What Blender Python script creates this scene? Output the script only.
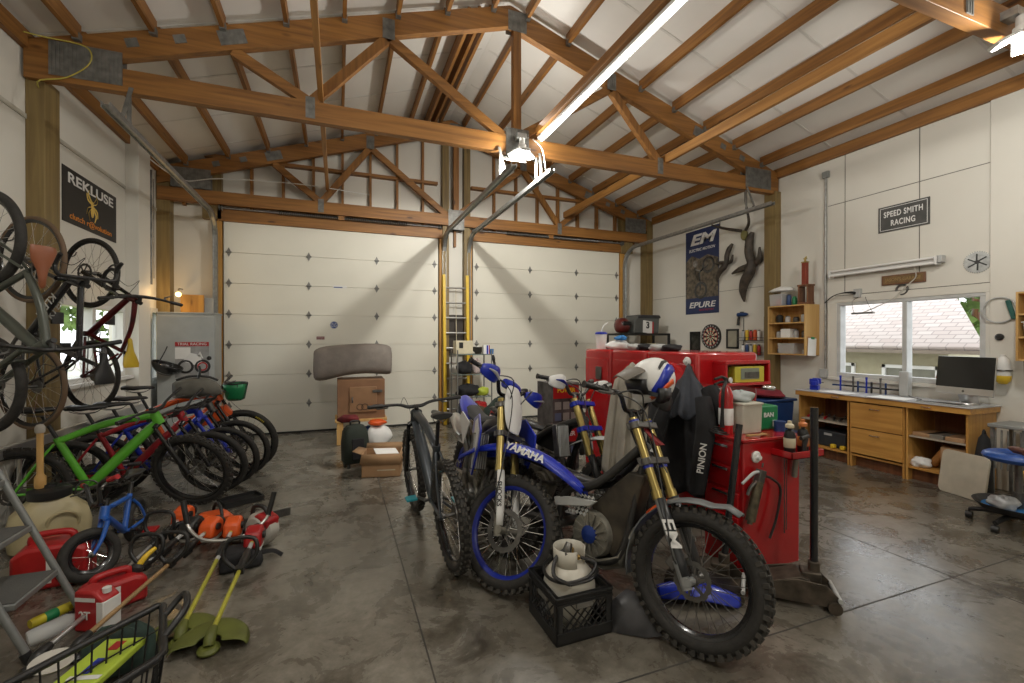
import bpy, math, random
from mathutils import Vector, Matrix, Euler

for _o in list(bpy.data.objects):
    bpy.data.objects.remove(_o)
C = bpy.context.scene.collection
SC = bpy.context.scene
PI = math.pi
rnd = random.Random(7)

# ---------------------------------------------------------------- camera
FPX, YAW, PIT, CAMH = 454.4, math.radians(20.9), math.radians(-0.2), 1.55
cam_data = bpy.data.cameras.new('camera')
cam_data.sensor_width = 36.0
cam_data.lens = FPX / 1024 * 36.0
cam_data.clip_start = 0.02
cam = bpy.data.objects.new('camera', cam_data)
C.objects.link(cam)
cam.location = (0, 0, CAMH)
cam.rotation_euler = (PI / 2 + PIT, 0, -YAW)
SC.camera = cam
# ---------------------------------------------------------------- look
SC.view_settings.view_transform = 'Standard'
SC.view_settings.look = 'None'
SC.view_settings.gamma = 1.0
SC.view_settings.use_curve_mapping = False
SC.view_settings.exposure = EXPOSURE = -0.74
SC.cycles.max_bounces = 8
SC.cycles.diffuse_bounces = 5
SC.cycles.glossy_bounces = 4
SC.cycles.use_denoising = True
SC.cycles.sample_clamp_indirect = 4.0
# ---------------------------------------------------------------- daylight outside
world = bpy.data.worlds.new('overcast_sky')
SC.world = world
world.use_nodes = True
wn = world.node_tree.nodes
wn['Background'].inputs[0].default_value = (0.93, 0.97, 1.0, 1)
wn['Background'].inputs[1].default_value = 5.0


def area_light(name, loc, rot, sx, sy, power, col):
    d = bpy.data.lights.new(name, 'AREA')
    d.shape = 'RECTANGLE'
    d.size, d.size_y = sx, sy
    d.energy, d.color = power, col
    o = bpy.data.objects.new(name, d)
    C.objects.link(o)
    o.location, o.rotation_euler = loc, rot
    return o


def point_light(name, loc, power, col, rad=0.06):
    d = bpy.data.lights.new(name, 'POINT')
    d.energy, d.color, d.shadow_soft_size = power, col, rad
    o = bpy.data.objects.new(name, d)
    C.objects.link(o)
    o.location = loc
    return o


LAMPCOL = (1.0, 0.965, 0.89)


def spot_light(name, loc, aim, power, col, ang, blend, rad):
    d = bpy.data.lights.new(name, 'SPOT')
    d.energy, d.color, d.shadow_soft_size = power, col, rad
    d.spot_size, d.spot_blend = ang, blend
    o = bpy.data.objects.new(name, d)
    C.objects.link(o)
    o.location = loc
    o.rotation_euler = Vector(aim).to_track_quat('-Z', 'Y').to_euler()
    return o


# the lamp's panels throw most of their light down and towards the doors
spot_light('panel_light', (2.055, 5.0, 3.745), (0, .78, -.62), 400, LAMPCOL, 2.5, .5, .02)
point_light('near_ceiling_fill_light', (2.0, 1.5, 4.25), 60, LAMPCOL, 0.04)  # bare fill added above the view to brighten the near bay ceiling
point_light('far_ceiling_fill_light', (2.16, 5.5, 4.30), 75, LAMPCOL, 0.04)  # added fill without a fixture, behind the king post, lifts the far bay ceiling
# the clustered lamps on the trusses (the mid truss, the near truss, plus unseen fill added at left and behind the camera)
point_light('cluster_lamp_light', (1.96, 5.0, 3.70), 60, LAMPCOL, 0.03)
point_light('cluster_lamp_light', (2.15, 5.0, 3.70), 60, LAMPCOL, 0.03)
point_light('near_cluster_lamp_light', (4.62, 1.72, 3.64), 150, LAMPCOL, 0.06)
point_light('far_left_fill_light', (-0.6, 1.72, 3.64), 150, LAMPCOL, 0.08)  # unseen fill added over the left half of the near truss
point_light('rear_fill_light', (2.0, -1.2, 3.80), 170, LAMPCOL, 0.08)  # unseen fill added behind the camera to even out the room
# tube on the brace board and the small warm bulb in the corner
point_light('corner_bulb_light', (-2.22, 7.95, 2.23), 9, (1.0, 0.62, 0.25), 0.03)

# ---------------------------------------------------------------- node materials
MATS = {}


def nmat(name, col, rough=0.5, metal=0.0, var=0.08, scale=8.0, bump=0.0, bscale=60.0, emit=None, trans=0.0,
         alpha=1.0, stretch=None, col2=None, coat=0.0, spec=None, detail=4.0, ior=None):
    if name in MATS:
        return MATS[name]
    m = bpy.data.materials.new(name)
    m.use_nodes = True
    nt = m.node_tree
    N, L = nt.nodes, nt.links
    b = N['Principled BSDF']
    b.inputs['Roughness'].default_value = rough
    b.inputs['Metallic'].default_value = metal
    b.inputs['Coat Weight'].default_value = coat
    if spec is not None:
        b.inputs['Specular IOR Level'].default_value = spec
    if ior:
        b.inputs['IOR'].default_value = ior
    if trans:
        b.inputs['Transmission Weight'].default_value = trans
    b.inputs['Alpha'].default_value = alpha
    tc = N.new('ShaderNodeTexCoord')
    mp = N.new('ShaderNodeMapping')
    L.new(tc.outputs['Object'], mp.inputs[0])
    mp.inputs['Scale'].default_value = stretch or (1, 1, 1)
    nz = N.new('ShaderNodeTexNoise')
    nz.inputs['Scale'].default_value = scale
    nz.inputs['Detail'].default_value = detail
    L.new(mp.outputs[0], nz.inputs['Vector'])
    rp = N.new('ShaderNodeValToRGB')
    c2 = col2 or tuple(max(0, c * (1 - var * 2.2)) for c in col)
    rp.color_ramp.elements[0].position = 0.3
    rp.color_ramp.elements[1].position = 0.68
    rp.color_ramp.elements[0].color = (*c2, 1)
    rp.color_ramp.elements[1].color = (*col, 1)
    L.new(nz.outputs['Fac'], rp.inputs[0])
    L.new(rp.outputs[0], b.inputs['Base Color'])
    if bump:
        n2 = N.new('ShaderNodeTexNoise')
        n2.inputs['Scale'].default_value = bscale
        L.new(mp.outputs[0], n2.inputs['Vector'])
        bp = N.new('ShaderNodeBump')
        bp.inputs['Strength'].default_value = bump
        bp.inputs['Distance'].default_value = 0.01
        L.new(n2.outputs['Fac'], bp.inputs['Height'])
        L.new(bp.outputs[0], b.inputs['Normal'])
    if emit:
        b.inputs['Emission Color'].default_value = (*emit[0], 1)
        b.inputs['Emission Strength'].default_value = emit[1]
    MATS[name] = m
    return m


def woodmat(name, c1, c2, axis, rough=0.55, knots=True):
    """sawn timber with the grain running along the given axis"""
    if name in MATS:
        return MATS[name]
    m = bpy.data.materials.new(name)
    m.use_nodes = True
    N, L = m.node_tree.nodes, m.node_tree.links
    b = N['Principled BSDF']
    b.inputs['Roughness'].default_value = rough
    tc = N.new('ShaderNodeTexCoord')
    mp = N.new('ShaderNodeMapping')
    s = [14.0, 14.0, 14.0]
    s['XYZ'.index(axis)] = 0.7
    mp.inputs['Scale'].default_value = s
    L.new(tc.outputs['Object'], mp.inputs[0])
    n1 = N.new('ShaderNodeTexNoise')
    n1.inputs['Scale'].default_value = 1.6
    n1.inputs['Detail'].default_value = 5
    n1.inputs['Distortion'].default_value = 0.6
    L.new(mp.outputs[0], n1.inputs['Vector'])
    rp = N.new('ShaderNodeValToRGB')
    rp.color_ramp.elements[0].position = 0.32
    rp.color_ramp.elements[1].position = 0.66
    rp.color_ramp.elements[0].color = (*c2, 1)
    rp.color_ramp.elements[1].color = (*c1, 1)
    L.new(n1.outputs['Fac'], rp.inputs[0])
    out = rp.outputs[0]
    if knots:
        mp2 = N.new('ShaderNodeMapping')
        s2 = [5.0, 5.0, 5.0]
        s2['XYZ'.index(axis)] = 1.6
        mp2.inputs['Scale'].default_value = s2
        L.new(tc.outputs['Object'], mp2.inputs[0])
        vo = N.new('ShaderNodeTexVoronoi')
        vo.inputs['Scale'].default_value = 1.0
        L.new(mp2.outputs[0], vo.inputs['Vector'])
        r2 = N.new('ShaderNodeValToRGB')
        r2.color_ramp.elements[0].position = 0.05
        r2.color_ramp.elements[1].position = 0.12
        r2.color_ramp.elements[0].color = (0.35, 0.3, 0.28, 1)
        r2.color_ramp.elements[1].color = (1, 1, 1, 1)
        L.new(vo.outputs['Distance'], r2.inputs[0])
        mx = N.new('ShaderNodeMixRGB')
        mx.blend_type = 'MULTIPLY'
        mx.inputs[0].default_value = 1.0
        L.new(out, mx.inputs[1])
        L.new(r2.outputs[0], mx.inputs[2])
        out = mx.outputs[0]
    L.new(out, b.inputs['Base Color'])
    MATS[name] = m
    return m


def concrete():
    m = bpy.data.materials.new('stained_concrete')
    m.use_nodes = True
    N, L = m.node_tree.nodes, m.node_tree.links
    b = N['Principled BSDF']
    tc = N.new('ShaderNodeTexCoord')

    def noise(sc, det, dist, rough=0.55):
        n = N.new('ShaderNodeTexNoise')
        n.inputs['Scale'].default_value = sc
        n.inputs['Detail'].default_value = det
        n.inputs['Distortion'].default_value = dist
        n.inputs['Roughness'].default_value = rough
        L.new(tc.outputs['Object'], n.inputs['Vector'])
        return n

    def ramp(src, p0, p1, c0, c1):
        r = N.new('ShaderNodeValToRGB')
        r.color_ramp.elements[0].position = p0
        r.color_ramp.elements[1].position = p1
        r.color_ramp.elements[0].color = (*c0, 1)
        r.color_ramp.elements[1].color = (*c1, 1)
        L.new(src, r.inputs[0])
        return r

    def mul(a, bb, f=1.0):
        x = N.new('ShaderNodeMixRGB')
        x.blend_type = 'MULTIPLY'
        x.inputs[0].default_value = f
        L.new(a, x.inputs[1])
        L.new(bb, x.inputs[2])
        return x

    big = noise(0.55, 6, 0.7)
    mid = noise(2.7, 12, 0.5, 0.70)
    fin = noise(16, 6, 0.2, 0.7)
    base = ramp(big.outputs['Fac'], 0.36, 0.64, (0.15, 0.135, 0.108), (0.27, 0.252, 0.215))
    r1 = ramp(mid.outputs['Fac'], 0.36, 0.60, (0.34, 0.32, 0.29), (1.0, 1.0, 1.0))
    r2 = ramp(fin.outputs['Fac'], 0.34, 0.62, (0.70, 0.69, 0.67), (1.06, 1.06, 1.06))
    spots = N.new('ShaderNodeTexVoronoi')
    spots.inputs['Scale'].default_value = 1.1
    L.new(tc.outputs['Object'], spots.inputs['Vector'])
    r3 = ramp(spots.outputs['Distance'], 0.035, 0.06, (0.42, 0.38, 0.33), (1, 1, 1))
    m1 = mul(base.outputs[0], r1.outputs[0])
    m2 = mul(m1.outputs[0], r2.outputs[0])
    m3 = mul(m2.outputs[0], r3.outputs[0])
    b.inputs['Coat Weight'].default_value = 0.35
    b.inputs['Coat Roughness'].default_value = 0.22
    L.new(m3.outputs[0], b.inputs['Base Color'])
    rr = ramp(mid.outputs['Fac'], 0.3, 0.7, (0.20, 0.20, 0.20), (0.36, 0.36, 0.36))
    L.new(rr.outputs[0], b.inputs['Roughness'])
    bp = N.new('ShaderNodeBump')
    bp.inputs['Strength'].default_value = 0.12
    bp.inputs['Distance'].default_value = 0.01
    L.new(mid.outputs['Fac'], bp.inputs['Height'])
    L.new(bp.outputs[0], b.inputs['Normal'])
    return m


M_FLOOR = concrete()
M_WALL = nmat('white_wall_panel', (0.67, 0.65, 0.585), 0.55, var=0.02, scale=1.5)
M_WALLGAP = nmat('panel_gap', (0.16, 0.15, 0.13), 0.8)
M_CEIL = nmat('white_roof_insulation', (0.84, 0.825, 0.78), 0.5, var=0.04, scale=1.2, bump=0.15, bscale=3)
M_DOOR = nmat('white_door_panel', (0.69, 0.67, 0.58), 0.45, var=0.02, scale=2, bump=0.05, bscale=220)
OC1, OC2 = (0.31, 0.138, 0.030), (0.17, 0.070, 0.014)
M_TX = woodmat('fir_timber_x', OC1, OC2, 'X')
M_TY = woodmat('fir_timber_y', OC1, OC2, 'Y')
M_TZ = woodmat('fir_timber_z', OC1, OC2, 'Z')
M_TYL = woodmat('fir_timber_light', (0.42, 0.205, 0.052), (0.26, 0.115, 0.025), 'Y')
M_POST = woodmat('treated_post', (0.235, 0.165, 0.06), (0.15, 0.10, 0.035), 'Z')
M_POSTL = woodmat('fir_post', (0.50, 0.27, 0.06), (0.36, 0.17, 0.035), 'Z')
M_GALV = nmat('galvanised_steel', (0.42, 0.43, 0.42), 0.38, 0.75, var=0.15, scale=20)
M_GALVD = nmat('dull_galvanised', (0.25, 0.25, 0.235), 0.5, 0.5, var=0.2, scale=14)
M_ALU = nmat('aluminium', (0.66, 0.66, 0.65), 0.3, 0.85, var=0.06)
M_CHROME = nmat('chrome', (0.75, 0.75, 0.75), 0.15, 1.0, var=0.02)
M_STEEL = nmat('dark_steel', (0.18, 0.175, 0.165), 0.4, 0.8, var=0.2, scale=15)
M_BLK = nmat('black_plastic', (0.016, 0.016, 0.016), 0.42, var=0.1)
M_BLKS = nmat('black_paint_gloss', (0.012, 0.012, 0.013), 0.22, var=0.05, coat=0.3)
M_RUB = nmat('tyre_rubber', (0.028, 0.026, 0.023), 0.75, var=0.2, scale=30, bump=0.2, bscale=90)
M_RUBD = nmat('dusty_rubber', (0.055, 0.050, 0.042), 0.85, var=0.25, scale=14, bump=0.2, bscale=70)
M_RUBBR = nmat('tan_tyre', (0.15, 0.095, 0.055), 0.7, var=0.1)
M_WHITE = nmat('white_plastic', (0.72, 0.72, 0.70), 0.4, var=0.03)
M_CREAM = nmat('cream_plastic', (0.62, 0.56, 0.40), 0.45, var=0.06)
M_RED = nmat('red_enamel', (0.42, 0.008, 0.011), 0.22, var=0.06, scale=3, coat=0.5)
M_REDP = nmat('red_plastic', (0.40, 0.012, 0.014), 0.42, var=0.08)
M_BLUE = nmat('racing_blue', (0.010, 0.028, 0.36), 0.28, var=0.04, coat=0.2)
M_BLUED = nmat('dark_blue_plastic', (0.012, 0.045, 0.16), 0.4, var=0.08)
M_SKYB = nmat('bright_blue_fabric', (0.03, 0.20, 0.52), 0.7, var=0.1)
M_GREEN = nmat('bright_green_paint', (0.10, 0.40, 0.03), 0.3, var=0.05, coat=0.3)
M_GREEND = nmat('mid_green_plastic', (0.012, 0.20, 0.07), 0.45, var=0.06)
M_ORANGE = nmat('orange_plastic', (0.72, 0.10, 0.015), 0.4, var=0.06)
M_YELL = nmat('yellow_fibreglass', (0.75, 0.50, 0.03), 0.45, var=0.05)
M_LIME = nmat('lime_plastic', (0.42, 0.50, 0.05), 0.5, var=0.1)
M_OLIVE = nmat('olive_guard_plastic', (0.11, 0.125, 0.02), 0.55, var=0.15)
M_GOLD = nmat('gold_anodised', (0.46, 0.36, 0.13), 0.28, 0.85, var=0.06)
M_GREY = nmat('grey_paint', (0.24, 0.25, 0.24), 0.45, var=0.05)
M_LGREY = nmat('light_grey_paint', (0.45, 0.46, 0.45), 0.4, var=0.05)
M_OAK = woodmat('honey_oak', (0.56, 0.30, 0.075), (0.42, 0.20, 0.045), 'Y', 0.4, False)
M_OAKZ = woodmat('honey_oak_upright', (0.56, 0.31, 0.085), (0.42, 0.20, 0.045), 'Z', 0.4, False)
M_PINE = woodmat('pine', (0.60, 0.38, 0.14), (0.46, 0.26, 0.08), 'Z', 0.55, False)
M_DKWOOD = woodmat('dark_brown_wood', (0.20, 0.085, 0.035), (0.11, 0.04, 0.018), 'Z', 0.35, False)
M_CARD = nmat('cardboard', (0.42, 0.25, 0.13), 0.8, var=0.06)
M_CARDI = nmat('cardboard_inside', (0.30, 0.18, 0.09), 0.85, var=0.06)
M_BROWNB = nmat('brown_board', (0.23, 0.115, 0.055), 0.6, var=0.08)
M_TAUPE = nmat('taupe_cloth', (0.24, 0.21, 0.185), 0.85, var=0.1, bump=0.25, bscale=40)
M_GLASS = nmat('window_glass', (1, 1, 1), 0.0, trans=1.0, var=0.0, ior=1.01)
M_LENS = nmat('lit_lens', (1, 1, 1), 0.4, emit=((1.0, 0.97, 0.90), 60.0))
M_TUBE = nmat('lit_tube', (1, 1, 1), 0.4, emit=((1.0, 0.97, 0.90), 30.0))
M_BULB = nmat('lit_bulb', (1, 0.8, 0.4), 0.4, emit=((1.0, 0.62, 0.22), 14.0))
M_CLEAR = nmat('clear_plastic', (0.72, 0.74, 0.74), 0.25, alpha=0.45, var=0.02)
M_PAPER = nmat('white_paper', (0.78, 0.78, 0.76), 0.7, var=0.03)
M_CLOTHBLK = nmat('black_cloth', (0.018, 0.018, 0.020), 0.9, var=0.2, bump=0.3, bscale=30)
M_CLOTHNAVY = nmat('charcoal_navy_cloth', (0.035, 0.040, 0.052), 0.85, var=0.2, bump=0.2, bscale=30)
M_CLOTHKH = nmat('khaki_grey_cloth', (0.38, 0.35, 0.29), 0.9, var=0.12, bump=0.3, bscale=25)
M_BONE = nmat('weathered_bone', (0.30, 0.27, 0.22), 0.75, var=0.15)
M_ANTLER = nmat('antler', (0.075, 0.058, 0.042), 0.6, var=0.35, scale=12)
M_SCREEN = nmat('black_screen', (0.006, 0.006, 0.007), 0.1, var=0.0)


# ---------------------------------------------------------------- mesh builder
class MB:
    """collects shapes and links them as ONE mesh object"""

    def __init__(self, M=None):
        self.v, self.f, self.mi = [], [], []
        self.M = M or Matrix.Identity(4)
        self.cur = 0

    def mat(self, i):
        self.cur = i
        return self

    def add(self, vs, fs, M=None):
        T = self.M @ M if M is not None else self.M
        n = len(self.v)
        self.v += [tuple(T @ Vector(p)) for p in vs]
        self.f += [tuple(i + n for i in q) for q in fs]
        self.mi += [self.cur] * len(fs)
        return self

    def box(self, c, s, rot=None, taper=None):
        x, y, z = s[0] / 2, s[1] / 2, s[2] / 2
        t = taper or (1, 1)
        vs = [(-x, -y, -z), (x, -y, -z), (x, y, -z), (-x, y, -z),
              (-x * t[0], -y * t[1], z), (x * t[0], -y * t[1], z), (x * t[0], y * t[1], z), (-x * t[0], y * t[1], z)]
        fs = [(0, 3, 2, 1), (4, 5, 6, 7), (0, 1, 5, 4), (1, 2, 6, 5), (2, 3, 7, 6), (3, 0, 4, 7)]
        Mx = Matrix.Translation(c)
        if rot:
            Mx = Mx @ Euler(rot).to_matrix().to_4x4()
        return self.add(vs, fs, Mx)

    def bb(self, x0, x1, y0, y1, z0, z1):
        return self.box(((x0 + x1) / 2, (y0 + y1) / 2, (z0 + z1) / 2), (abs(x1 - x0), abs(y1 - y0), abs(z1 - z0)))

    def bar(self, a, b, w, h, up=(0, 0, 1)):
        """rectangular bar from a to b; w across, h along up"""
        a, b = Vector(a), Vector(b)
        d = (b - a)
        L = d.length
        d.normalize()
        u = Vector(up)
        s = d.cross(u)
        if s.length < 1e-4:
            s = d.cross(Vector((1, 0, 0)))
        s.normalize()
        u = s.cross(d)
        Mx = Matrix(((d.x, s.x, u.x, 0), (d.y, s.y, u.y, 0), (d.z, s.z, u.z, 0), (0, 0, 0, 1)))
        return self.box((0, 0, 0), (1, 1, 1)) if False else self.add(
            [(x * L / 2, y * w / 2, z * h / 2) for x in (-1, 1) for y in (-1, 1) for z in (-1, 1)],
            [(0, 1, 3, 2), (4, 6, 7, 5), (0, 4, 5, 1), (2, 3, 7, 6), (0, 2, 6, 4), (1, 5, 7, 3)],
            Matrix.Translation((a + b) / 2) @ Mx)

    def tube(self, pts, r, n=8, smooth=0, caps=True, sq=1.0):
        P = [Vector(p) for p in pts]
        R = list(r) if isinstance(r, (list, tuple)) else [r] * len(P)
        if smooth and len(P) > 2:
            Q, RR = [], []
            for i in range(len(P) - 1):
                p0, p1, p2, p3 = P[max(i - 1, 0)], P[i], P[i + 1], P[min(i + 2, len(P) - 1)]
                for k in range(smooth):
                    t = k / smooth
                    Q.append(0.5 * ((2 * p1) + (p2 - p0) * t + (2 * p0 - 5 * p1 + 4 * p2 - p3) * t * t
                                    + (3 * p1 - p0 - 3 * p2 + p3) * t ** 3))
                    RR.append(R[i] * (1 - t) + R[i + 1] * t)
            Q.append(P[-1])
            RR.append(R[-1])
            P, R = Q, RR
        m = len(P)
        T = []
        for i in range(m):
            d = P[min(i + 1, m - 1)] - P[max(i - 1, 0)]
            T.append(d.normalized() if d.length > 1e-9 else Vector((0, 0, 1)))
        u = T[0].orthogonal().normalized()
        vs, fs = [], []
        for i in range(m):
            u = (u - T[i] * u.dot(T[i]))
            u = u.normalized() if u.length > 1e-6 else T[i].orthogonal().normalized()
            w = T[i].cross(u)
            for k in range(n):
                a = 2 * PI * k / n
                vs.append(P[i] + (u * math.cos(a) + w * math.sin(a) * sq) * R[i])
        for i in range(m - 1):
            for k in range(n):
                a, b = i * n + k, i * n + (k + 1) % n
                fs.append((a, b, b + n, a + n))
        if caps:
            fs.append(tuple(range(n - 1, -1, -1)))
            fs.append(tuple(range((m - 1) * n, m * n)))
        return self.add(vs, fs)

    def cyl(self, a, b, r1, r2=None, n=20):
        return self.tube([a, b], [r1, r1 if r2 is None else r2], n)

    def lathe(self, prof, o=(0, 0, 0), axis=(0, 0, 1), n=28, closed=False):
        """prof: list of (radius, height) turned about axis at o"""
        ax = Vector(axis).normalized()
        u = ax.orthogonal().normalized()
        w = ax.cross(u)
        o = Vector(o)
        vs, fs = [], []
        m = len(prof)
        for r, h in prof:
            for k in range(n):
                a = 2 * PI * k / n
                vs.append(o + ax * h + (u * math.cos(a) + w * math.sin(a)) * max(r, 1e-5))
        for i in range(m if closed else m - 1):
            j = (i + 1) % m
            for k in range(n):
                kk = (k + 1) % n
                fs.append((i * n + k, i * n + kk, j * n + kk, j * n + k))
        if not closed:
            if prof[0][0] > 1e-4:
                fs.append(tuple(range(n - 1, -1, -1)))
            if prof[-1][0] > 1e-4:
                fs.append(tuple(range((m - 1) * n, m * n)))
        return self.add(vs, fs)

    def torus(self, c, axis, R, r, n=48, k=10, sq=1.0, a0=0, a1=2 * PI):
        """ring about axis; sq squashes the section along the axis"""
        ax = Vector(axis).normalized()
        u = ax.orthogonal().normalized()
        if abs(ax.y) > 0.9:
            u = Vector((1, 0, 0))
        w = ax.cross(u)
        c = Vector(c)
        full = abs(a1 - a0 - 2 * PI) < 1e-6
        m = n if full else n + 1
        vs, fs = [], []
        for i in range(m):
            a = a0 + (a1 - a0) * i / n
            e = u * math.cos(a) + w * math.sin(a)
            for j in range(k):
                b = 2 * PI * j / k
                vs.append(c + e * (R + r * math.cos(b)) + ax * (r * sq * math.sin(b)))
        for i in range(n):
            i2 = (i + 1) % m
            for j in range(k):
                j2 = (j + 1) % k
                fs.append((i * k + j, i * k + j2, i2 * k + j2, i2 * k + j))
        return self.add(vs, fs)

    def prism(self, pts, a0, a1, axis='y'):
        """2D outline extruded along an axis: y -> pts are (x,z); x -> (y,z); z -> (x,y)"""
        def P(p, h):
            return {'y': (p[0], h, p[1]), 'x': (h, p[0], p[1]), 'z': (p[0], p[1], h)}[axis]
        n = len(pts)
        vs = [P(p, a0) for p in pts] + [P(p, a1) for p in pts]
        fs = [tuple(range(n)), tuple(range(2 * n - 1, n - 1, -1))]
        for i in range(n):
            j = (i + 1) % n
            fs.append((i, i + n, j + n, j))
        return self.add(vs, fs)

    def loft(self, rings, caps=True, close=True):
        n = len(rings[0])
        vs = [p for r in rings for p in r]
        fs = []
        for i in range(len(rings) - 1):
            for k in range(n if close else n - 1):
                kk = (k + 1) % n
                fs.append((i * n + k, i * n + kk, (i + 1) * n + kk, (i + 1) * n + k))
        if caps and close:
            fs.append(tuple(range(n - 1, -1, -1)))
            fs.append(tuple(range((len(rings) - 1) * n, len(rings) * n)))
        return self.add(vs, fs)

    def ball(self, c, r, sx=1, sy=1, sz=1, n=20, m=12):
        vs, fs = [], []
        for i in range(m + 1):
            t = PI * i / m
            for k in range(n):
                a = 2 * PI * k / n
                vs.append((c[0] + r * sx * math.sin(t) * math.cos(a), c[1] + r * sy * math.sin(t) * math.sin(a),
                           c[2] + r * sz * math.cos(t)))
        for i in range(m):
            for k in range(n):
                kk = (k + 1) % n
                fs.append((i * n + k, (i + 1) * n + k, (i + 1) * n + kk, i * n + kk))
        return self.add(vs, fs)

    def build(self, name, mats, parent=None, loc=None, rot=None, bevel=0.0, sharp=38, label=None, solid=0.0, sub=0):
        me = bpy.data.meshes.new(name)
        me.from_pydata(self.v, [], self.f)
        if not isinstance(mats, (list, tuple)):
            mats = [mats]
        for m in mats:
            me.materials.append(m)
        me.polygons.foreach_set('material_index', self.mi)
        me.polygons.foreach_set('use_smooth', [True] * len(self.f))
        me.validate()
        import bmesh
        bm = bmesh.new()
        bm.from_mesh(me)
        if sub:
            bmesh.ops.remove_doubles(bm, verts=bm.verts, dist=1e-5)
        bmesh.ops.recalc_face_normals(bm, faces=bm.faces)
        bm.to_mesh(me)
        bm.free()
        me.set_sharp_from_angle(angle=math.radians(sharp))
        me.update()
        o = bpy.data.objects.new(name, me)
        C.objects.link(o)
        if parent is not None:
            o.parent = parent
        if loc is not None:
            o.location = loc
        if rot is not None:
            o.rotation_euler = rot
        if solid:
            sm = o.modifiers.new('thickness', 'SOLIDIFY')
            sm.thickness = solid
            sm.offset = 0
        if sub:
            sm = o.modifiers.new('smooth', 'SUBSURF')
            sm.levels = sm.render_levels = sub
        if bevel:
            bv = o.modifiers.new('edge', 'BEVEL')
            bv.width, bv.segments, bv.limit_method = bevel, 2, 'ANGLE'
            bv.angle_limit = math.radians(40)
        if label:
            o['label'] = label
        return o


def thing(name, label, cat, loc=(0, 0, 0), rot=(0, 0, 0), group=None):
    o = bpy.data.objects.new(name, None)
    o.empty_display_size = 0.1
    C.objects.link(o)
    o.location, o.rotation_euler = loc, rot
    return tag(o, label, cat, group)


def tag(o, label, cat, group=None):
    o['label'], o['category'] = label, cat
    if group:
        o['group'] = group
    return o


def struct(o, label=None):
    o['kind'] = 'structure'
    if label:
        o['label'] = label
    return o


def lettering(text, size, mat, parent, loc, rot, name='lettering', depth=0.001, shear=0.0, align='CENTER', bold=0.0, sx=1.0, spacing=1.0):
    cu = bpy.data.curves.new(name, 'FONT')
    cu.body, cu.size, cu.extrude, cu.shear = text, size, depth, shear
    cu.align_x, cu.align_y = align, 'CENTER'
    cu.offset = bold
    cu.space_character = spacing
    tmp = bpy.data.objects.new('tmp_text', cu)
    C.objects.link(tmp)
    bpy.context.view_layer.update()
    me = bpy.data.meshes.new_from_object(tmp.evaluated_get(bpy.context.evaluated_depsgraph_get()))
    bpy.data.objects.remove(tmp)
    bpy.data.curves.remove(cu)
    me.name = name
    me.materials.clear()
    me.materials.append(mat)
    o = bpy.data.objects.new(name, me)
    C.objects.link(o)
    if parent is not None:
        o.parent = parent
    o.location, o.rotation_euler, o.scale = loc, rot, (sx, 1, 1)
    return o


_cf = Vector((math.sin(YAW) * math.cos(PIT), math.cos(YAW) * math.cos(PIT), math.sin(PIT)))
_cr = Vector((math.cos(YAW), -math.sin(YAW), 0))
_cu = _cr.cross(_cf)


def at(px, py, ax, val):
    """survey helper: the point of the photograph at (px, py) on the plane X, Y or Z = val"""
    d = _cf + _cr * ((px - 512) / FPX) + _cu * ((341.5 - py) / FPX)
    c = Vector((0, 0, CAMH))
    i = 'XYZ'.index(ax)
    return c + d * ((val - c[i]) / d[i])
# ================================================================ the building
XL, XR, YB, YF = -2.55, 6.45, 8.45, -2.6
XM, ZR, SL = 1.95, 5.69, 0.325          # ridge line, underside of the roof, slope
def zroof(x):
    return ZR - SL * abs(x - XM)

struct(MB().bb(XL - 0.2, XR + 0.2, YF - 0.2, YB + 0.25, -0.12, 0).build('floor', M_FLOOR))
# saw-cut joints of the slab
jt = nmat('saw_cut', (0.045, 0.042, 0.036), 0.9)
a1, a2 = at(385, 502, 'Z', 0.0), at(435, 683, 'Z', 0.0)
xj = (a1.x + a2.x) / 2
yj = at(900, 594, 'Z', 0).y
b1 = at(811, 523, 'Z', 0); b2 = at(1024, 603, 'Z', 0)
xk = (b1.x + b2.x) / 2
for k, (x0, x1, y0, y1) in enumerate(((xj - .004, xj + .004, YF, YB), (xk - .004, xk + .004, YF, YB), (XL, XR, yj - .004, yj + .004))):
    struct(MB().bb(x0, x1, y0, y1, 0.0, 0.0012).build('trim_%d' % (k + 1), jt), 'saw-cut joint line in the concrete floor')

# ceiling: two slopes of white insulated sheet with seams across
cm = MB()
for s in (-1, 1):
    xe = XL - 0.2 if s < 0 else XR + 0.2
    z0, z1 = ZR, zroof(xe)
    cm.add([(XM, YF, z0), (xe, YF, z1), (xe, YB + .1, z1), (XM, YB + .1, z0),
            (XM, YF, z0 + .1), (xe, YF, z1 + .1), (xe, YB + .1, z1 + .1), (XM, YB + .1, z0 + .1)],
           [(0, 1, 2, 3), (4, 7, 6, 5), (0, 4, 5, 1), (1, 5, 6, 2), (2, 6, 7, 3), (3, 7, 4, 0)])
ceil = struct(cm.build('ceiling', M_CEIL))
M_SEAM = nmat('roof_seam', (0.76, 0.745, 0.70), 0.5)
sm_ = MB()
for s in (-1, 1):
    for y in [YF + 0.5 + 0.92 * k for k in range(12)]:
        x0, x1 = XM + s * 0.05, (XL if s < 0 else XR)
        sm_.bar((x0, y, zroof(x0) - .004), (x1, y, zroof(x1) - .004), 0.03, 0.004)
sm_.build('sheet_seam', M_SEAM, ceil)

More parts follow.
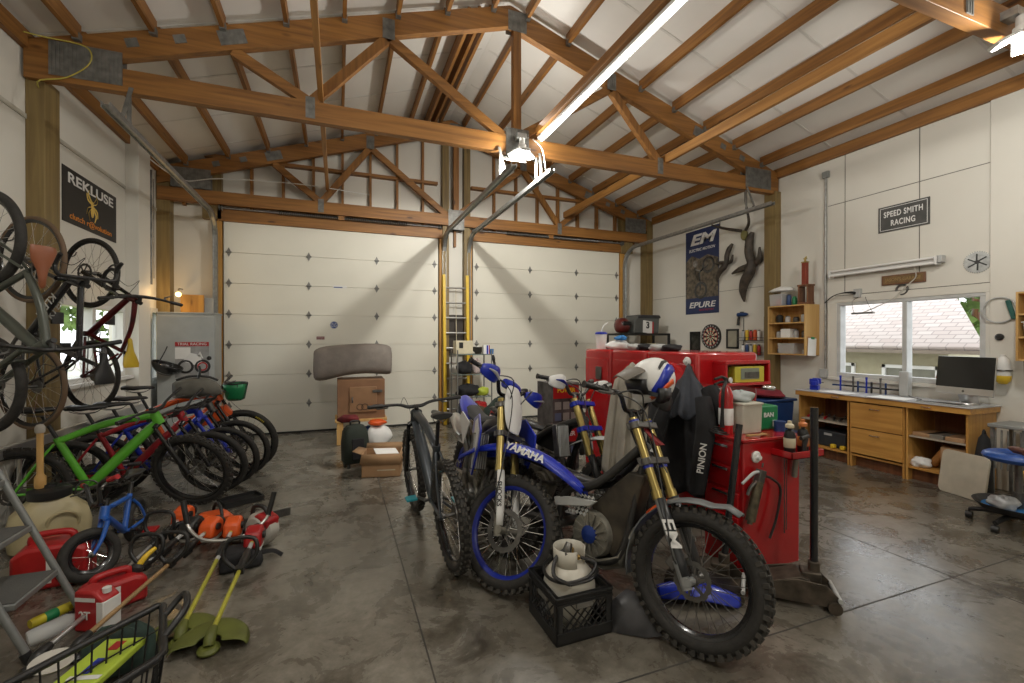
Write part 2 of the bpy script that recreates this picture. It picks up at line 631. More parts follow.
# ---- left wall with its window
WLY0, WLY1, WLZ0, WLZ1 = 5.60, 7.15, 1.10, 1.95
zt = zroof(XL) + 0.02
wl = MB()
t = 0.15
for (y0, y1, z0, z1) in ((YF, WLY0, 0, zt), (WLY1, 8.00, 0, zt), (8.36, YB, 0, zt), (8.00, 8.36, 2.02, zt), (WLY0, WLY1, 0, WLZ0), (WLY0, WLY1, WLZ1, zt)):
    wl.bb(XL - t, XL, y0, y1, z0, z1)
wall_left = struct(wl.build('wall_left', M_WALL))
g = MB()
for (z, y0, y1) in ((3.50, YF, YB),):
    g.bb(XL, XL + .012, y0, y1, z - .02, z + .02)
g.build('wall_batten', nmat('white_batten', (0.50, 0.48, 0.41), 0.5), wall_left)
g = MB()
g.bb(XL, XL + .14, 7.21, 7.60, 0, zt - .04)
g.build('boxed_column', M_WALL, wall_left, bevel=.004)
w = MB()
for (y0, y1, z0, z1) in ((WLY0, WLY1, WLZ1 - .05, WLZ1), (WLY0, WLY1, WLZ0, WLZ0 + .05), (WLY0, WLY0 + .05, WLZ0 + .051, WLZ1 - .051), (WLY1 - .05, WLY1, WLZ0 + .051, WLZ1 - .051),
                         (6.34, 6.42, WLZ0 + .051, WLZ1 - .051)):
    w.bb(XL - .10, XL + .015, y0, y1, z0, z1)
win1 = struct(w.build('window_1', M_WHITE, bevel=.004))
MB().bb(XL - .06, XL - .055, WLY0 + .05, WLY1 - .05, WLZ0 + .05, WLZ1 - .05).build('pane', M_GLASS, win1)
MB().bb(XL, XL + .09, WLY0 - .06, WLY1 + .06, WLZ0 - .04, WLZ0).build('window_sill', M_WHITE, win1, bevel=.004)
# side door by the cabinet: white frame with a glazed leaf
d = MB()
for (y0, y1, z0, z1) in ((8.00, 8.05, 0, 2.02), (8.31, 8.36, 0, 2.02), (8.05, 8.31, 1.95, 2.02), (8.05, 8.31, 0, 1.0)):
    d.bb(XL - .12, XL + .02, y0, y1, z0, z1)
dr = struct(d.build('door_1', nmat('grey_white_frame', (0.55, 0.56, 0.55), .4), bevel=.004))
MB().bb(XL - .06, XL - .05, 8.05, 8.31, 1.0, 1.95).build('pane', M_GLASS, dr)

# ---- right wall with its two-light window
WRY0, WRY1, WRZ0, WRZ1 = 2.72, 4.27, 1.04, 2.06
zt = zroof(XR) + 0.02
wr = MB()
for (y0, y1, z0, z1) in ((YF, WRY0, 0, zt), (WRY1, YB, 0, zt), (WRY0, WRY1, 0, WRZ0), (WRY0, WRY1, WRZ1, zt)):
    wr.bb(XR, XR + t, y0, y1, z0, z1)
wall_right = struct(wr.build('wall_right', M_WALL))
g = MB()
zh = 3.43
for y in (4.17, 3.32):
    g.bb(XR - .003, XR, y - .004, y + .004, 2.2 if y > 4 else 2.35, zt - .05)
for (z, y0, y1) in ((3.43, 2.66, 4.4), (2.16, 2.66, 4.3)):
    g.bb(XR - .003, XR, y0, y1, z - .004, z + .004)
g.bb(XR - .003, XR, -.5, 2.3, 2.55, 2.56)
g.bb(XR - .003, XR, 5.35, 8.3, 2.42, 2.426)
g.build('panel_gap', M_WALLGAP, wall_right)
g = MB()
g.bb(XR - .035, XR, 2.42, 2.68, 0, zt - .04)
g.build('boxed_column', M_WALL, wall_right, bevel=.003)
g = MB()
g.bb(XR - .02, XR, 5.13, YB, 2.9, 2.93)
w = MB()
M_VINYL = nmat('grey_vinyl_frame', (0.56, 0.57, 0.56), .4)
for (y0, y1, z0, z1) in ((WRY0, WRY1, WRZ1 - .04, WRZ1), (WRY0, WRY1, WRZ0, WRZ0 + .06), (WRY0, WRY0 + .05, WRZ0 + .061, WRZ1 - .041), (WRY1 - .05, WRY1, WRZ0 + .061, WRZ1 - .041),
                         (3.44, 3.49, WRZ0 + .061, WRZ1 - .041)):
    w.bb(XR - .012, XR + .10, y0, y1, z0, z1)
win2 = struct(w.build('window_2', M_VINYL, bevel=.004))
MB().bb(XR + .05, XR + .055, WRY0 + .05, WRY1 - .05, WRZ0 + .05, WRZ1 - .04).build('pane', M_GLASS, win2)
w = MB()
w.bb(XR - .02, XR, WRY0 - .04, WRY1 + .12, WRZ1, WRZ1 + .09)
w.bb(XR - .02, XR, WRY1, WRY1 + .12, WRZ0 - .05, WRZ1)
w.bb(XR - .02, XR, WRY0 - .05, WRY0, WRZ0 - .05, WRZ1)
w.build('window_casing', M_WALL, win2, bevel=.003)
MB().bb(XR - .05, XR, WRY0 - .05, WRY1 + .1, WRZ0 - .04, WRZ0).build('window_sill', M_WALL, win2, bevel=.003)

# ---- back wall: white sheathing with studs showing over the doors
bw = MB()
bw.add([(XL - t, YB, 0), (XR + t, YB, 0), (XR + t, YB, zroof(XR + t)), (XM, YB, ZR), (XL - t, YB, zroof(XL - t)),
        (XL - t, YB + .15, 0), (XR + t, YB + .15, 0), (XR + t, YB + .15, zroof(XR + t)), (XM, YB + .15, ZR), (XL - t, YB + .15, zroof(XL - t))],
       [(0, 1, 2, 3, 4), (9, 8, 7, 6, 5)])
wall_back = struct(bw.build('wall_back', M_WALL))
st = MB()
x = XL + 0.32
k = 0
while x < XR - .2:
    if not (1.6 < x < 2.45):
        st.bb(x - .02, x + .02, YB - .09, YB, 3.64, zroof(x) - .04)
    x += 0.46
st.bb(2.03, 2.07, YB - .09, YB, 3.3, zroof(2.05) - .04)
st.build('wall_stud', M_TZ, wall_back)
st = MB()
for (x0, x1) in ((XL + .1, 1.72), (2.36, XR - .1)):
    st.bb(x0, x1, YB - .11, YB, 4.42, 4.47)
st.build('wall_girt', M_TX, wall_back)
# front wall, behind the camera
fw = MB()
for (x0, x1, z0, z1) in ((XL - t, XR + t, 0, zroof(XR)),):
    fw.bb(x0, x1, YF - .1, YF, z0, z1)
fw.prism([(XL - t, zroof(XL)), (XR + t, zroof(XR)), (XM, ZR)], YF - .1, YF)
struct(fw.build('wall_front', M_WALL), 'front wall behind the viewer')
# back of the wall cuts off the roof
# ---- posts
def post(n, x0, x1, y0, y1, z0, z1, m, label):
    return struct(MB().bb(x0, x1, y0, y1, z0, z1).build('trim_%d' % n, m, bevel=.004), label)
post(4, XL, XL + .13, 5.22, 5.46, 0, 3.86, M_POST, 'olive brown timber post on the left wall under the truss')
post(5, XL + .0, XL + .17, 8.26, YB, 0, 4.15, M_POST, 'olive brown timber post in the far left corner')
post(6, XR - .12, XR, 5.13, 5.33, 0, 3.86, M_POST, 'timber post on the right wall under the truss')
post(7, XR - .16, XR, 8.22, YB, 0, 4.15, M_POST, 'timber post in the far right corner')
post(8, 1.80, 1.92, 8.30, YB, 0, 5.6, M_POST, 'left timber post between the two garage doors')
post(9, 2.21, 2.33, 8.30, YB, 0, 5.5, M_POST, 'right timber post between the two garage doors')
post(10, -1.98, -1.72, 8.33, YB - .001, 3.45, 4.25, M_POST, 'timber post at the top left corner of the left garage door')
post(11, 5.70, 5.98, 8.30, YB - .001, 3.42, 4.25, M_POST, 'timber post at the top right corner of the right garage door')
# ---- headers and jambs of the two overhead doors
n = 12
for (x0, x1, s) in ((-1.72, 1.75, 'left'), (2.38, 5.70, 'right')):
    struct(MB().bb(x0 - .06, x1 + .06, YB - .12, YB - .001, 3.43, 3.63).build('trim_%d' % n, M_TX, bevel=.003), 'timber header over the %s garage door' % s); n += 1
    for xx, sd in ((x0 - .055, 'left'), (x1 + .055, 'right')):
        struct(MB().bb(xx - .055, xx + .055, YB - .09, YB - .001, 0, 3.43).build('trim_%d' % n, M_POSTL, bevel=.003), 'timber %s jamb of the %s garage door' % (sd, s)); n += 1

# ---- the sectional doors
def overhead_door(idx, x0, x1):
    root = bpy.data.objects.new('door_%d' % idx, None)
    C.objects.link(root)
    struct(root, 'white sectional garage door with steel hinges')
    H = 3.44
    ph = H / 7
    for k in range(7):
        MB().bb(x0, x1, YB - .075, YB - .03, k * ph + .0015, (k + 1) * ph - .0015).build('door_panel', M_DOOR, root, bevel=.003)
    MB().bb(x0, x1, YB - .08, YB - .03, 0, .03).build('bottom_seal', M_BLK, root)
    hx = [x0 + .07, x0 + (x1 - x0) * .36, x0 + (x1 - x0) * .68, x1 - .07]
    for k in range(1, 7):
        for q, x in enumerate(hx):
            h = MB()
            z = k * ph
            h.prism([(x - .035, z), (x, z - .075), (x + .035, z), (x, z + .075)], YB - .085, YB - .075)
            h.cyl((x - .04, YB - .088, z), (x + .04, YB - .088, z), .012, n=8)
            h.build('hinge', M_GALVD, root)
    if idx == 2:
        # small round sticker, red plate and maker's marks
        pass
    return root
door_l = overhead_door(2, -1.70, 1.73)
door_r = overhead_door(3, 2.40, 5.68)
# stickers on the left door
o = at(334, 325, 'Y', YB - .08)
s_ = thing('round_sticker', 'small round blue sticker on the left garage door', 'sticker', (o.x, YB - .079, o.z))
MB().lathe([(0.062, 0), (0.062, .002)], axis=(0, -1, 0), n=32).build('disc', nmat('sticker_blue', (.02, .06, .25), .4), s_)
MB().torus((0, -.0025, 0), (0, 1, 0), .055, .002, n=32, k=6).build('ring', M_WHITE, s_)
lettering('BLUE', .036, M_WHITE, s_, (0, -.003, .018), (PI / 2, 0, 0))
lettering('GARD', .036, M_WHITE, s_, (0, -.003, -.02), (PI / 2, 0, 0))
o = at(320.5, 338, 'Y', YB - .08)
s_ = thing('red_plate', 'small dark red plate on the left garage door', 'plate', (o.x, YB - .079, o.z))
MB().box((0, -.002, 0), (.125, .004, .05)).build('plate', nmat('dark_red', (.16, .01, .01), .4), s_)
lettering('WARNING', .022, M_WHITE, s_, (0, -.005, .0), (PI / 2, 0, 0))
o = at(340, 287, 'Y', YB - .08)
s_ = thing('maker_sticker', 'small white and blue maker label on the left garage door', 'sticker', (o.x, YB - .077, o.z))
MB().box((0, -.001, 0), (.22, .002, .045)).build('label', M_WHITE, s_)
MB().box((-.03, -.003, -.008), (.14, .002, .016)).build('band', nmat('sticker_blue', (.02, .06, .25), .4), s_)

# ---- door tracks, torsion springs
def track(x, lab, flip):
    r = thing('door_track', lab, 'door track', (0, 0, 0), group='overhead door tracks')
    m = MB()
    pts = [(x, YB - .14, .02), (x, YB - .14, 3.12)]
    for k in range(1, 8):
        a = k / 8 * PI / 2
        pts.append((x, YB - .14 - .38 * (1 - math.cos(a)), 3.12 + .38 * math.sin(a)))
    pts += [(x, YB - .52, 3.50), (x, 4.72, 3.50)]
    for (dx, w) in ((-.03, .006), (.03, .006)):
        for i in range(len(pts) - 1):
            p, q = Vector(pts[i]), Vector(pts[i + 1])
            m.bar(p + Vector((dx, 0, 0)), q + Vector((dx, 0, 0)), .006, .05, up=(0, 1, .3))
    for i in range(len(pts) - 1):
        m.bar(pts[i], pts[i + 1], .06, .005, up=(0, 1, .3) if i < 1 else (0, .3, 1))
    m.build('rail', M_GALV, r)
    h = MB()
    h.bar((x, 4.75, 3.51), (x, 5.18, 3.515), .02, .006)
    h.bar((x, 5.18, 3.50), (x, 5.18, 3.84), .035, .006, up=(0, 1, 0))
    h.bar((x, 5.02, 3.50), (x + flip * .03, 5.14, 3.86), .035, .006, up=(0, 1, 0))
    h.build('hanger', M_GALVD, r)
    b = MB()
    for z in (.5, 1.4, 2.3, 3.1):
        b.bar((x, YB - .09, z), (x, YB - .14, z), .05, .03)
    b.build('bracket', M_GALV, r)
track(-1.80, 'galvanised track at the left side of the left garage door', 1)
track(1.83, 'galvanised track at the right side of the left garage door', -1)
track(2.30, 'galvanised track at the left side of the right garage door', 1)
track(5.78, 'galvanised track at the right side of the right garage door', -1)
for (x0, x1, xm, lab) in ((-1.75, 1.78, .05, 'left'), (2.36, 5.72, 4.0, 'right')):
    r = thing('torsion_shaft', 'torsion spring shaft over the %s garage door' % lab, 'door spring')
    MB().cyl((x0, YB - .17, 3.62), (x1, YB - .17, 3.62), .013, n=8).build('shaft', M_GALV, r)
    for (u0, u1) in ((xm - .95, xm - .04), (xm + .04, xm + 1.1)):
        m = MB()
        c = int((u1 - u0) / .03)
        for k in range(c):
            m.torus((u0 + (k + .5) * (u1 - u0) / c, YB - .17, 3.62), (1, 0, 0), .022, .011, n=10, k=5)
        m.build('spring', M_STEEL, r)
    MB().box((xm, YB - .16, 3.72), (.12, .05, .26)).build('mounting_block', M_TZ, r, bevel=.003)
    m = MB()
    for xx in (x0 + .03, x1 - .03):
        m.lathe([(.05, -.02), (.02, -.01), (.02, .01), (.05, .02)], (xx, YB - .17, 3.62), (1, 0, 0), n=16)
    m.build('cable_drum', M_GALVD, r)

# ---------------------------------------------------------------- roof trusses
def ztop(x):
    return 5.60 - SL * abs(x - XM)

def roof_truss(y, label, zb0=3.82, zb1=4.03, web=True):
    r = thing('roof_truss', label, 'roof truss', group='timber roof trusses')
    W = .09
    for s in (-1, 1):
        xe = XL + .02 if s < 0 else XR - .02
        m = MB()
        m.add([(XM, y - W / 2, 5.60), (xe, y - W / 2, ztop(xe)), (xe, y - W / 2, ztop(xe) - .25), (XM, y - W / 2, 5.35),
               (XM, y + W / 2, 5.60), (xe, y + W / 2, ztop(xe)), (xe, y + W / 2, ztop(xe) - .25), (XM, y + W / 2, 5.35)],
              [(0, 1, 2, 3), (7, 6, 5, 4), (0, 4, 5, 1), (1, 5, 6, 2), (2, 6, 7, 3), (3, 7, 4, 0)])
        m.build('top_chord', M_TX, r, bevel=.003)
    MB().bb(XL + .02, XR - .02, y - W / 2, y + W / 2, zb0, zb1).build('bottom_chord', M_TX, r, bevel=.003)
    MB().bb(XM + .04, XM + .14, y - .045, y + .045, zb1, 5.36).build('king_post', M_TZ, r, bevel=.003)
    def webm(x0, z0, x1, z1, w=.10):
        MB().bar((x0, y, z0), (x1, y, z1), .075, w, up=(0, 1, 0) if False else (0, 0, 1)).build('web_member', M_TZ if abs(z1 - z0) > abs(x1 - x0) else M_TX, r, bevel=.003)
    for s in (-1, 1):
        webm(XM + s * 1.43, ztop(XM + 1.43) - .25, XM + s * .09, zb1 - .01)
        webm(XM + s * 1.43, ztop(XM + 1.43) - .25, XM + s * 2.22, zb1 - .01)
        webm(XM + s * 2.22, zb1 - .01, XM + s * 2.92, ztop(XM + 2.92) - .25)
    # nail plates
    def plate(x, z, w, h, a=0):
        for q in (-1, 1):
            p = MB()
            p.box((x, y + q * (W / 2 + .003), z), (w, .005, h), (0, a, 0))
            nn = max(2, int(w / .028))
            for i in range(nn):
                dx = (i + .5) / nn * w - w / 2
                p.box((x + dx * math.cos(a), y + q * (W / 2 + .007), z - dx * math.sin(a)), (.012, .006, h * .96), (0, a, 0))
            p.build('nail_plate', M_GALVD, r)
    for s in (-1, 1):
        plate(XM + s * 4.05, 4.02, .52, .30)
        a = s * math.atan(SL)
        plate(XM + s * 1.43, ztop(XM + 1.43) - .17, .13, .22)
        plate(XM + s * 2.22, zb1 - .07, .09, .22)
        plate(XM + s * 2.92, ztop(XM + 2.92) - .13, .24, .14, a)
        for dx in (3.35, 3.72):
            plate(XM + s * dx, ztop(XM + dx) - .11, .10, .08, a)
    plate(XM + .09, 5.42, .24, .24)
    plate(XM + .09, zb1 - .09, .30, .36)
    return r
roof_truss(5.2, 'timber roof truss across the middle of the garage carrying the clustered lamp')
roof_truss(1.9, 'timber roof truss at the upper right edge nearest the viewer')
roof_truss(8.27, 'timber roof truss against the far wall over the garage doors', 3.66, 3.86)

# ---------------------------------------------------------------- purlins
ordn = ['lowest', 'second lowest', 'third lowest', 'fourth', 'fifth', 'sixth', 'seventh', 'top']
offs = [0.22 + 0.555 * k for k in range(8)]
for s, side in ((-1, 'left'), (1, 'right')):
    for k, d in enumerate(reversed(offs)):
        for (y0, y1, bay) in ((YF, 1.86, None), (1.94, 5.16, 'near bay'), (5.24, 8.23, 'far bay')):
            x = XM + s * d
            zb = zroof(x) - .15
            p = MB()
            p.bb(x - .02, x + .02, y0, y1, zb, zroof(x) - .012)
            o = p.build('purlin', M_TY, bevel=.002)
            tag(o, '%s timber purlin of the %s roof slope in the %s' % (ordn[k], side, bay or 'bay behind the near truss'), 'purlin', 'roof purlins')
            if bay:
                for yy, q in ((y0, 1), (y1, -1)):
                    MB().bb(x - .027, x + .027, yy + q * .001, yy + q * .06, zb - .012, zb + .05).build('joist_hanger', M_GALVD, o)
    xe = XL + .03 if s < 0 else XR - .03
    o = MB().bb(xe - .025, xe + .025, YF, 8.2, zroof(xe) - .17, zroof(xe) - .02).build('purlin', M_TY, bevel=.002)
    tag(o, 'dark timber plate along the top of the %s wall' % side, 'purlin')
# close pair of purlins beside the ridge on the left slope
for dx in (.36, .49):
    o = MB().bb(XM - dx - .02, XM - dx + .02, 5.24, 8.23, zroof(XM - dx) - .22, zroof(XM - dx) - .02).build('purlin', M_TY, bevel=.002)
    tag(o, 'doubled purlin %s the ridge in the far bay' % ('close beside' if dx < .4 else 'second from'), 'purlin', 'roof purlins')
# long braces laid on the bottom chords
def brace(x, y0, y1, z, label, w=.04, h=.14, m=None):
    return tag(MB().bar((x, y0, z), (x, y1, z + (0 if y1 < 6 else -.0)), w, h).build('brace_board', m or M_TYL, bevel=.003), label, 'brace', 'long brace boards')
brace(-.17, 1.0, 8.22, 4.10, 'pale timber brace board running lengthwise over the left half of the truss', .05, .09)
brace(4.27, 1.85, 8.22, 3.94 + .13, 'orange timber brace board running lengthwise over the right half of the truss', .045, .12)
brace(2.35, .6, 5.14, 4.12, 'brown timber brace board carrying the glowing tube light', .16, .09, M_TY)

# ---------------------------------------------------------------- lamps
t_ = thing('tube_light', 'long glowing tube light under the brown brace board', 'lamp', (2.35, 3.3, 4.05))
MB().box((0, 0, 0), (.09, 3.7, .03)).build('housing', M_WHITE, t_)
MB().cyl((0, -1.83, -.022), (0, 1.83, -.022), .018, n=12).build('tube', M_TUBE, t_)

def cluster_lamp(x, y, z, label):
    r = thing('cluster_lamp', label, 'lamp', (x, y, z), group='clustered garage lamps')
    MB().lathe([(.02, .16), (.035, .15), (.035, .08), (.05, .07), (.05, .0), (.0, -.01)], n=20).build('socket', M_WHITE, r)
    for k in range(3):
        a = k * 2 * PI / 3 + .4
        ca, sa = math.cos(a), math.sin(a)
        M = Matrix.Translation((ca * .10, sa * .10, -.01)) @ Matrix.Rotation(a, 4, 'Z') @ Matrix.Rotation(.45, 4, 'Y')
        pnl = MB(M).box((0, 0, 0), (.15, .11, .028)).build('lamp_panel', M_ALU, r, bevel=.004)
        MB(M).box((0, 0, -.017), (.13, .09, .008)).build('lens', M_LENS, pnl)
    MB().box((0, .05, .19), (.12, .1, .06)).build('mounting_box', M_GALV, r)
    return r
cluster_lamp(2.05, 5.03, 3.80, 'bright three-panel garage lamp hanging below the middle truss')
cluster_lamp(4.62, 1.76, 3.74, 'bright three-panel garage lamp on the near truss at the upper right')
cluster_lamp(-.6, 1.76, 3.74, 'unseen added three-panel lamp under the left half of the near truss')  # out-of-view fixture added to go with the left fill light
# wires at the middle lamp
m = MB()
m.tube([(2.22, 5.1, 4.0), (2.30, 5.0, 3.85), (2.36, 5.02, 3.60), (2.42, 5.1, 3.64)], .007, 6, 6)
tag(m.build('lamp_wire', M_WHITE), 'white wires looping at the lamp on the middle truss', 'wire')
# ================================================================ bicycles
def xf(z0, ang):
    return Matrix.Translation(z0) @ Matrix.Rotation(ang, 4, 'Z') @ Matrix.Translation(-Vector(z0))


def spoke_wheel(parent, M, R, tw, hubw=.055, tyre=None, rim=None, rimdep=.02, nsp=28, knobs=0, kn=.009, spoke_m=None, disc=0, rimw=None,
                hubr=.02, sr=.0013, hub_m=None, sq=1.0, knob_m=None):
    """wheel in the xz plane centred on the origin of M; wheel(rim) > tyre, spoke set, hub, brake disc"""
    rt = tw / 2
    Rc = R - rt - (kn if knobs else 0)
    ri = Rc - rt * .85
    rw = rimw or tw * .36
    w = MB(M).lathe([(ri + .008, -rw), (ri + .004, rw * -1.0), (ri - rimdep * .55, -rw * .62), (ri - rimdep, -rw * .3), (ri - rimdep, rw * .3), (ri - rimdep * .55, rw * .62),
                     (ri + .004, rw), (ri + .008, rw)], axis=(0, 1, 0), n=48, closed=True).build('wheel', rim or M_BLKS, parent)
    t = MB(M)
    t.torus((0, 0, 0), (0, 1, 0), Rc, rt, n=56, k=12, sq=sq)
    if knobs:
        t.mat(1)
        for i in range(knobs):
            a = 2 * PI * i / knobs
            for q, (yy, dr) in enumerate(((-.62, .80), (-.22, .98), (.22, .98), (.62, .80))):
                aa = a + (PI / knobs if q in (1, 2) else 0)
                rr = Rc + rt * dr
                MM = Matrix.Rotation(-aa, 4, 'Y') @ Matrix.Translation((rr, yy * rt * sq * 1.25, 0))
                L = 2 * PI * R / knobs * .42
                t.add([(x * kn, y * rt * .20, z * L / 2) for x in (-1, 1) for y in (-1, 1) for z in (-1, 1)],
                      [(0, 1, 3, 2), (4, 6, 7, 5), (0, 4, 5, 1), (2, 3, 7, 6), (0, 2, 6, 4), (1, 5, 7, 3)], MM @ Matrix.Rotation(.55 * (1 if yy > 0 else -1) * (abs(yy) > .4), 4, 'Y').inverted() if False else MM)
    t.build('tyre', [tyre or M_RUB, knob_m or tyre or M_RUBD], w)
    sp = MB(M)
    for i in range(nsp):
        a = 2 * PI * i / nsp
        sd = 1 if i % 2 else -1
        b = a + (.55 if (i // 2) % 2 else -.55)
        sp.tube([(hubr * 1.1 * math.cos(b), sd * hubw * .42, hubr * 1.1 * math.sin(b)), ((ri - rimdep + .003) * math.cos(a), sd * .004, (ri - rimdep + .003) * math.sin(a))], sr, 4, caps=False)
    o = sp.build('spoke_set', spoke_m or M_CHROME, w)
    MB(M).lathe([(.006, -hubw * .75), (.011, -hubw * .74), (.011, -hubw * .52), (hubr, -hubw * .45), (hubr, -hubw * .36), (hubr * .62, -hubw * .2), (hubr * .62, hubw * .2),
                 (hubr, hubw * .36), (hubr, hubw * .45), (.011, hubw * .52), (.011, hubw * .74), (.006, hubw * .75)], axis=(0, 1, 0), n=20).build('hub', hub_m or M_STEEL, w)
    if disc:
        d = MB(M)
        yy = hubw * .52 * (1 if disc > 0 else -1)
        rd = abs(disc)
        for i in range(36):
            a0, a1_ = 2 * PI * i / 36, 2 * PI * (i + 1) / 36
            ro0 = rd - (.004 if i % 3 == 0 else 0)
            d.add([(r_ * math.cos(a), yy + h, r_ * math.sin(a)) for h in (-.0015, .0015) for r_ in (rd * .74, ro0) for a in (a0, a1_)],
                  [(0, 1, 3, 2), (4, 6, 7, 5), (2, 3, 7, 6), (0, 4, 5, 1)])
        for i in range(6):
            a = 2 * PI * i / 6
            d.bar((.018 * math.cos(a), yy, .018 * math.sin(a)), (rd * .8 * math.cos(a + .4), yy, rd * .8 * math.sin(a + .4)), .003, .012, up=(0, 0, 1) if abs(math.cos(a)) > .5 else (1, 0, 0))
        d.build('brake_disc', M_STEEL, w)
    return w


def bicycle(name, label, loc, rot, frame_m, fork_m=None, kind='mtb', R=.36, tw=.057, wb=1.12, steer=0.0, saddle_m=None, tyre=None, rim=None, accent=None,
            group=None, full=False, knobs=0, bar_m=None, pedal_m=None, mono=1.0, crank_a=.5, post_m=None, grips=None, shield=None, word=None, spokes=None, fat=1.0, low_saddle=0):
    root = thing(name, label, 'bicycle', loc, rot, group)
    s = R / .36
    rh = Vector((-.43 * s, 0, R))
    fh = Vector((wb - .43 * s, 0, R))
    bbp = Vector((0, 0, R - .03 * s))
    road = kind == 'road'
    kid = kind == 'kid'
    rake = math.radians(18 if road else (20 if kid else 24))
    ax = Vector((-math.sin(rake), 0, math.cos(rake)))
    al = (.40 if road else .50 if kind == 'mtb' else .36) * s / (1 if kid else 1)
    if kid:
        al = .20
    crown = fh - Vector((.045, 0, 0)) + ax * al
    htl = .14 if road else .11
    if kid:
        htl = .08
    htt = crown + ax * htl
    seat_top = Vector((-.19 * s, 0, bbp.z + (.53 if road else .44) * s))
    if kid:
        seat_top = Vector((-.10, 0, bbp.z + .24))
    sdir = (seat_top - bbp).normalized()
    tubr = (.018 if road else .024) * mono * (1.0 if not kid else .8)
    f = MB()
    dt0, dt1 = bbp, crown + ax * .02
    if kind == 'mtb':
        mid = dt0.lerp(dt1, .5) + Vector((.01, 0, .015))
        f.tube([dt0, mid, dt1], [tubr * 1.25, tubr * 1.5, tubr * 1.25], 12, 5)
        f.tube([seat_top - sdir * .03, seat_top.lerp(htt, .5) + Vector((0, 0, .01)), htt - ax * .02], [tubr * .9, tubr, tubr * 1.2], 12, 5)
    else:
        f.tube([dt0, dt1], tubr * 1.1, 12)
        f.tube([seat_top - sdir * .02, htt - ax * .02], tubr * .9, 12)
    f.tube([bbp, seat_top], [tubr, tubr * .85], 12)
    f.cyl(crown + ax * -.0, htt, tubr * 1.45)
    f.cyl(bbp + Vector((0, -.037, 0)), bbp + Vector((0, .037, 0)), .027 * min(s, 1))
    for q in (-1, 1):
        f.tube([bbp + Vector((-.03, q * .03, 0)), rh.lerp(bbp, .45) + Vector((0, q * .05, .0)), rh + Vector((0, q * .066, 0))], [.012, .011, .010], 8, 4)
        f.tube([seat_top + Vector((-.015, q * .014, -.05)), seat_top.lerp(rh, .5) + Vector((0, q * .046, 0)), rh + Vector((0, q * .066, 0))], [.010, .009, .009], 8, 4)
        f.cyl(rh + Vector((0, q * .06, 0)), rh + Vector((0, q * .074, 0)), .02, n=12)
    f.build('frame', frame_m, root)
    if word:
        # word on both sides of the down tube
        dd = (dt1 - dt0)
        a = math.atan2(dd.z, dd.x)
        c = dt0.lerp(dt1, .52) + Vector((0.005, 0, .01))
        for q in (-1, 1):
            rr = (PI / 2, -a if q < 0 else a, 0 if q < 0 else PI)
            M_ = Matrix.Rotation(-a, 4, 'Y') @ (Matrix.Rotation(PI / 2, 4, 'X') if q < 0 else Matrix.Rotation(PI, 4, 'Z') @ Matrix.Rotation(PI / 2, 4, 'X'))
            e = M_.to_euler()
            lettering(word[0], word[1], word[2], root, c + Vector((0, q * (tubr * 1.5 + .002), 0)), e, bold=.0006)
    # front end turned about the steering axis
    S = Matrix.Translation(crown) @ Matrix.Rotation(steer, 4, ax) @ Matrix.Translation(-crown)
    fk = MB(S)
    hw = .065 if not kid else .045
    for q in (-1, 1):
        top = crown + Vector((0, q * hw, -.02))
        bot = fh + Vector((0, q * hw, 0))
        if kind == 'mtb':
            mid = bot.lerp(top, .52)
            fk.tube([bot, mid + (mid - bot) * .08], .022, 12)
            fk.tube([mid, top], .017, 12)
        else:
            fk.tube([bot, bot.lerp(top, .45) + Vector((-.012, 0, 0)), top], [.009, .013, .016], 10, 4)
    fk.tube([crown + Vector((0, -hw, -.015)), crown + Vector((0, 0, .012)), crown + Vector((0, hw, -.015))], .022 if not kid else .016, 10, 4)
    if kind == 'mtb':
        b0 = fh.lerp(crown, .60) + Vector((.03, 0, 0))
        fk.tube([fh.lerp(crown, .5) + Vector((.01, -hw, 0)), b0 + Vector((-.045, -hw * .6, .03)), b0 + Vector((-.045, hw * .6, .03)), fh.lerp(crown, .5) + Vector((.01, hw, 0))], .010, 8, 4)
    fk.build('fork', fork_m or M_BLKS, root)
    # handlebar
    st0 = htt + ax * .03
    clamp = st0 + Vector((.055, 0, .012))
    h = MB(S)
    h.cyl(htt - ax * .005, st0 + ax * .02, .018)
    h.tube([st0, clamp], .017, 10)
    grips_pts = []
    if road:
        for q in (-1, 1):
            h.tube([clamp, clamp + Vector((0, q * .17, 0)), clamp + Vector((.03, q * .205, 0)), clamp + Vector((.085, q * .21, -.005)), clamp + Vector((.10, q * .21, -.06)),
                    clamp + Vector((.055, q * .215, -.12)), clamp + Vector((-.03, q * .22, -.135))], .014, 8, 4)
    else:
        W = .39 if not kid else .24
        up = .03 if not kid else .12
        for q in (-1, 1):
            e = clamp + Vector((-.05, q * W, up + .01))
            h.tube([clamp, clamp + Vector((0, q * .06, 0)), clamp + Vector((-.012, q * W * .4, up)), e], [.0158, .0155, .012, .011], 8, 4)
            grips_pts.append(((clamp + Vector((-.012, q * W * .4, up))).lerp(e, .48), e + (e - clamp).normalized() * .004, q))
    hb = h.build('handlebar', bar_m or M_BLK, root)
    if road:
        for q in (-1, 1):
            g = MB(S)
            g.tube([clamp + Vector((.07, q * .21, .0)), clamp + Vector((.115, q * .21, .02)), clamp + Vector((.145, q * .21, .055))], [.016, .018, .013], 8, 4)
            g.tube([clamp + Vector((.13, q * .21, .03)), clamp + Vector((.135, q * .215, -.04)), clamp + Vector((.11, q * .22, -.09))], [.008, .007, .005], 6, 4)
            g.build('brake_lever', M_BLK, hb)
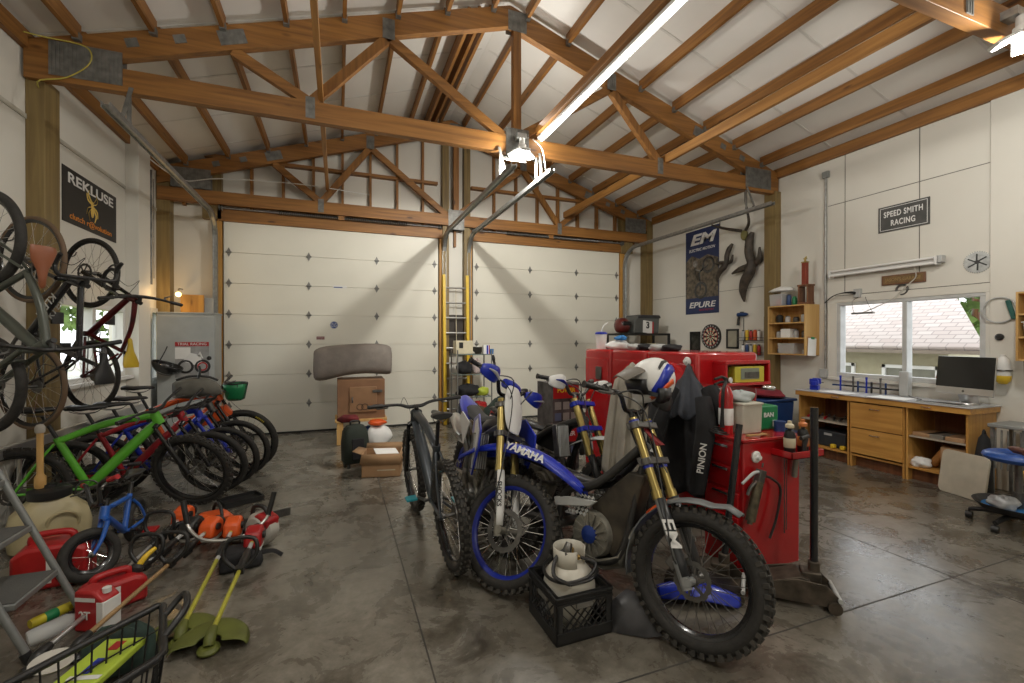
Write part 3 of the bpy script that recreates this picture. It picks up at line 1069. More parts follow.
    for a, e, q in grips_pts:
        MB(S).tube([a, a.lerp(e, .05), a.lerp(e, .95), e], [.013, .0165, .0165, .017], 10).build('grip', grips or M_BLK, hb)
        lv = a.lerp(clamp, .12)
        MB(S).tube([lv + Vector((.0, 0, 0)), lv + Vector((.035, 0, -.02)), lv + Vector((.06, q * .08, -.025))], [.011, .008, .005], 6, 3).build('brake_lever', M_STEEL, hb)
    if not kid:
        MB(S).tube([clamp + Vector((.02, .12, .02)), clamp + Vector((.14, .06, .06)), clamp + Vector((.10, .02, -.12)), fh + Vector((.0, .06, .30))], .0025, 6, 6).build('brake_cable', M_BLK, root)
    # wheels
    spoke_wheel(root, Matrix.Translation(rh), R, tw, .10 if kid else .12, tyre, rim, nsp=20 if kid else 28, knobs=knobs, disc=-.08 if kind == 'mtb' else 0, sq=fat, spoke_m=spokes)
    spoke_wheel(root, S @ Matrix.Translation(fh), R, tw, .07 if kid else .10, tyre, rim, nsp=20 if kid else 28, knobs=knobs, disc=.085 if kind == 'mtb' else 0, sq=fat, spoke_m=spokes)
    # saddle and post
    sp_len = low_saddle or (.20 if kind == 'mtb' else .17)
    if kid:
        sp_len = .09
    stp = seat_top + sdir * sp_len
    MB().tube([seat_top - sdir * .02, stp], .0145, 10).build('seat_post', post_m or M_BLK, root)
    sa = MB()
    k = 1.0 if not kid else .8
    prof = [(-.135, .070, .012), (-.10, .076, .02), (-.04, .062, .022), (.02, .032, .022), (.08, .021, .02), (.125, .018, .014), (.14, .008, .0)]
    rings = []
    for (x, wy, hz) in prof:
        ring = []
        for j in range(14):
            a = 2 * PI * j / 14
            yy = wy * math.cos(a)
            zz = hz * max(math.sin(a), 0) - (.03 * (wy / .076) ** .5) * max(-math.sin(a), 0)
            ring.append(stp + Vector((x * k, yy * k, zz * k + .05 + (.012 if x < -.08 else 0))))
        rings.append(ring)
    sa.loft(rings)
    sd_ = sa.build('saddle', saddle_m or M_BLK, root)
    rl = MB()
    for q in (-1, 1):
        rl.tube([stp + Vector((-.11, q * .03, .03)), stp + Vector((-.05, q * .022, .004)), stp + Vector((.05, q * .022, .004)), stp + Vector((.10, q * .01, .035))], .0035, 6, 3)
    rl.build('saddle_rail', M_STEEL, sd_)
    # drivetrain on the right side (y < 0)
    cr = MB()
    cr.cyl(bbp + Vector((0, -.075, 0)), bbp + Vector((0, .075, 0)), .012, n=10)
    cr.torus(bbp + Vector((0, -.055, 0)), (0, 1, 0), .072 * s, .006, n=32, k=6, sq=.5)
    for i in range(5):
        a = 2 * PI * i / 5
        cr.bar(bbp + Vector((0, -.055, 0)), bbp + Vector((.07 * s * math.cos(a), -.055, .07 * s * math.sin(a))), .004, .012, up=(0, 1, 0))
    cl = .165 * s
    ends = []
    for q, aa in ((-1, crank_a), (1, crank_a + PI)):
        e = bbp + Vector((cl * math.cos(aa), q * .085, cl * math.sin(aa)))
        cr.tube([bbp + Vector((0, q * .06, 0)), e], [.014, .010], 8)
        ends.append((e, q))
    ck = cr.build('crank', M_STEEL if not kid else M_BLK, root)
    for e, q in ends:
        MB().box(e + Vector((0, q * .055, 0)), (.095, .085, .018)).build('pedal', pedal_m or M_BLK, ck, bevel=.004)
    cas = MB()
    for i in range(5):
        cas.cyl(rh + Vector((0, -.030 - .006 * i, 0)), rh + Vector((0, -.033 - .006 * i, 0)), (.062 - .008 * i) * s, n=24)
    cas.build('cassette', M_STEEL, root)
    ch = MB()
    rr, cs = .072 * s, .05 * s
    ch.bar(bbp + Vector((0, -.05, rr)), rh + Vector((0, -.045, cs)), .006, .008)
    ch.bar(bbp + Vector((0, -.05, -rr)), rh + Vector((.02, -.045, -.11 * s if not kid else -cs)), .006, .008)
    ch.build('chain', M_STEEL, root)
    if kind != 'kid':
        MB().tube([rh + Vector((.0, -.075, -.03)), rh + Vector((.02, -.07, -.08)), rh + Vector((.03, -.06, -.14))], [.016, .012, .01], 8, 3).build('derailleur', M_BLK, root)
    return root, dict(htt=htt, crown=crown, clamp=clamp, stp=stp, S=S, bbp=bbp, seat_top=seat_top, fh=fh, rh=rh)


# ---- three bikes hung upright on the left wall
def hang(px_hub_f, py_mid, Yc, ang, nose_up, wb, R):
    pass

HW = XL + .02
M_OLIVEG = nmat('grey_green_frame', (0.075, 0.083, 0.068), .35, .2, var=.06)
M_TAN = nmat('tan_leather', (.24, .075, .03), .45, var=.1)
M_SADY = nmat('yellow_saddle', (.55, .38, .02), .5, var=.08)
M_KLEIN = nmat('klein_black', (.02, .02, .022), .25, var=.05, coat=.4)
M_REDF = nmat('dark_red_frame', (.33, .012, .02), .3, var=.08, coat=.3)


def hung(builder_kw, Y, zmid, a_deg, nose_up, wb=.98, xoff=0.0, R=.335):
    a = math.radians(a_deg)
    # local origin sits under the bottom bracket; place so the wheel hubs straddle zmid
    midx = wb / 2 - .43 * R / .36
    if nose_up:
        rot = (0, -PI / 2, a - PI)
        loc = (HW + .03 + xoff, Y, zmid - midx)
    else:
        rot = (0, PI / 2, a)
        loc = (HW + .03 + xoff, Y, zmid + midx)
    return bicycle(loc=loc, rot=rot, wb=wb, R=R, **builder_kw)


hung(dict(name='mountain_bike', label='grey-green bike hung nose down on the left wall, nearest the viewer, tan saddle', frame_m=M_OLIVEG, fork_m=M_OLIVEG, kind='mtb', tw=.058,
          saddle_m=M_TAN, tyre=M_RUB, low_saddle=.05, group='bikes hung on the left wall'), 4.28, 1.74, -31, False, wb=.98, xoff=.0)
hung(dict(name='road_bike', label='black bike with pale lettering hung nose up on the left wall, middle of three', frame_m=M_KLEIN, kind='road', tw=.034, tyre=M_RUBBR, mono=1.25,
          saddle_m=M_BLK, word=('KLEIN', .085, M_WHITE), group='bikes hung on the left wall'), 4.77, 1.68, -31, True, wb=.98)
r3, i3 = hung(dict(name='road_bike', label='red bike with yellow saddle hung nose up on the left wall, farthest of three', frame_m=nmat('black_red_frame', (.15, .008, .012), .3, var=.45, scale=5), fork_m=M_BLKS, kind='mtb', tw=.036, tyre=M_RUB, mono=.8,
              saddle_m=M_SADY, low_saddle=.02, group='bikes hung on the left wall'), 5.67, 1.70, -31, True, wb=.98)
# hooks
for k, (y, z) in enumerate(((4.28, 2.36), (4.77, 2.33), (5.67, 2.36))):
    h = MB()
    h.cyl((HW, y, z), (HW + .02, y, z), .03, n=12)
    h.tube([(HW, y, z), (HW + .07, y, z), (HW + .12, y, z + .01), (HW + .14, y, z + .05)], .006, 8, 4)
    tag(h.build('bike_hook', M_STEEL), 'steel wall hook holding the %s hung bike' % ('nearest', 'middle', 'farthest')[k], 'hook', 'bike hooks on the left wall')

# ---- the row of bikes parked at the left wall
def heading(deg):
    return math.radians(deg)

def park(front, deg, wb, R, **kw):
    """place by the front wheel's contact point"""
    a = math.radians(deg)
    dx = wb - .43 * R / .36
    loc = (front[0] - math.cos(a) * dx, front[1] - math.sin(a) * dx, 0)
    lean = kw.pop('lean', 0)
    return bicycle(loc=loc, rot=(lean, 0, a), wb=wb, R=R, **kw)

park((-1.26, 4.99), 15, 1.14, .355, name='mountain_bike', label='bright green bike parked at the front of the left row', frame_m=M_GREEN, kind='mtb', tw=.06, steer=-.60,
     knobs=40, mono=1.25, post_m=M_BLK, group='bikes parked along the left wall', crank_a=.3, lean=.03)
park((-1.17, 5.32), 12, 1.08, .335, name='mountain_bike', label='dark red bike parked just behind the bright green bike', frame_m=M_REDF, kind='mtb', tw=.055, steer=-.55,
     group='bikes parked along the left wall', saddle_m=M_BLK, crank_a=1.0, lean=.04)
park((-1.10, 5.58), 10, 1.06, .33, name='mountain_bike', label='blue bike parked third in the left row behind the red one', frame_m=M_BLUE, fork_m=M_BLUE, kind='mtb', tw=.05, steer=-.5,
     group='bikes parked along the left wall', crank_a=2.0, lean=.05)
park((-1.05, 5.86), 10, 1.08, .34, name='mountain_bike', label='dark steel bike parked fourth in the left row', frame_m=M_STEEL, kind='mtb', tw=.05, steer=-.45,
     group='bikes parked along the left wall', crank_a=2.5, lean=.05)
r5, i5 = park((-1.03, 6.15), 8, 1.16, .375, name='mountain_bike', label='orange and black bike with yellow tyre marks, last in the left row', frame_m=M_ORANGE, kind='mtb', tw=.065, steer=-.45, knobs=0,
     mono=1.3, group='bikes parked along the left wall', crank_a=.8, lean=.03, grips=M_BLK)
# yellow marks of the last bike's front tyre
ym = MB(i5['S'] @ Matrix.Translation(i5['fh']))
for k in range(6):
    aa = 1.10 - .055 * k
    for q in (-1, 1):
        ym.box((.338 * math.cos(aa), q * .0318, .338 * math.sin(aa)), (.018, .003, .012), (0, -aa, 0))
ym.build('tyre_mark', nmat('yellow_print', (.7, .55, .05), .5), r5)
# orange bodywork, bag and green basket on the last two bikes
def shell(parent, pts, y, m, name, half):
    mb = MB()
    mb.prism(pts, y - half, y + half)
    return mb.build(name, m, parent, bevel=.008)
shell(r5, [(.02, .62), (.30, .74), (.52, .80), (.60, .70), (.44, .62), (.18, .54)], 0, M_ORANGE, 'body_panel', .06)

gb = thing('basket', 'green and black basket strapped to the handlebar of the last parked bike', 'basket', (0, 0, 0))
bl = r5.matrix_basis @ (i5['clamp'] + Vector((.16, 0, .0)))
gb.location, gb.rotation_euler = bl, (0, 0, math.radians(0))
g = MB()
rings = []
for z, w, d in ((-.14, .08, .07), (-.11, .11, .09), (0, .14, .11), (.05, .145, .115)):
    rings.append([Vector((d * math.copysign(abs(math.cos(t)) ** .6, math.cos(t)), w * math.copysign(abs(math.sin(t)) ** .6, math.sin(t)), z)) for t in [2 * PI * k / 20 for k in range(20)]])
g.loft(rings, caps=False)
g.build('body', M_GREEND, gb, solid=.006)
g = MB()
for k in range(7):
    t = -1.2 + k * .4
    g.bar((.12 * math.cos(t), .15 * math.sin(t), .05), (.085 * math.cos(t), .10 * math.sin(t) , -.13), .008, .02)
g.tube([(.12 * math.cos(t), .15 * math.sin(t), .055) for t in [2 * PI * k / 20 for k in range(21)]], .009, 8)
g.build('mesh_trim', M_BLK, gb)
bg = thing('saddle_bag', 'grey fabric bag lying across the bars of the parked bikes', 'bag', (-1.42, 5.72, 1.03), (0, 0, .2))
g = MB()
rings = []
for x, w, h, zo in ((-.20, .05, .05, .02), (-.17, .10, .09, .0), (-.05, .12, .11, .01), (.08, .12, .10, .02), (.18, .10, .075, -.01), (.23, .06, .04, -.03)):
    rings.append([Vector((x, w * math.copysign(abs(math.cos(t)) ** .7, math.cos(t)), zo + h * math.copysign(abs(math.sin(t)) ** .7, math.sin(t)))) for t in [2 * PI * k / 18 for k in range(18)]])
g.loft(rings)
g.build('body', nmat('grey_bag_fabric', (.13, .125, .105), .8, var=.15, bump=.2, bscale=30), bg)
MB().tube([(-.17, 0, .10), (-.05, 0, .135), (.1, 0, .125), (.2, 0, .08)], .012, 8, 5).build('piping', M_BLK, bg)
MB().tube([(.02, -.05, .09), (.04, -.06, .19), (.03, -.04, .24)], .012, 8, 3).build('handle', M_BLK, bg)

# ---- child's blue bike
rk, ik = park((-1.47, 3.70), -90, .62, .165, name='kids_bike', label="small blue child's bike with red grips on the floor before the green bike", frame_m=nmat('kids_blue', (.02, .11, .45), .3, var=.05, coat=.3), fork_m=MATS['kids_blue'],
     kind='kid', tw=.058, steer=-.85, pedal_m=M_REDP, grips=M_REDP, tyre=M_RUB, mono=1.0, group=None, rim=M_BLKS)
MB().cyl(ik['crown'], ik['htt'], .0265).build('head_badge', nmat('magenta_print', (.25, .01, .08), .4), rk)

# ---- black mountain bike in the middle, seen from behind
am = math.atan2(4.20 - 3.02, .66 - .72)
park((.66, 4.20), math.degrees(am), 1.20, .372, name='mountain_bike', label='black full-size mountain bike facing the garage doors beside the blue dirt bike', frame_m=nmat('slate_black', (.05, .06, .07), .3, .3, var=.05, coat=.3), kind='mtb', tw=.066, steer=.0,
     knobs=44, mono=1.35, pedal_m=nmat('teal_pedal', (.02, .35, .45), .4), crank_a=PI - .15, lean=-.06)
# ================================================================ dirt bikes
def dirtbike(name, label, loc, yaw, kind, steer=0.0, lean=0.0, group=None):
    """kind: 'blue' full motocross bike, 'strip' dismantled one, 'em' electric trials bike"""
    root = thing(name, label, 'dirt bike', loc, (lean, 0, math.radians(yaw)), group)
    em = kind == 'em'
    RF, RR_ = .352, .335
    rh, fh = Vector((-.66, 0, RR_)), Vector((.78 if not em else .70, 0, RF))
    rake = math.radians(26)
    ax = Vector((-math.sin(rake), 0, math.cos(rake)))
    foot = fh + Vector((-.028, 0, .0))
    L = {'blue': .83, 'strip': .79, 'em': .82}[kind]
    low, top = foot + ax * .60, foot + ax * L
    low = foot + ax * (L - .235)
    S = Matrix.Translation(low) @ Matrix.Rotation(steer, 4, ax) @ Matrix.Translation(-low)
    st = low - Vector((.055, 0, .01)) + Vector((math.sin(0), 0, 0))
    hb, ht = low + Vector((-.05, 0, .02)), top + Vector((-.05, 0, -.02))
    goldm = M_GOLD
    dirty = nmat('dirty_grey_alloy', (.30, .285, .24), .5, .55, var=.25, scale=16)
    framem = nmat('satin_black_frame', (.028, .027, .025), .45, .2, var=.2) if kind != 'blue' else nmat('alloy_frame', (.22, .22, .21), .4, .7, var=.1)

    # ---- wheels
    wm = spoke_wheel(root, S @ Matrix.Translation(fh), RF, .080, .11, tyre=M_RUB, knob_m=M_RUBD, rim=nmat('deep_blue_rim', (.008, .022, .27), .3, var=.05) if kind == 'blue' else M_BLKS, rimdep=.018 if kind == 'blue' else .022, nsp=36,
                knobs=46 if em else 40, kn=.013 if em else .010, disc=-.128 if kind == 'blue' else -.095, hubr=.03, sr=.0021, rimw=.026, hub_m=M_STEEL if em else dirty,
                spoke_m=M_CHROME if kind == 'blue' else M_STEEL)
    if em:
        nip = MB(S @ Matrix.Translation(fh))
        for i in range(36):
            a = 2 * PI * i / 36
            nip.cyl((.262 * math.cos(a), 0, .262 * math.sin(a)), (.247 * math.cos(a), 0, .247 * math.sin(a)), .0042, n=6)
        nip.build('spoke_nipple', M_WHITE, wm)
    spoke_wheel(root, Matrix.Translation(rh), RR_, .11, .13, tyre=M_RUB, knob_m=M_RUBD, rim=M_BLUE if kind == 'blue' else M_BLKS, nsp=32, knobs=36, kn=.012, disc=-.10, hubr=.03, sr=.002, rimw=.03)

    # ---- fork
    hw = .095 if not em else .085
    for q in (-1, 1):
        f = MB(S)
        off = Vector((0, q * hw, 0))
        g0 = .36 if not em else .40
        f.tube([foot + ax * g0 + off, foot + ax * (L + .015) + off], [.0275 if not em else .0235] * 2, 18)
        f.tube([foot + ax * (g0 - .012) + off, foot + ax * (g0 + .03) + off], [.031, .030], 18)
        leg = f.build('fork_leg', goldm, root)
        f = MB(S)
        f.tube([foot + ax * .06 + off, foot + ax * g0 + off], .0225, 16)
        f.build('fork_slider', M_CHROME if not em else nmat('grey_slider', (.30, .31, .31), .35, .3), leg)
        f = MB(S)
        f.cyl(fh + Vector((0, q * (hw - .035), 0)), fh + Vector((0, q * (hw + .03), 0)), .020, n=16)
        f.tube([foot + ax * -.045 + off, foot + ax * .09 + off], [.026, .028], 14)
        f.build('axle_clamp', MATS['grey_slider'] if em else dirty, leg)
        # plastic guard in front of the slider
        gd = MB(S)
        ring = []
        for h, w in ((.015, .030), (.08, .034), (g0 * .6, .036), (g0 - .01, .033)):
            pts = []
            for k in range(9):
                t = -1.35 + 2.7 * k / 8
                pts.append(foot + ax * h + off + Vector((math.cos(rake) * math.cos(t) * w, math.sin(t) * w, math.sin(rake) * math.cos(t) * w)))
            ring.append(pts)
        gd.loft(ring, caps=False, close=False)
        gm = M_WHITE if kind == 'blue' else (M_BLK if kind != 'em' else nmat('black_grey_guard', (.03, .032, .035), .35))
        go = gd.build('fork_guard', gm, leg, solid=.003)
        sgn = q
        # lettering along the outer side
        e = (S.to_3x3() @ Matrix(((ax.x, 0, 0), (0, sgn, 0), (0, 0, 1))) if False else None)
        X_ = (ax if em else ax)
        Zn = (Vector((0, q, 0)) * .80 + Vector((math.cos(rake), 0, math.sin(rake))) * .60).normalized()
        Xd = ax * -1
        Yd = Zn.cross(Xd)
        Rm = S.to_3x3() @ Matrix((Xd, Yd, Zn)).transposed()
        pos = S @ (foot + ax * (.22 if em else .2) + off + Zn * .0385)
        if em:
            lettering('EM', .078, M_WHITE, leg, pos, Rm.to_euler(), bold=.0016, sx=1.5, shear=.15)
        elif kind == 'blue':
            lettering('SHOCKS', .040, M_BLK, leg, pos, Rm.to_euler(), bold=.001)
    # triple clamps and steering head
    cl = MB(S)
    for h, c_ in ((L - .235, .062), (L - .03, .055)):
        p = foot + ax * h
        cl.bar(p + Vector((0, -hw - .03, 0)), p + Vector((0, hw + .03, 0)), .075, .036, up=ax)
        cl.bar(p + Vector((-.05, -.045, 0)), p + Vector((-.05, .045, 0)), .06, .036, up=ax)
        for q in (-1, 1):
            cl.cyl(p + ax * -.019 + Vector((0, q * hw, 0)), p + ax * .019 + Vector((0, q * hw, 0)), .037, n=16)
    cl.build('triple_clamp', M_BLUE if kind == 'strip' else M_STEEL, root, bevel=.003)
    if em:
        for h in (L - .255, L - .012):
            for q in (-1, 1):
                p = foot + ax * h + Vector((0, q * hw, 0))
                MB(S).cyl(p - ax * .014, p + ax * .014, .0285, n=16).build('fork_ring', M_BLUE, root)
    # handlebar
    hc = top + ax * .06 + Vector((-.03, 0, 0))
    h = MB(S)
    W, rise = .405, .085
    for q in (-1, 1):
        h.cyl(top + Vector((-.025, q * .04, .0)), hc + Vector((0, q * .04, 0)), .016, n=12)
        h.tube([hc, hc + Vector((0, q * .09, 0)), hc + Vector((.005, q * .18, rise)), hc + Vector((-.03, q * .26, rise + .008)), hc + Vector((-.085, q * W, rise + .02))], [.0142, .0142, .0135, .011, .011], 10, 4)
    if kind != 'em':
        h.tube([hc + Vector((.005, -.165, rise * .92)), hc + Vector((.005, .165, rise * .92))], .0075, 8)
    hbar = h.build('handlebar', M_BLKS if kind != 'strip' else M_STEEL, root)
    for q in (-1, 1):
        a, b = hc + Vector((-.045, q * .285, rise + .012)), hc + Vector((-.086, q * (W + .004), rise + .021))
        g = MB(S)
        n_ = 9
        g.tube([a.lerp(b, k / n_) for k in range(n_ + 1)], [.022] + [.0165 + .0012 * (k % 2) for k in range(n_ - 1)] + [.021], 12)
        g.build('grip', M_BLK, hbar)
        lv = MB(S)
        p = hc + Vector((-.035, q * .245, rise + .005))
        lv.tube([p, p + Vector((.04, q * .01, -.005)), p + Vector((.055, q * .06, -.012)), p + Vector((.045, q * .16, -.012))], [.014, .010, .008, .006], 8, 4)
        lv.box(p + Vector((-.0, 0, .005)), (.035, .03, .03))
        if kind != 'strip' or q > 0:
            lv.cyl(p + Vector((-.01, -.015, .02)), p + Vector((-.01, .03, .035)), .018, n=10)
        lv.build('lever', M_STEEL, hbar)
        # hand guards
        if kind != 'em' or q > 0:
            hg = MB(S)
            c0 = hc + Vector((.055, q * .29, rise - .005))
            out = []
            for i, (yy, hh, fx) in enumerate(((-.10, .022, -.05), (-.06, .05, .0), (.0, .062, .018), (.07, .055, .01), (.125, .03, -.03))):
                out.append([c0 + Vector((fx, q * yy, -hh)), c0 + Vector((fx + .012, q * yy, -hh * .3)), c0 + Vector((fx + .012, q * yy, hh * .3)), c0 + Vector((fx, q * yy, hh))])
            hg.loft(out, caps=False, close=False)
            col = {'blue': M_BLUE, 'strip': M_WHITE, 'em': M_BLK}[kind]
            ho = hg.build('hand_guard', col, hbar, solid=.006, sub=1)
            if kind != 'em':
                s2 = MB(S)
                s2.tube([c0 + Vector((.028, q * -.05, -.02)), c0 + Vector((.040, q * .03, .008)), c0 + Vector((.025, q * .09, .012))], [.004, .013, .004], 6, 4, sq=.4)
                s2.build('stripe', M_BLUE if col == M_WHITE else M_WHITE, ho)
    # cables
    cb = MB(S)
    for q in (-1, 1):
        cb.tube([hc + Vector((.0, q * .24, rise - .01)), hc + Vector((.11, q * .13, rise + .02)), hc + Vector((.10, q * .04, -.12)), low + Vector((.06, q * .05, -.05))], .0042, 6, 6)
    cb.tube([hc + Vector((.0, -.22, rise)), hc + Vector((.13, -.10, .0)), foot + ax * .45 + Vector((.05, -hw - .02, 0)), foot + ax * .12 + Vector((0, -hw - .045, 0)), fh + Vector((-.05, -.06, .05))], .004, 6, 6)
    cb.build('cable', M_BLK, root)
    # brake caliper
    MB(S).box(fh + Vector((-.085, -.062, .075)), (.06, .05, .10), (0, .6, 0)).build('brake_caliper', M_STEEL, root, bevel=.006)

    # ---- frame
    piv = Vector((-.14, 0, .40))
    fr = MB()
    fr.cyl(hb - ax * .02, ht, .032, n=16)
    for q in (-1, 1):
        if em:
            fr.tube([hb + Vector((-.01, q * .02, .06)), Vector((.12, q * .085, .70)), Vector((-.10, q * .10, .60)), piv + Vector((0, q * .10, 0))], [.028, .026, .024, .022], 10, 5)
            fr.tube([hb + Vector((0, q * .02, .0)), Vector((.32, q * .07, .42)), Vector((.22, q * .09, .28)), Vector((-.05, q * .095, .27)), piv + Vector((0, q * .10, -.02))], .019, 10, 5)
            fr.tube([Vector((.02, q * .09, .66)), Vector((-.30, q * .07, .70)), Vector((-.55, q * .05, .72))], .014, 8, 4)
        else:
            fr.tube([hb + Vector((-.01, q * .025, .05)), Vector((.18, q * .10, .80)), Vector((-.05, q * .115, .62)), piv + Vector((0, q * .11, 0))], [.03, .028, .026, .026], 10, 5)
            fr.tube([Vector((.02, q * .085, .72)), Vector((-.28, q * .08, .80)), Vector((-.62, q * .06, .84))], .014, 8, 4)
            fr.tube([Vector((-.02, q * .10, .50)), Vector((-.35, q * .075, .70)), Vector((-.58, q * .06, .82))], .012, 8, 4)
            fr.tube([Vector((.36, q * .03, .62)), Vector((.28, q * .09, .28)), Vector((.16, q * .10, .24)), Vector((-.10, q * .10, .26)), piv + Vector((0, q * .11, 0))], .017, 8, 4)
    if not em:
        fr.tube([hb, Vector((.38, 0, .66)), Vector((.34, 0, .45))], .024, 10, 4)
    fr.build('frame', framem, root)
    # ---- swingarm and shock
    sw = MB()
    for q in (-1, 1):
        sw.tube([piv + Vector((0, q * .09, 0)), Vector((-.36, q * .10, .39)), rh + Vector((-.02, q * .095, 0))], [.034, .030, .022], 8, 4)
    sw.cyl(piv + Vector((0, -.12, 0)), piv + Vector((0, .12, 0)), .03, n=14)
    sw.tube([Vector((-.26, -.09, .40)), Vector((-.26, .09, .40))], .03, 8)
    sw.build('swingarm', M_STEEL if em else dirty, root)
    sh = MB()
    for i in range(9):
        z = .46 + i * .024
        sh.torus((-.20 - i * .004, 0, z), (-.15, 0, 1), .034, .008, n=16, k=6)
    sh.cyl((-.19, 0, .42), (-.24, 0, .70), .015, n=10)
    sh.build('shock_absorber', nmat('yellow_spring', (.55, .42, .03), .4) if not em else M_STEEL, root)
    # ---- motor
    if em:
        e = MB()
        e.lathe([(.05, -.10), (.125, -.095), (.135, -.07), (.135, .07), (.125, .095), (.05, .10)], (.10, 0, .40), (0, 1, 0), n=32)
        mo = e.build('motor', dirty, root)
        for q in (-1, 1):
            c = MB()
            for k in range(14):
                a = 2 * PI * k / 14
                c.bar((.10 + .05 * math.cos(a), q * .105, .40 + .05 * math.sin(a)), (.10 + .118 * math.cos(a), q * .103, .40 + .118 * math.sin(a)), .012, .010, up=(0, 1, 0))
            c.build('cooling_fin', dirty, mo)
        for q in (-1, 1):
            c = MB()
            c.lathe([(.052, 0), (.05, .012), (.03, .018), (0, .02)], (.10, q * .10, .40), (0, q, 0), n=24)
            c.build('motor_cap', nmat('blue_cap', (.02, .05, .25), .35, .4), mo)
        b = MB()
        b.prism([(.06, .56), (.30, .80), (.40, .80), (.34, .52), (.26, .30), (.20, .33)], -.060, .060)
        b.build('battery_case', nmat('muddy_black', (.085, .068, .045), .6, .1, var=.5, scale=6), root, bevel=.012)
        for q in (-1, 1):
            b = MB()
            for i in range(5):
                for j in range(5):
                    b.box((.05 - .028 * i + j * .012, q * .098, .50 + .026 * j), (.018, .008, .018), (0, .78, 0))
            b.build('mesh_grille', M_LGREY, root)
        sk = MB()
        ring = []
        for x, z, w in ((.36, .44, .06), (.30, .27, .10), (.18, .215, .115), (-.08, .225, .11), (-.14, .28, .09)):
            ring.append([Vector((x, y * w, z + abs(y) ** 3 * .07)) for y in (-1, -.7, -.3, 0, .3, .7, 1)])
        sk.loft(ring, caps=False, close=False)
        sk.build('skid_plate', dirty, root, solid=.006)
        MB().prism([(-.16, .50), (.10, .56), (.14, .60), (-.06, .58), (-.18, .55)], -.125, -.10).build('side_cover', M_LGREY, root, bevel=.006)
        MB().prism([(-.16, .50), (.10, .56), (.14, .60), (-.06, .58), (-.18, .55)], .10, .125).build('side_cover', M_LGREY, root, bevel=.006)
        # small tail and saddle pad
        ring = []
        for x, z, w in ((.20, .76, .06), (.05, .70, .07), (-.20, .70, .06), (-.45, .77, .09), (-.75, .86, .10), (-.95, .88, .06)):
            ring.append([Vector((x, y * w, z - abs(y) ** 2 * .03)) for y in (-1, -.6, 0, .6, 1)])
        MB().loft(ring, caps=False, close=False).build('tail_fender', M_BLK, root, solid=.006)
    else:
        e = MB()
        e.prism([(.24, .25), (.27, .40), (.16, .50), (-.06, .50), (-.14, .42), (-.12, .28), (.0, .24)], -.105, .105)
        eng = e.build('engine_case', dirty, root, bevel=.02)
        for q, x, r_ in ((-1, .14, .085), (-1, -.02, .075), (1, .14, .09), (1, -.03, .05)):
            c = MB()
            c.lathe([(r_, 0), (r_, .028), (r_ * .9, .040), (r_ * .5, .043), (0, .043)], (x, q * .10, .37), (0, q, 0), n=28)
            c.build('engine_cover', M_STEEL if kind == 'blue' else dirty, eng)
        c = MB()
        c.prism([(.06, .49), (.20, .47), (.25, .66), (.12, .69)], -.065, .065)
        for k in range(5):
            c.prism([(.055 + .01 * k, .515 + .03 * k), (.215 + .008 * k, .49 + .03 * k), (.216 + .008 * k, .50 + .03 * k), (.056 + .01 * k, .525 + .03 * k)], -.085, .085)
        c.build('cylinder', dirty, eng, bevel=.004)
        x_ = MB()
        x_.tube([(.22, -.02, .60), (.32, -.06, .56), (.30, -.10, .40), (.12, -.135, .40), (-.06, -.125, .46), (-.22, -.10, .62), (-.40, -.12, .70)], [.019, .02, .021, .021, .021, .024, .03], 12, 5)
        ex = x_.build('exhaust_pipe', M_STEEL, root)
        x_ = MB()
        x_.tube([(-.40, -.125, .70), (-.46, -.13, .715), (-.78, -.135, .80), (-.82, -.135, .81)], [.03, .052, .052, .03], 14)
        x_.build('silencer', M_ALU, ex)
        # radiators
        for q in (-1, 1):
            r_ = MB()
            r_.box((.345, q * .155, .74), (.05, .115, .25), (0, -.22, 0))
            ro = r_.build('radiator', M_STEEL, root, bevel=.006)
            l_ = MB()
            for k in range(7):
                yy = q * (.105 + .016 * k)
                l_.bar((.40, yy, .63), (.36, yy, .86), .006, .022, up=(1, 0, 0))
            l_.build('louvre', M_LGREY, ro)
        if kind == 'blue':
            # tank, shrouds, seat, plates
            tk = MB()
            ring = []
            for x, z0, z1, w in ((.36, .80, .95, .06), (.25, .74, .99, .10), (.08, .70, .96, .10), (-.05, .72, .90, .07)):
                ring.append([Vector((x, w * math.cos(t), (z0 + z1) / 2 + (z1 - z0) / 2 * math.sin(t))) for t in [2 * PI * k / 14 for k in range(14)]])
            tk.loft(ring)
            tk.lathe([(.035, 0), (.037, .02), (.03, .03), (0, .032)], (.2, 0, .985), (0, 0, 1), n=16)
            tk.build('fuel_tank', M_BLK, root)
            for q in (-1, 1):
                s_ = MB()
                base = [(.52, .80), (.50, .92), (.30, 1.0), (.06, .93), (.10, .80), (.30, .58), (.40, .58)]
                n_ = len(base)
                vs = []
                for off_, sc in ((.0, 1.0), (.0, 1.0)):
                    pass
                r0 = [Vector((x, q * (.145 + .05 * max(0, (x - .05)) / .45), z)) for x, z in base]
                r1 = [v + Vector((0, q * .012, 0)) for v in r0]
                s_.loft([r0, r1])
                so = s_.build('radiator_shroud', M_BLUE, root, bevel=.004)
                w_ = MB()
                wp = [(.47, .80), (.45, .90), (.30, .965), (.20, .93), (.28, .78), (.38, .66)]
                r0 = [Vector((x, q * (.158 + .05 * max(0, (x - .05)) / .45), z)) for x, z in wp]
                r1 = [v + Vector((0, q * .003, 0)) for v in r0]
                w_.loft([r0, r1])
                w_.build('graphic_panel', M_WHITE, so)
                p = MB()
                r0 = [Vector((x, q * .125, z)) for x, z in ((-.18, .86), (-.52, .90), (-.60, .84), (-.48, .64), (-.28, .66))]
                p.loft([r0, [v + Vector((0, q * .01, 0)) for v in r0]])
                p.build('side_plate', M_WHITE, root, bevel=.003)
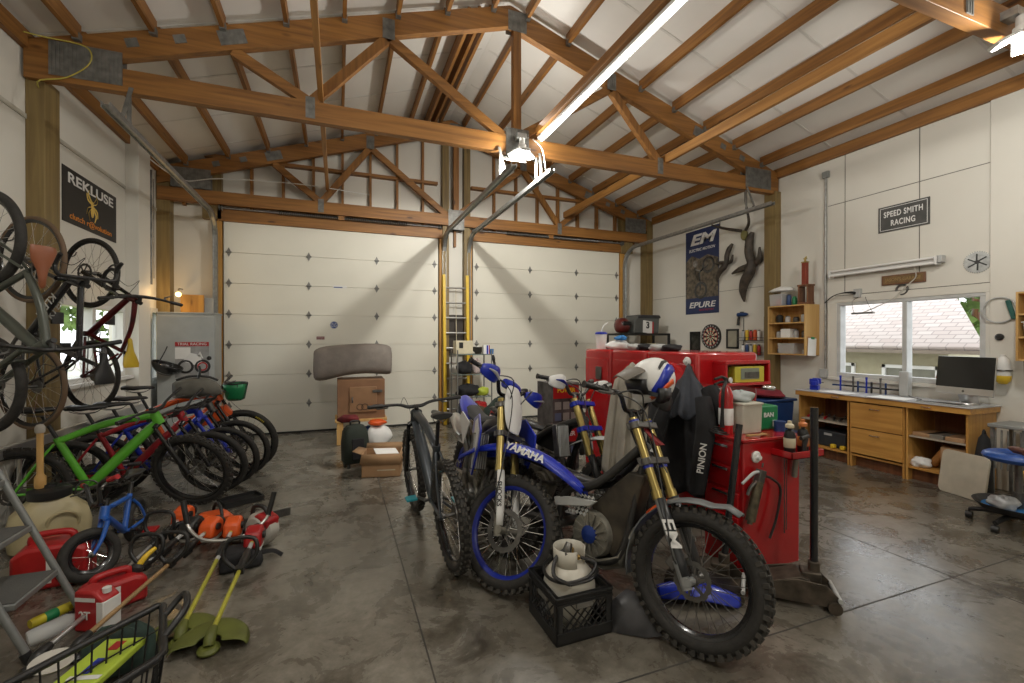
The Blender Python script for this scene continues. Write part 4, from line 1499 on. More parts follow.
            ring = []
            for x, z, w, hh in ((.24, .985, .05, .02), (.10, .975, .065, .045), (-.15, .925, .075, .06), (-.45, .93, .085, .055), (-.66, .955, .07, .03)):
                ring.append([Vector((x, y * w, z - abs(y) ** 3 * hh)) for y in (-1, -.75, -.4, 0, .4, .75, 1)] + [Vector((x, y * w * .8, z - hh - .02)) for y in (1, 0, -1)])
            MB().loft(ring).build('seat', M_BLKS if False else nmat('grey_seat_cover', (.05, .05, .052), .8, var=.1), root)
            ring = []
            for x, z, w in ((-.45, .86, .10), (-.70, .91, .11), (-.95, .97, .095), (-1.12, 1.0, .06)):
                ring.append([Vector((x, y * w, z - y * y * .035)) for y in (-1, -.6, 0, .6, 1)])
            MB().loft(ring, caps=False, close=False).build('rear_fender', M_BLUE, root, solid=.006, sub=1)
        else:
            ring = []
            for x, z, w, hh in ((.10, .80, .06, .03), (-.15, .83, .075, .04), (-.45, .86, .08, .04), (-.66, .90, .06, .02)):
                ring.append([Vector((x, y * w, z - abs(y) ** 3 * hh)) for y in (-1, -.75, -.4, 0, .4, .75, 1)])
            MB().loft(ring, caps=False, close=False).build('seat_base', M_BLK, root, solid=.02)
            MB().prism([(.20, .60), (.30, .86), (.10, .84), (-.02, .66)], -.07, .07).build('airbox', M_BLK, root, bevel=.015)

    # ---- front fender and plate
    if kind == 'blue':
        ring = []
        b0 = low + ax * -.03
        prof = [(-.30, -.20, .055, .02), (-.18, -.09, .075, .03), (-.02, -.015, .085, .03), (.16, .03, .085, .03), (.36, .025, .075, .028), (.54, -.025, .06, .022), (.66, -.075, .035, .012)]
        for x, z, w, dz in prof:
            ring.append([b0 + Vector((x, y * w, z - dz * abs(y) ** 2)) for y in (-1, -.8, -.4, 0, .4, .8, 1)])
        fo = MB(S).loft(ring, caps=False, close=False).build('front_fender', M_BLUE, root, solid=.008, sub=1)
        # side skirt of the fender with the maker's name
        for q in (-1, 1):
            sk = []
            for x, z, w, dz in prof:
                sk.append([b0 + Vector((x, q * w, z - dz)), b0 + Vector((x + .005, q * (w + .010), z - dz - .055 * (1 - abs(x - .15) * .9)))])
            MB(S).loft(sk, caps=False, close=False).build('fender_skirt', M_BLUE, fo, solid=.006)
            Xd = Vector((1, 0, .02)).normalized() * (1 if q < 0 else -1)
            Zn = Vector((0, q, 0.2)).normalized()
            Yd = Zn.cross(Xd)
            Rm = S.to_3x3() @ Matrix((Xd, Yd, Zn)).transposed()
            lettering('YAMAHA', .066, M_WHITE, fo, S @ (b0 + Vector((.225, q * .103, -.022))), Rm.to_euler(), bold=.0022, sx=1.15)
        pl = []
        for h, w in ((-.10, .06), (-.04, .11), (.10, .13), (.20, .11), (.25, .07)):
            pp = foot + ax * (L - .10 + h) + Vector((.075, 0, .0))
            pl.append([pp + Vector((-.03 * abs(y) ** 2, y * w, 0)) for y in (-1, -.5, 0, .5, 1)])
        po = MB(S).loft(pl, caps=False, close=False).build('number_plate', M_WHITE, root, solid=.005, sub=1)
        hm = MB(S)
        hm.tube([hc + Vector((.012, -.085, rise * .9)), hc + Vector((.014, 0, rise * .9 + .004)), hc + Vector((.012, .085, rise * .9))], [.034, .04, .034], 12, 3)
        hm.build('bar_pad', M_BLUE, root)
        for q, c_ in ((-1, M_WHITE),):
            pass
    elif kind == 'strip':
        ring = []
        b0 = low + ax * -.04
        for x, z, w, dz in ((-.20, -.12, .06, .02), (-.02, -.01, .08, .03), (.20, .02, .085, .03), (.40, .01, .075, .025), (.58, -.04, .04, .012)):
            ring.append([b0 + Vector((x, y * w, z - dz * abs(y) ** 2)) for y in (-1, -.7, 0, .7, 1)])
        MB(S).loft(ring, caps=False, close=False).build('front_fender', M_LGREY, root, solid=.006, sub=1)
    else:
        ring, tip = [], []
        for k in range(15):
            a = math.radians(62 + (195 - 62) * k / 14)
            w = .052 - (.018 * max(0, (4 - k) / 4))
            rr = RF + .035 + (.030 if k < 2 else 0)
            c_ = fh + Vector((math.cos(a), 0, math.sin(a))) * rr
            n_ = Vector((math.cos(a), 0, math.sin(a)))
            ring.append([c_ + Vector((0, y * w, 0)) - n_ * (.020 * abs(y) ** 2) for y in (-1, -.7, 0, .7, 1)])
        fo = MB(S).loft(ring, caps=False, close=False).build('front_fender', nmat('grey_fender', (.16, .17, .175), .35, var=.1), root, solid=.006)
        MB(S).loft([[v + (v - fh).normalized() * .004 for v in r_] for r_ in ring[6:9]], caps=False, close=False).build('red_flash', M_ORANGE, fo, solid=.004)
        hl = MB(S)
        hl.prism([(top.x + .01, top.z - .02), (top.x + .04, top.z - .05), (low.x + .045, low.z + .10), (low.x + .02, low.z + .09)], -.025, .025)
        hl.build('head_cowl', M_REDP if False else nmat('dark_red_cowl', (.22, .012, .015), .4), root, bevel=.012)
        MB().box((-.12, .105, .20), (.07, .06, .016)).build('footpeg', M_STEEL, root)
        MB().box((-.12, -.105, .30), (.07, .06, .016)).build('footpeg', M_STEEL, root)
    if kind != 'em':
        for q in (-1, 1):
            MB().box((-.08, q * .16, .33), (.06, .09, .02)).build('footpeg', M_STEEL, root, bevel=.003)
    return root, dict(S=S, hc=hc, top=top, low=low, rise=rise, fh=fh, root=root)


def place(front, yaw, dx):
    a = math.radians(yaw)
    return (front[0] - math.cos(a) * dx, front[1] - math.sin(a) * dx, 0)

ey, yy, sy = -68, -94, -68
emb, emi = dirtbike('dirt_bike', 'grey and black trials bike with gold forks and a knobbly front wheel nearest the viewer', place((1.63, 1.78), ey, .70), ey, 'em', steer=.06, lean=-.16)
yam, yai = dirtbike('dirt_bike', 'blue and white dirt bike with a blue rim and lettered blue front fender', place((.93, 2.68), yy, .78), yy, 'blue', steer=.68, lean=-.17)
stb, sti = dirtbike('dirt_bike', 'half-dismantled dirt bike with bare gold forks between the other two dirt bikes', place((1.86, 2.84), sy, .78), sy, 'strip', steer=.05, lean=-.12)
# ================================================================ middle of the room
# grey cloth roll on a brown hatch box
bx0 = fl_ = None
t_ = thing('hatch_box', 'brown wooden box with a hatch door on legs before the left garage door', 'cabinet', (.32, 7.42, 0))
MB().bb(-.34, .34, -.26, .26, .36, .96).build('body', M_BROWNB, t_, bevel=.01)
m = MB()
for (x, y) in ((-.30, -.22), (.24, -.22), (-.30, .22), (.24, .22)):
    MB().bb(x - .045, x + .045, y - .045, y + .045, 0, .36).build('leg', M_PINE, t_)
MB().bb(-.37, .37, -.29, .29, .33, .37).build('base_board', M_PINE, t_, bevel=.004)
hd = MB().bb(-.17, .22, -.285, -.262, .47, .85).build('door', nmat('brown_door', (.27, .145, .07), .55, var=.08), t_, bevel=.008)
for z in (.56, .78):
    MB().bb(.16, .30, -.30, -.286, z - .02, z + .02).build('hinge', M_STEEL, hd)
MB().tube([(-.13, -.30, .70), (-.13, -.33, .66), (-.13, -.30, .62)], .01, 8, 3).build('handle', M_STEEL, hd)
m = MB()
m.torus((-.02, -.288, .55), (0, 1, 0), .045, .006, n=24, k=6)
m.torus((.05, -.288, .55), (0, 1, 0), .045, .006, n=24, k=6)
m.build('emblem', nmat('dark_emblem', (.08, .04, .02), .5), hd)
t_ = MB()
rings = []
for x, r0, dz in ((-.60, .17, .02), (-.585, .24, .0), (-.45, .265, .03), (-.15, .262, .05), (.15, .265, .07), (.40, .27, .05), (.515, .26, .03), (.53, .20, .03)):
    ring = []
    for k in range(24):
        a = 2 * PI * k / 24
        c_, s__ = math.cos(a), math.sin(a)
        n_ = .62
        yy = r0 * .95 * math.copysign(abs(c_) ** n_, c_)
        zz = r0 * .88 * math.copysign(abs(s__) ** n_, s__)
        if x < -.40 and s__ < 0:
            zz *= 1.28
        ring.append(Vector((x + rnd.uniform(-.006, .006), yy + rnd.uniform(-.006, .006), .965 + .235 + dz + zz * (1 if s__ > 0 else min(1, (.235 + dz) / (r0 * .88)) if x > -.4 else 1))))
    rings.append(ring)
t_.loft(rings)
o = t_.build('cloth_roll', M_TAUPE, loc=(.25, 7.42, 0), sub=1, sharp=80)
tag(o, 'thick grey cloth roll lying on the brown hatch box', 'blanket')

# black-green wheeled bag, carton, bags
t_ = thing('rolling_bag', 'dark green upright rolling bag with small casters before the hatch box', 'bag', tuple(at(355, 466, 'Z', 0)), (0, 0, .3))
rings = []
for z, w, d in ((.05, .13, .09), (.08, .15, .11), (.3, .155, .115), (.44, .14, .10), (.50, .10, .07), (.515, .05, .03)):
    rings.append([Vector((w * math.copysign(abs(math.cos(a)) ** .5, math.cos(a)), d * math.copysign(abs(math.sin(a)) ** .5, math.sin(a)), z)) for a in [2 * PI * k / 20 for k in range(20)]])
MB().loft(rings).build('body', nmat('dark_green_fabric', (.018, .026, .018), .8, var=.15), t_)
MB().bb(-.075, .075, -.125, -.105, .10, .36).build('pocket', M_CLOTHBLK, t_, bevel=.02)
MB().tube([(-.05, 0, .50), (-.05, 0, .55), (.05, 0, .55), (.05, 0, .50)], .012, 8, 3).build('handle', M_BLK, t_)
for (x, y) in ((-.10, -.07), (.10, -.07), (-.10, .07), (.10, .07)):
    MB().cyl((x - .012, y, .03), (x + .012, y, .03), .03, n=14).tube([(x, y, .03), (x, y, .08)], .008, 6).build('caster', M_BLK, t_)
o_ = at(384, 477, 'Z', 0)
t_ = thing('cardboard_box', 'open cardboard box on the floor beside the rolling bag', 'box', (o_.x, o_.y + .16, 0), (0, 0, -.22))
w_, d_, h_ = .21, .16, .26
m = MB()
for (x0, x1, y0, y1) in ((-w_, w_, -d_, -d_ + .006), (-w_, w_, d_ - .006, d_), (-w_, -w_ + .006, -d_, d_), (w_ - .006, w_, -d_, d_)):
    m.bb(x0, x1, y0, y1, 0.002, h_)
m.bb(-w_, w_, -d_, d_, .002, .01)
m.build('body', M_CARD, t_)
for (p, q, r__, s__) in (((-w_, -d_, h_), (w_, -d_, h_), (w_ + .02, -d_ - .02, h_ - .11), (-w_ - .02, -d_ - .02, h_ - .11)), ((-w_, d_, h_), (w_, d_, h_), (w_, d_ + .06, h_ + .05), (-w_, d_ + .06, h_ + .05)),
                     ((-w_, -d_, h_), (-w_, d_, h_), (-w_ - .09, d_, h_ + .02), (-w_ - .10, -d_, h_ + .04)), ((w_, -d_, h_), (w_, d_, h_), (w_ + .03, d_, h_ - .1), (w_ + .03, -d_, h_ - .1))):
    MB().add([p, q, r__, s__], [(0, 1, 2, 3)]).build('flap', M_CARDI, t_, solid=.005)
MB().box((.06, -d_ - .0035, .08), (.2, .001, .012)).build('tape', M_CREAM, t_)
o = MB().box((0, 0, 0), (.26, .2, .012), (.1, .08, .1)).build('paper_stack', M_PAPER, loc=(o_.x + .04, o_.y + .17, .25), bevel=.003)
tag(o, 'white papers lying in the open cardboard box', 'paper')
def blob(name, label, cat, c, r, s, m, seed=1, amp=.12, group=None, n=20):
    """soft lumpy bag or cloth heap standing on c"""
    rr = random.Random(seed)
    ph = [rr.uniform(0, 6) for _ in range(6)]
    mb = MB()
    rings = []
    for i in range(13):
        t = -PI / 2 + PI * i / 12
        ring = []
        for k in range(n):
            a = 2 * PI * k / n
            f = 1 + amp * (math.sin(3 * a + ph[0] + 2 * t) * .5 + math.sin(5 * a + ph[1] - 3 * t) * .35 + math.sin(2 * a + ph[2] + 5 * t) * .4)
            z = math.sin(t)
            ring.append(Vector((r * s[0] * math.cos(t) ** .8 * math.cos(a) * f if i not in (0, 12) else 0, r * s[1] * math.cos(t) ** .8 * math.sin(a) * f if i not in (0, 12) else 0,
                                max(0, r * s[2] * (.75 + z * f)))))
        rings.append(ring)
    mb.loft(rings, caps=False)
    o = mb.build(name, m, loc=c, sharp=80)
    return tag(o, label, cat, group) if cat else o
g_ = at(378, 447, 'Z', 0)
blob('plastic_bag', 'white plastic bag standing on the floor behind the cardboard box', 'bag', (g_.x + .02, g_.y + .2, 0), .17, (1.1, .9, .95), M_PAPER, 3)
blob('cloth_bundle', 'bright orange bundle lying on top of the white plastic bag', 'cloth', (g_.x + .0, g_.y + .17, .29), .10, (1.3, 1, .5), M_ORANGE, 4)
blob('cloth_bundle', 'dark blue cloth heap on the floor behind the rolling bag', 'cloth', (g_.x - .12, g_.y + .5, 0), .14, (1.1, .9, .9), M_BLUED, 5)
blob('cloth_bundle', 'dark red and black cloth bundle draped on top of the rolling bag', 'cloth', (.12, 6.0, .53), .10, (1.3, .8, .5), nmat('dark_red_cloth', (.16, .012, .015), .85, var=.3), 6)

# extension ladder between the doors
t_ = thing('extension_ladder', 'yellow fibreglass extension ladder leaning on the posts between the garage doors', 'ladder', (2.04, 8.18, 0), (-.045, 0, 0))
for x in (-.22, .22):
    MB().bb(x - .026, x + .026, -.04, .04, 0, 2.76).build('rail', M_YELL, t_, bevel=.004)
for k in range(9):
    MB().tube([(-.21, 0, .28 + .28 * k), (.21, 0, .28 + .28 * k)], .016, 8).build('rung', M_ALU, t_)
MB().tube([(0, -.02, 2.5), (0, -.022, 1.8), (.005, -.022, .6)], .006, 6).build('rope', M_CREAM, t_)
o = MB().bb(1.93, 2.20, 8.36, 8.44, 1.30, 2.02).build('dark_panel', nmat('dark_brown_panel', (.035, .025, .018), .5), bevel=.004)
tag(o, 'dark brown electrical panel on the wall behind the yellow ladder', 'panel')

# wire shelving with oddments
SX0, SX1, SY0, SY1 = 1.86, 2.46, 7.42, 7.86
t_ = thing('wire_rack', 'small grey wire rack full of oddments before the posts between the doors', 'shelf', (0, 0, 0))
for x in (SX0, SX1):
    for y in (SY0, SY1):
        MB().tube([(x, y, 0), (x, y, 1.38)], .012, 8).build('post', M_GALVD, t_)
SHZ = (.20, .58, .96, 1.30)
for z in SHZ:
    m = MB()
    m.tube([(SX0, SY0, z), (SX1, SY0, z), (SX1, SY1, z), (SX0, SY1, z), (SX0, SY0, z)], .008, 6)
    for k in range(12):
        x = SX0 + (SX1 - SX0) * (k + .5) / 12
        m.tube([(x, SY0, z), (x, SY1, z)], .004, 5)
    m.build('wire_shelf', nmat('grey_green_wire', (.20, .25, .23), .4, .5), t_)
t_ = thing('instrument_case', 'beige instrument case standing on the top shelf of the wire rack', 'case', (2.02, 7.68, 1.308))
MB().box((0, 0, .115), (.30, .22, .23)).build('body', M_CREAM, t_, bevel=.008)
MB().box((-.06, -.112, .15), (.07, .006, .10)).build('window', M_BLK, t_)
t_ = thing('steel_bowl', 'dark shallow bowl on top of the wire rack beside the beige case', 'bowl', (2.30, 7.70, 1.308))
MB().lathe([(.05, 0), (.06, .02), (.12, .07), (.15, .12), (.145, .12), (.11, .07), (.0, .03)], n=28).build('bowl', M_STEEL, t_)
MB().ball((0, 0, .09), .06, 1.2, 1, .6).build('contents', M_PAPER, t_)
t_ = thing('carton', 'white carton with blue and red bands at the right end of the rack top', 'carton', (2.39, 7.52, 1.308))
MB().box((0, 0, .075), (.12, .10, .15)).build('body', M_PAPER, t_, bevel=.002)
MB().box((.01, -.051, .075), (.03, .002, .148)).build('blue_band', M_BLUE, t_)
MB().box((.045, -.051, .075), (.015, .002, .148)).build('red_band', M_RED, t_)
t_ = thing('cup', 'blue plastic cup at the front corner of the wire rack top', 'cup', (2.47, 7.45, 1.308))
MB().lathe([(.030, 0), (.036, .085), (.033, .085), (.028, .006), (0, .006)], n=20).build('cup', M_SKYB, t_)
items = [('goggles', 'black and white riding goggles on the second shelf of the wire rack', .14, (1.0, .7, .85), M_CLOTHBLK, (2.02, 7.6, .97)),
         ('riding_boot', 'white and red riding boot standing on the second shelf of the wire rack', .12, (.7, 1.0, 1.2), nmat('white_boot', (.6, .5, .48), .5), (2.24, 7.6, .97)),
         ('glove_pile', 'pile of black gloves on the third shelf of the wire rack', .16, (1.3, .9, .7), M_CLOTHBLK, (2.08, 7.6, .59)),
         ('cloth_bundle', 'lime green cloth on the third shelf of the wire rack', .10, (1.1, .8, .8), M_LIME, (2.34, 7.56, .59)),
         ('cloth_bundle', 'red cloth bag on the lowest shelf of the wire rack', .15, (1.0, .8, 1.0), M_REDP, (2.30, 7.6, .21)),
         ('cloth_bundle', 'dark grey bag on the lowest shelf of the wire rack', .16, (.9, .9, .9), M_CLOTHNAVY, (2.02, 7.6, .21))]
for k, (nm, lb, r_, s_, m_, c_) in enumerate(items):
    blob(nm, lb, nm.split('_')[-1], c_, r_, s_, m_, 11 + k, .18)
t_ = thing('hand_saw', 'black handled saw hanging from the front corner of the wire rack', 'saw', (2.475, 7.405, 1.29))
MB().tube([(0, 0, 0), (.012, -.01, -.06), (.02, -.01, -.13)], [.022, .03, .02], 8, 3).build('handle', M_BLK, t_)
MB().box((.025, -.01, -.26), (.045, .006, .28)).build('blade', M_STEEL, t_)
# helmets, bags and tools heaped before the rack
blob('strap_heap', 'tan and brown strap heap on the floor before the wire rack', 'straps', (2.0, 7.0, 0), .24, (1.0, .8, 1.2), nmat('tan_cloth', (.12, .08, .04), .85, var=.3), 21, .2)
blob('duffel_bag', 'dark green duffel bag on the floor before the wire rack', 'bag', (2.45, 6.8, 0), .26, (1.2, .8, 1.4), nmat('green_black_cloth', (.02, .035, .028), .8, var=.2), 22, .14)
blob('duffel_bag', 'red bag standing on the floor between the two heaps before the wire rack', 'bag', (2.28, 6.55, 0), .20, (.8, .7, 1.5), M_REDP, 23, .12)

# ================================================================ the red cabinets
RX, RY0, RY1, RZ, RXE = 2.75, 2.94, 4.76, 1.445, 3.42
def red_unit(label, y0, y1, x1):
    r = thing('red_cabinet', label, 'cabinet', (RX, y0, 0), group='row of red steel cabinets')
    d = y1 - y0
    MB().bb(0, x1 - RX, 0, d - .006, 0.04, RZ).build('body', M_RED, r, bevel=.025)
    MB().bb(.05, x1 - RX - .05, .05, d - .05, 0, .04).build('plinth', M_BLK, r)
    return r
u1 = red_unit('tall red steel cabinet nearest the viewer with an open shelf and handles on its end', RY0, 3.60, RXE)
u2 = red_unit('tall red steel cabinet in the middle of the red row', 3.62, 4.20, RXE)
u3 = red_unit('tall red steel cabinet farthest in the red row with a steel latch', 4.22, RY1, RXE)
for u, d in ((u1, .66), (u2, .58), (u3, .54)):
    dd = MB().bb(-.012, -.001, .03, d - .035, .10, RZ - .10).build('door', M_RED, u, bevel=.006)
    if u is u3:
        MB().box((-.022, .20, 1.18), (.018, .11, .14)).build('latch', M_STEEL, dd, bevel=.006)
    if u is u2:
        MB().box((-.022, .10, 1.0), (.018, .03, .16)).build('handle', M_STEEL, dd, bevel=.006)
    if u is u1:
        # rounded bulge on the side, facing the aisle
        MB().lathe([(.26, 0), (.25, .03), (.20, .055), (.10, .07), (0, .075)], (-.012, .33, 1.10), (-1, 0, 0), n=36).build('bulge', M_RED, dd)
# recess shelf and handles on the near end (facing the viewer)
W1 = RXE - RX
for nm, (x0, x1, z0, z1, dep) in {'shelf_hood': (.16, .65, 1.35, 1.38, .14), 'shelf_tray': (.16, .65, 1.175, 1.20, .15)}.items():
    MB().bb(x0, x1, -dep, -.002, z0, z1).build(nm, M_RED, u1, bevel=.004)
for x in (.16, .63):
    MB().bb(x, x + .02, -.14, -.002, 1.20, 1.35).build('shelf_cheek', M_RED, u1)
for x0, x1 in ((.02, .18), (.56, .66)):
    MB().tube([(x0, -.02, 1.16), (x0 + .01, -.17, 1.155), (x1 - .01, -.17, 1.145), (x1, -.02, 1.14)], .020, 10, 3, sq=.8).build('handle', M_CHROME, u1)
t_ = thing('parts_box', 'yellow and grey boxed part on the open shelf of the nearest red cabinet', 'box', (RX + .43, RY0 - .075, 1.201))
MB().box((0, 0, .065), (.32, .11, .13)).build('carton', nmat('yellow_carton', (.55, .48, .05), .5), t_, bevel=.003)
MB().box((-.0, -.057, .07), (.20, .004, .09)).build('window', nmat('dull_green_grey', (.22, .25, .20), .4), t_)
MB().box((.02, -.06, .06), (.16, .004, .05)).build('tool', M_STEEL, t_, bevel=.001)
t_ = thing('spray_gun', 'black gun-shaped tool at the left of the open cabinet shelf', 'tool', (RX + .215, RY0 - .075, 1.201))
MB().tube([(0, 0, 0), (0, 0, .08), (.01, 0, .10)], [.025, .02, .022], 8).tube([(-.03, 0, .10), (.02, 0, .105)], .022, 8).build('body', M_BLK, t_)
# magnets (white knobs)
def magnet(p, axis, label):
    return tag(MB().lathe([(.035, 0), (.038, .012), (.03, .02), (.012, .022), (.012, .035), (.016, .04), (0, .042)], (0, 0, 0), axis, n=24).build('magnet_hook', M_WHITE, loc=p), label, 'hook')
magnet((RX - .014, 3.03, 1.37), (-1, 0, 0), 'white magnetic hook on the red cabinet above the hanging jacket')

# things on top of the red cabinets
t_ = thing('drink_tumbler', 'white tumbler with blue lid and straw on the far end of the red cabinets', 'cup', (2.90, 4.64, RZ))
MB().lathe([(.055, 0), (.068, .17), (0, .17)], n=24).build('cup', M_WHITE, t_)
MB().lathe([(.072, .17), (.072, .19), (.05, .20), (0, .20)], n=24).build('lid', M_BLUE, t_)
MB().tube([(0, 0, .20), (.03, 0, .27), (.09, 0, .31)], .006, 6).build('straw', M_WHITE, t_)
blob('cloth_bundle', 'white and blue cloth heap on top of the red cabinets beside the tumbler', 'cloth', (2.95, 4.36, RZ), .12, (1.0, 1.3, .45), M_PAPER, 31, .15)
blob('riding_glove', 'blue glove on top of the white cloth on the red cabinets', 'glove', (2.93, 4.28, RZ + .10), .06, (1.0, 1.3, .5), M_SKYB, 32, .2)
for k in range(4):
    blob('riding_glove', 'black and white glove in the line on the red cabinets, %s from the white cloth' % ['first', 'second', 'third', 'fourth'][k], 'glove', (2.95, 4.06 - .19 * k, RZ), .09, (1.0, 1.1, .4), M_CLOTHBLK if k % 2 else M_LGREY, 33 + k, .18, 'gloves on the red cabinets')

# stacked battery cartons at the far end
for k in range(2):
    t_ = thing('battery_carton', '%s printed carton with red label and battery pictures beside the red cabinets' % ('lower' if k == 0 else 'upper'), 'carton', (2.52, 5.02, .52 * k + .0), (0, 0, .05), 'printed cartons')
    MB().box((0, 0, .26), (.36, .40, .515)).build('carton', nmat('dark_print', (.10, .09, .09), .5, var=.4, scale=9), t_, bevel=.003)
    MB().box((0, -.2015, .42), (.35, .003, .17)).build('red_label', M_REDP, t_)
    for i in range(2):
        for j in range(3):
            MB().box((-.11 + .11 * j, -.202, .12 + .13 * i), (.085, .003, .09)).build('picture', nmat('print_blue', (.10, .13, .22), .5) if (i + j) % 3 == 0 else nmat('print_grey', (.28, .27, .25), .5), t_)
    lettering('POWER', .07, M_YELL if k else M_WHITE, t_, (0, -.205, .43), (PI / 2, 0, 0), bold=.002)

# ---- red cart in front with its load
CX0, CX1, CY0, CY1, CZ = 2.40, 2.91, 2.17, 2.50, .915
cart = thing('tool_cart', 'low red steel tool cart before the red cabinets, grease gun hung on its front', 'cart', (0, 0, 0))
m = MB().bb(CX0, CX1, CY0, CY1, .05, CZ - .02)
m.build('body', M_RED, cart, bevel=.012)
MB().bb(CX0 - .012, CX1 + .012, CY0 - .012, CY1, CZ - .02, CZ).build('top', M_RED, cart, bevel=.005)
for x in (CX0 + .06, CX1 - .06):
    for y in (CY0 + .06, CY1 - .06):
        MB().cyl((x - .012, y, .025), (x + .012, y, .025), .025, n=12).build('caster', M_BLK, cart)
for z0, z1 in ((.74, .87), (.58, .72), (.42, .56), (.26, .40), (.10, .24)):
    dr_ = MB().bb(CX0 - .012, CX0 - .001, CY0 + .03, CY1 - .03, z0, z1).build('drawer', M_RED, cart, bevel=.003)
    MB().bb(CX0 - .028, CX0 - .013, CY0 + .10, CY1 - .10, z1 - .025, z1 - .01).build('pull', M_CHROME, dr_)
TX0, TX1, TZ = CX0 + .24, CX1 + .02, .80
tr = MB()
tr.bb(TX0, TX1, CY0 - .15, CY0 - .001, TZ, TZ + .008)
for (x0, x1, y0, y1) in ((TX0, TX1, CY0 - .15, CY0 - .142), (TX0, TX0 + .008, CY0 - .15, CY0), (TX1 - .008, TX1, CY0 - .15, CY0)):
    tr.bb(x0, x1, y0, y1, TZ, TZ + .045)
tr.build('side_tray', M_RED, cart, bevel=.002)
def spray_can(x, y, z, label, m1, cap):
    r = thing('spray_bottle', label, 'spray bottle', (x, y, z), group='spray bottles in the cart tray')
    MB().lathe([(.030, 0), (.033, .01), (.033, .13), (.024, .155), (.012, .16), (.012, .175), (0, .175)], n=22).build('can', m1, r)
    MB().lathe([(.034, .05), (.0345, .051), (.0345, .11), (.034, .111)], n=22).build('label_band', cap, r)
    MB().lathe([(.016, .172), (.026, .178), (.026, .195), (.012, .205), (.012, .22), (0, .222)], n=16).build('cap', cap, r)
    return r
spray_can(TX0 + .075, CY0 - .075, TZ + .009, 'dark spray bottle with a cream cap at the left of the red cart tray', M_BLK, M_CREAM)
spray_can(TX0 + .20, CY0 - .072, TZ + .009, 'dark spray bottle with an orange cap at the right of the red cart tray', M_BLK, nmat('dull_orange', (.55, .18, .05), .5))
t_ = thing('riveter', 'black pistol-grip tool standing in the cart tray before the spray bottles', 'tool', (TX0 + .15, CY0 - .118, TZ + .009))
MB().tube([(0, 0, 0), (.0, 0, .06), (.012, 0, .11)], [.016, .014, .018], 8).tube([(-.03, 0, .11), (.04, 0, .12)], .013, 8).build('body', M_BLK, t_)
# fire extinguisher
t_ = thing('fire_extinguisher', 'red fire extinguisher standing on the left corner of the red cart', 'extinguisher', (CX0 + .065, CY0 + .20, CZ))
MB().lathe([(.043, 0), (.046, .015), (.046, .26), (.036, .295), (.02, .32), (.02, .34), (0, .34)], n=28).build('cylinder', M_RED, t_)
MB().lathe([(.0465, .06), (.0472, .062), (.0472, .17), (.0465, .172)], n=28).build('label_band', M_PAPER, t_)
m = MB()
m.cyl((0, 0, .335), (0, 0, .375), .016, n=12)
m.tube([(0, 0, .37), (-.04, 0, .385), (-.10, 0, .37)], [.012, .010, .009], 8)
m.tube([(0, 0, .35), (-.05, 0, .35), (-.10, 0, .335)], [.010, .009, .008], 8)
m.build('valve', M_BLK, t_)
MB().tube([(-.02, -.02, .35), (-.07, -.045, .30), (-.068, -.035, .15), (-.065, -.03, .05)], [.010, .011, .011, .017], 8, 4).build('hose', M_BLK, t_)
MB().lathe([(.02, 0), (.02, .008), (0, .009)], (.025, -.01, .36), (.3, -1, 0), n=16).build('gauge', M_WHITE, t_)
# white bin, crumpled cloth, green box, blue pot
t_ = thing('storage_bin', 'square cream storage bin on the red cart beside the extinguisher', 'bin', (CX0 + .215, CY0 + .21, CZ))
MB().box((0, 0, .105), (.17, .18, .21), taper=(1.06, 1.06)).build('body', nmat('cream_bin', (.52, .50, .42), .5), t_, bevel=.008)
MB().box((0, 0, .20), (.19, .20, .014)).build('rim', nmat('cream_bin', (.52, .50, .42), .5), t_, bevel=.004)
blob('rag', 'crumpled pale blue rag lying on the cream bin', 'rag', (CX0 + .205, CY0 + .21, CZ + .208), .085, (1.2, .8, .5), nmat('pale_rag', (.40, .43, .43), .8), 41, .22)
t_ = thing('green_carton', 'bright green carton with white lettering on the right of the red cart', 'carton', (CX0 + .42, CY0 + .26, CZ), (0, 0, -.06))
MB().box((0, 0, .085), (.22, .16, .17)).build('carton', M_GREEND, t_, bevel=.012)
lettering('BAN', .045, M_WHITE, t_, (.02, -.083, .105), (PI / 2, 0, 0), bold=.001)
for x in (-.075, .075):
    MB().box((x, -.0815, .045), (.035, .003, .045)).build('pictogram', M_WHITE, t_)
t_ = thing('tin', 'small blue tin at the right end of the red cart top', 'tin', (CX1 - .04, CY0 + .12, CZ))
MB().lathe([(.035, 0), (.036, .06), (.038, .062), (.038, .07), (0, .07)], n=20).build('body', M_BLUED, t_)
m = MB()
for k in range(3):
    m.tube([(CX0 + .10, CY0 + .05 + .01 * k, CZ + .008), (CX0 + .16, CY0 + .03, CZ + .014), (CX0 + .25, CY0 + .04 + .015 * k, CZ + .009)], .007, 6, 4)
tag(m.build('strap', nmat('tan_strap', (.40, .26, .10), .8)), 'tan strap lying along the front edge of the red cart top', 'strap')
m = MB()
for k in range(4):
    m.torus((CX0 + .02 + .015 * k, CY1 - .10 + .02 * k, CZ + .015 + .012 * k), (.1, -.2, 1), .075 + .008 * k, .006, n=30, k=6)
tag(m.build('cable_coil', M_BLK, parent=None), 'black cable coil lying on the red cart top behind the extinguisher', 'cable')
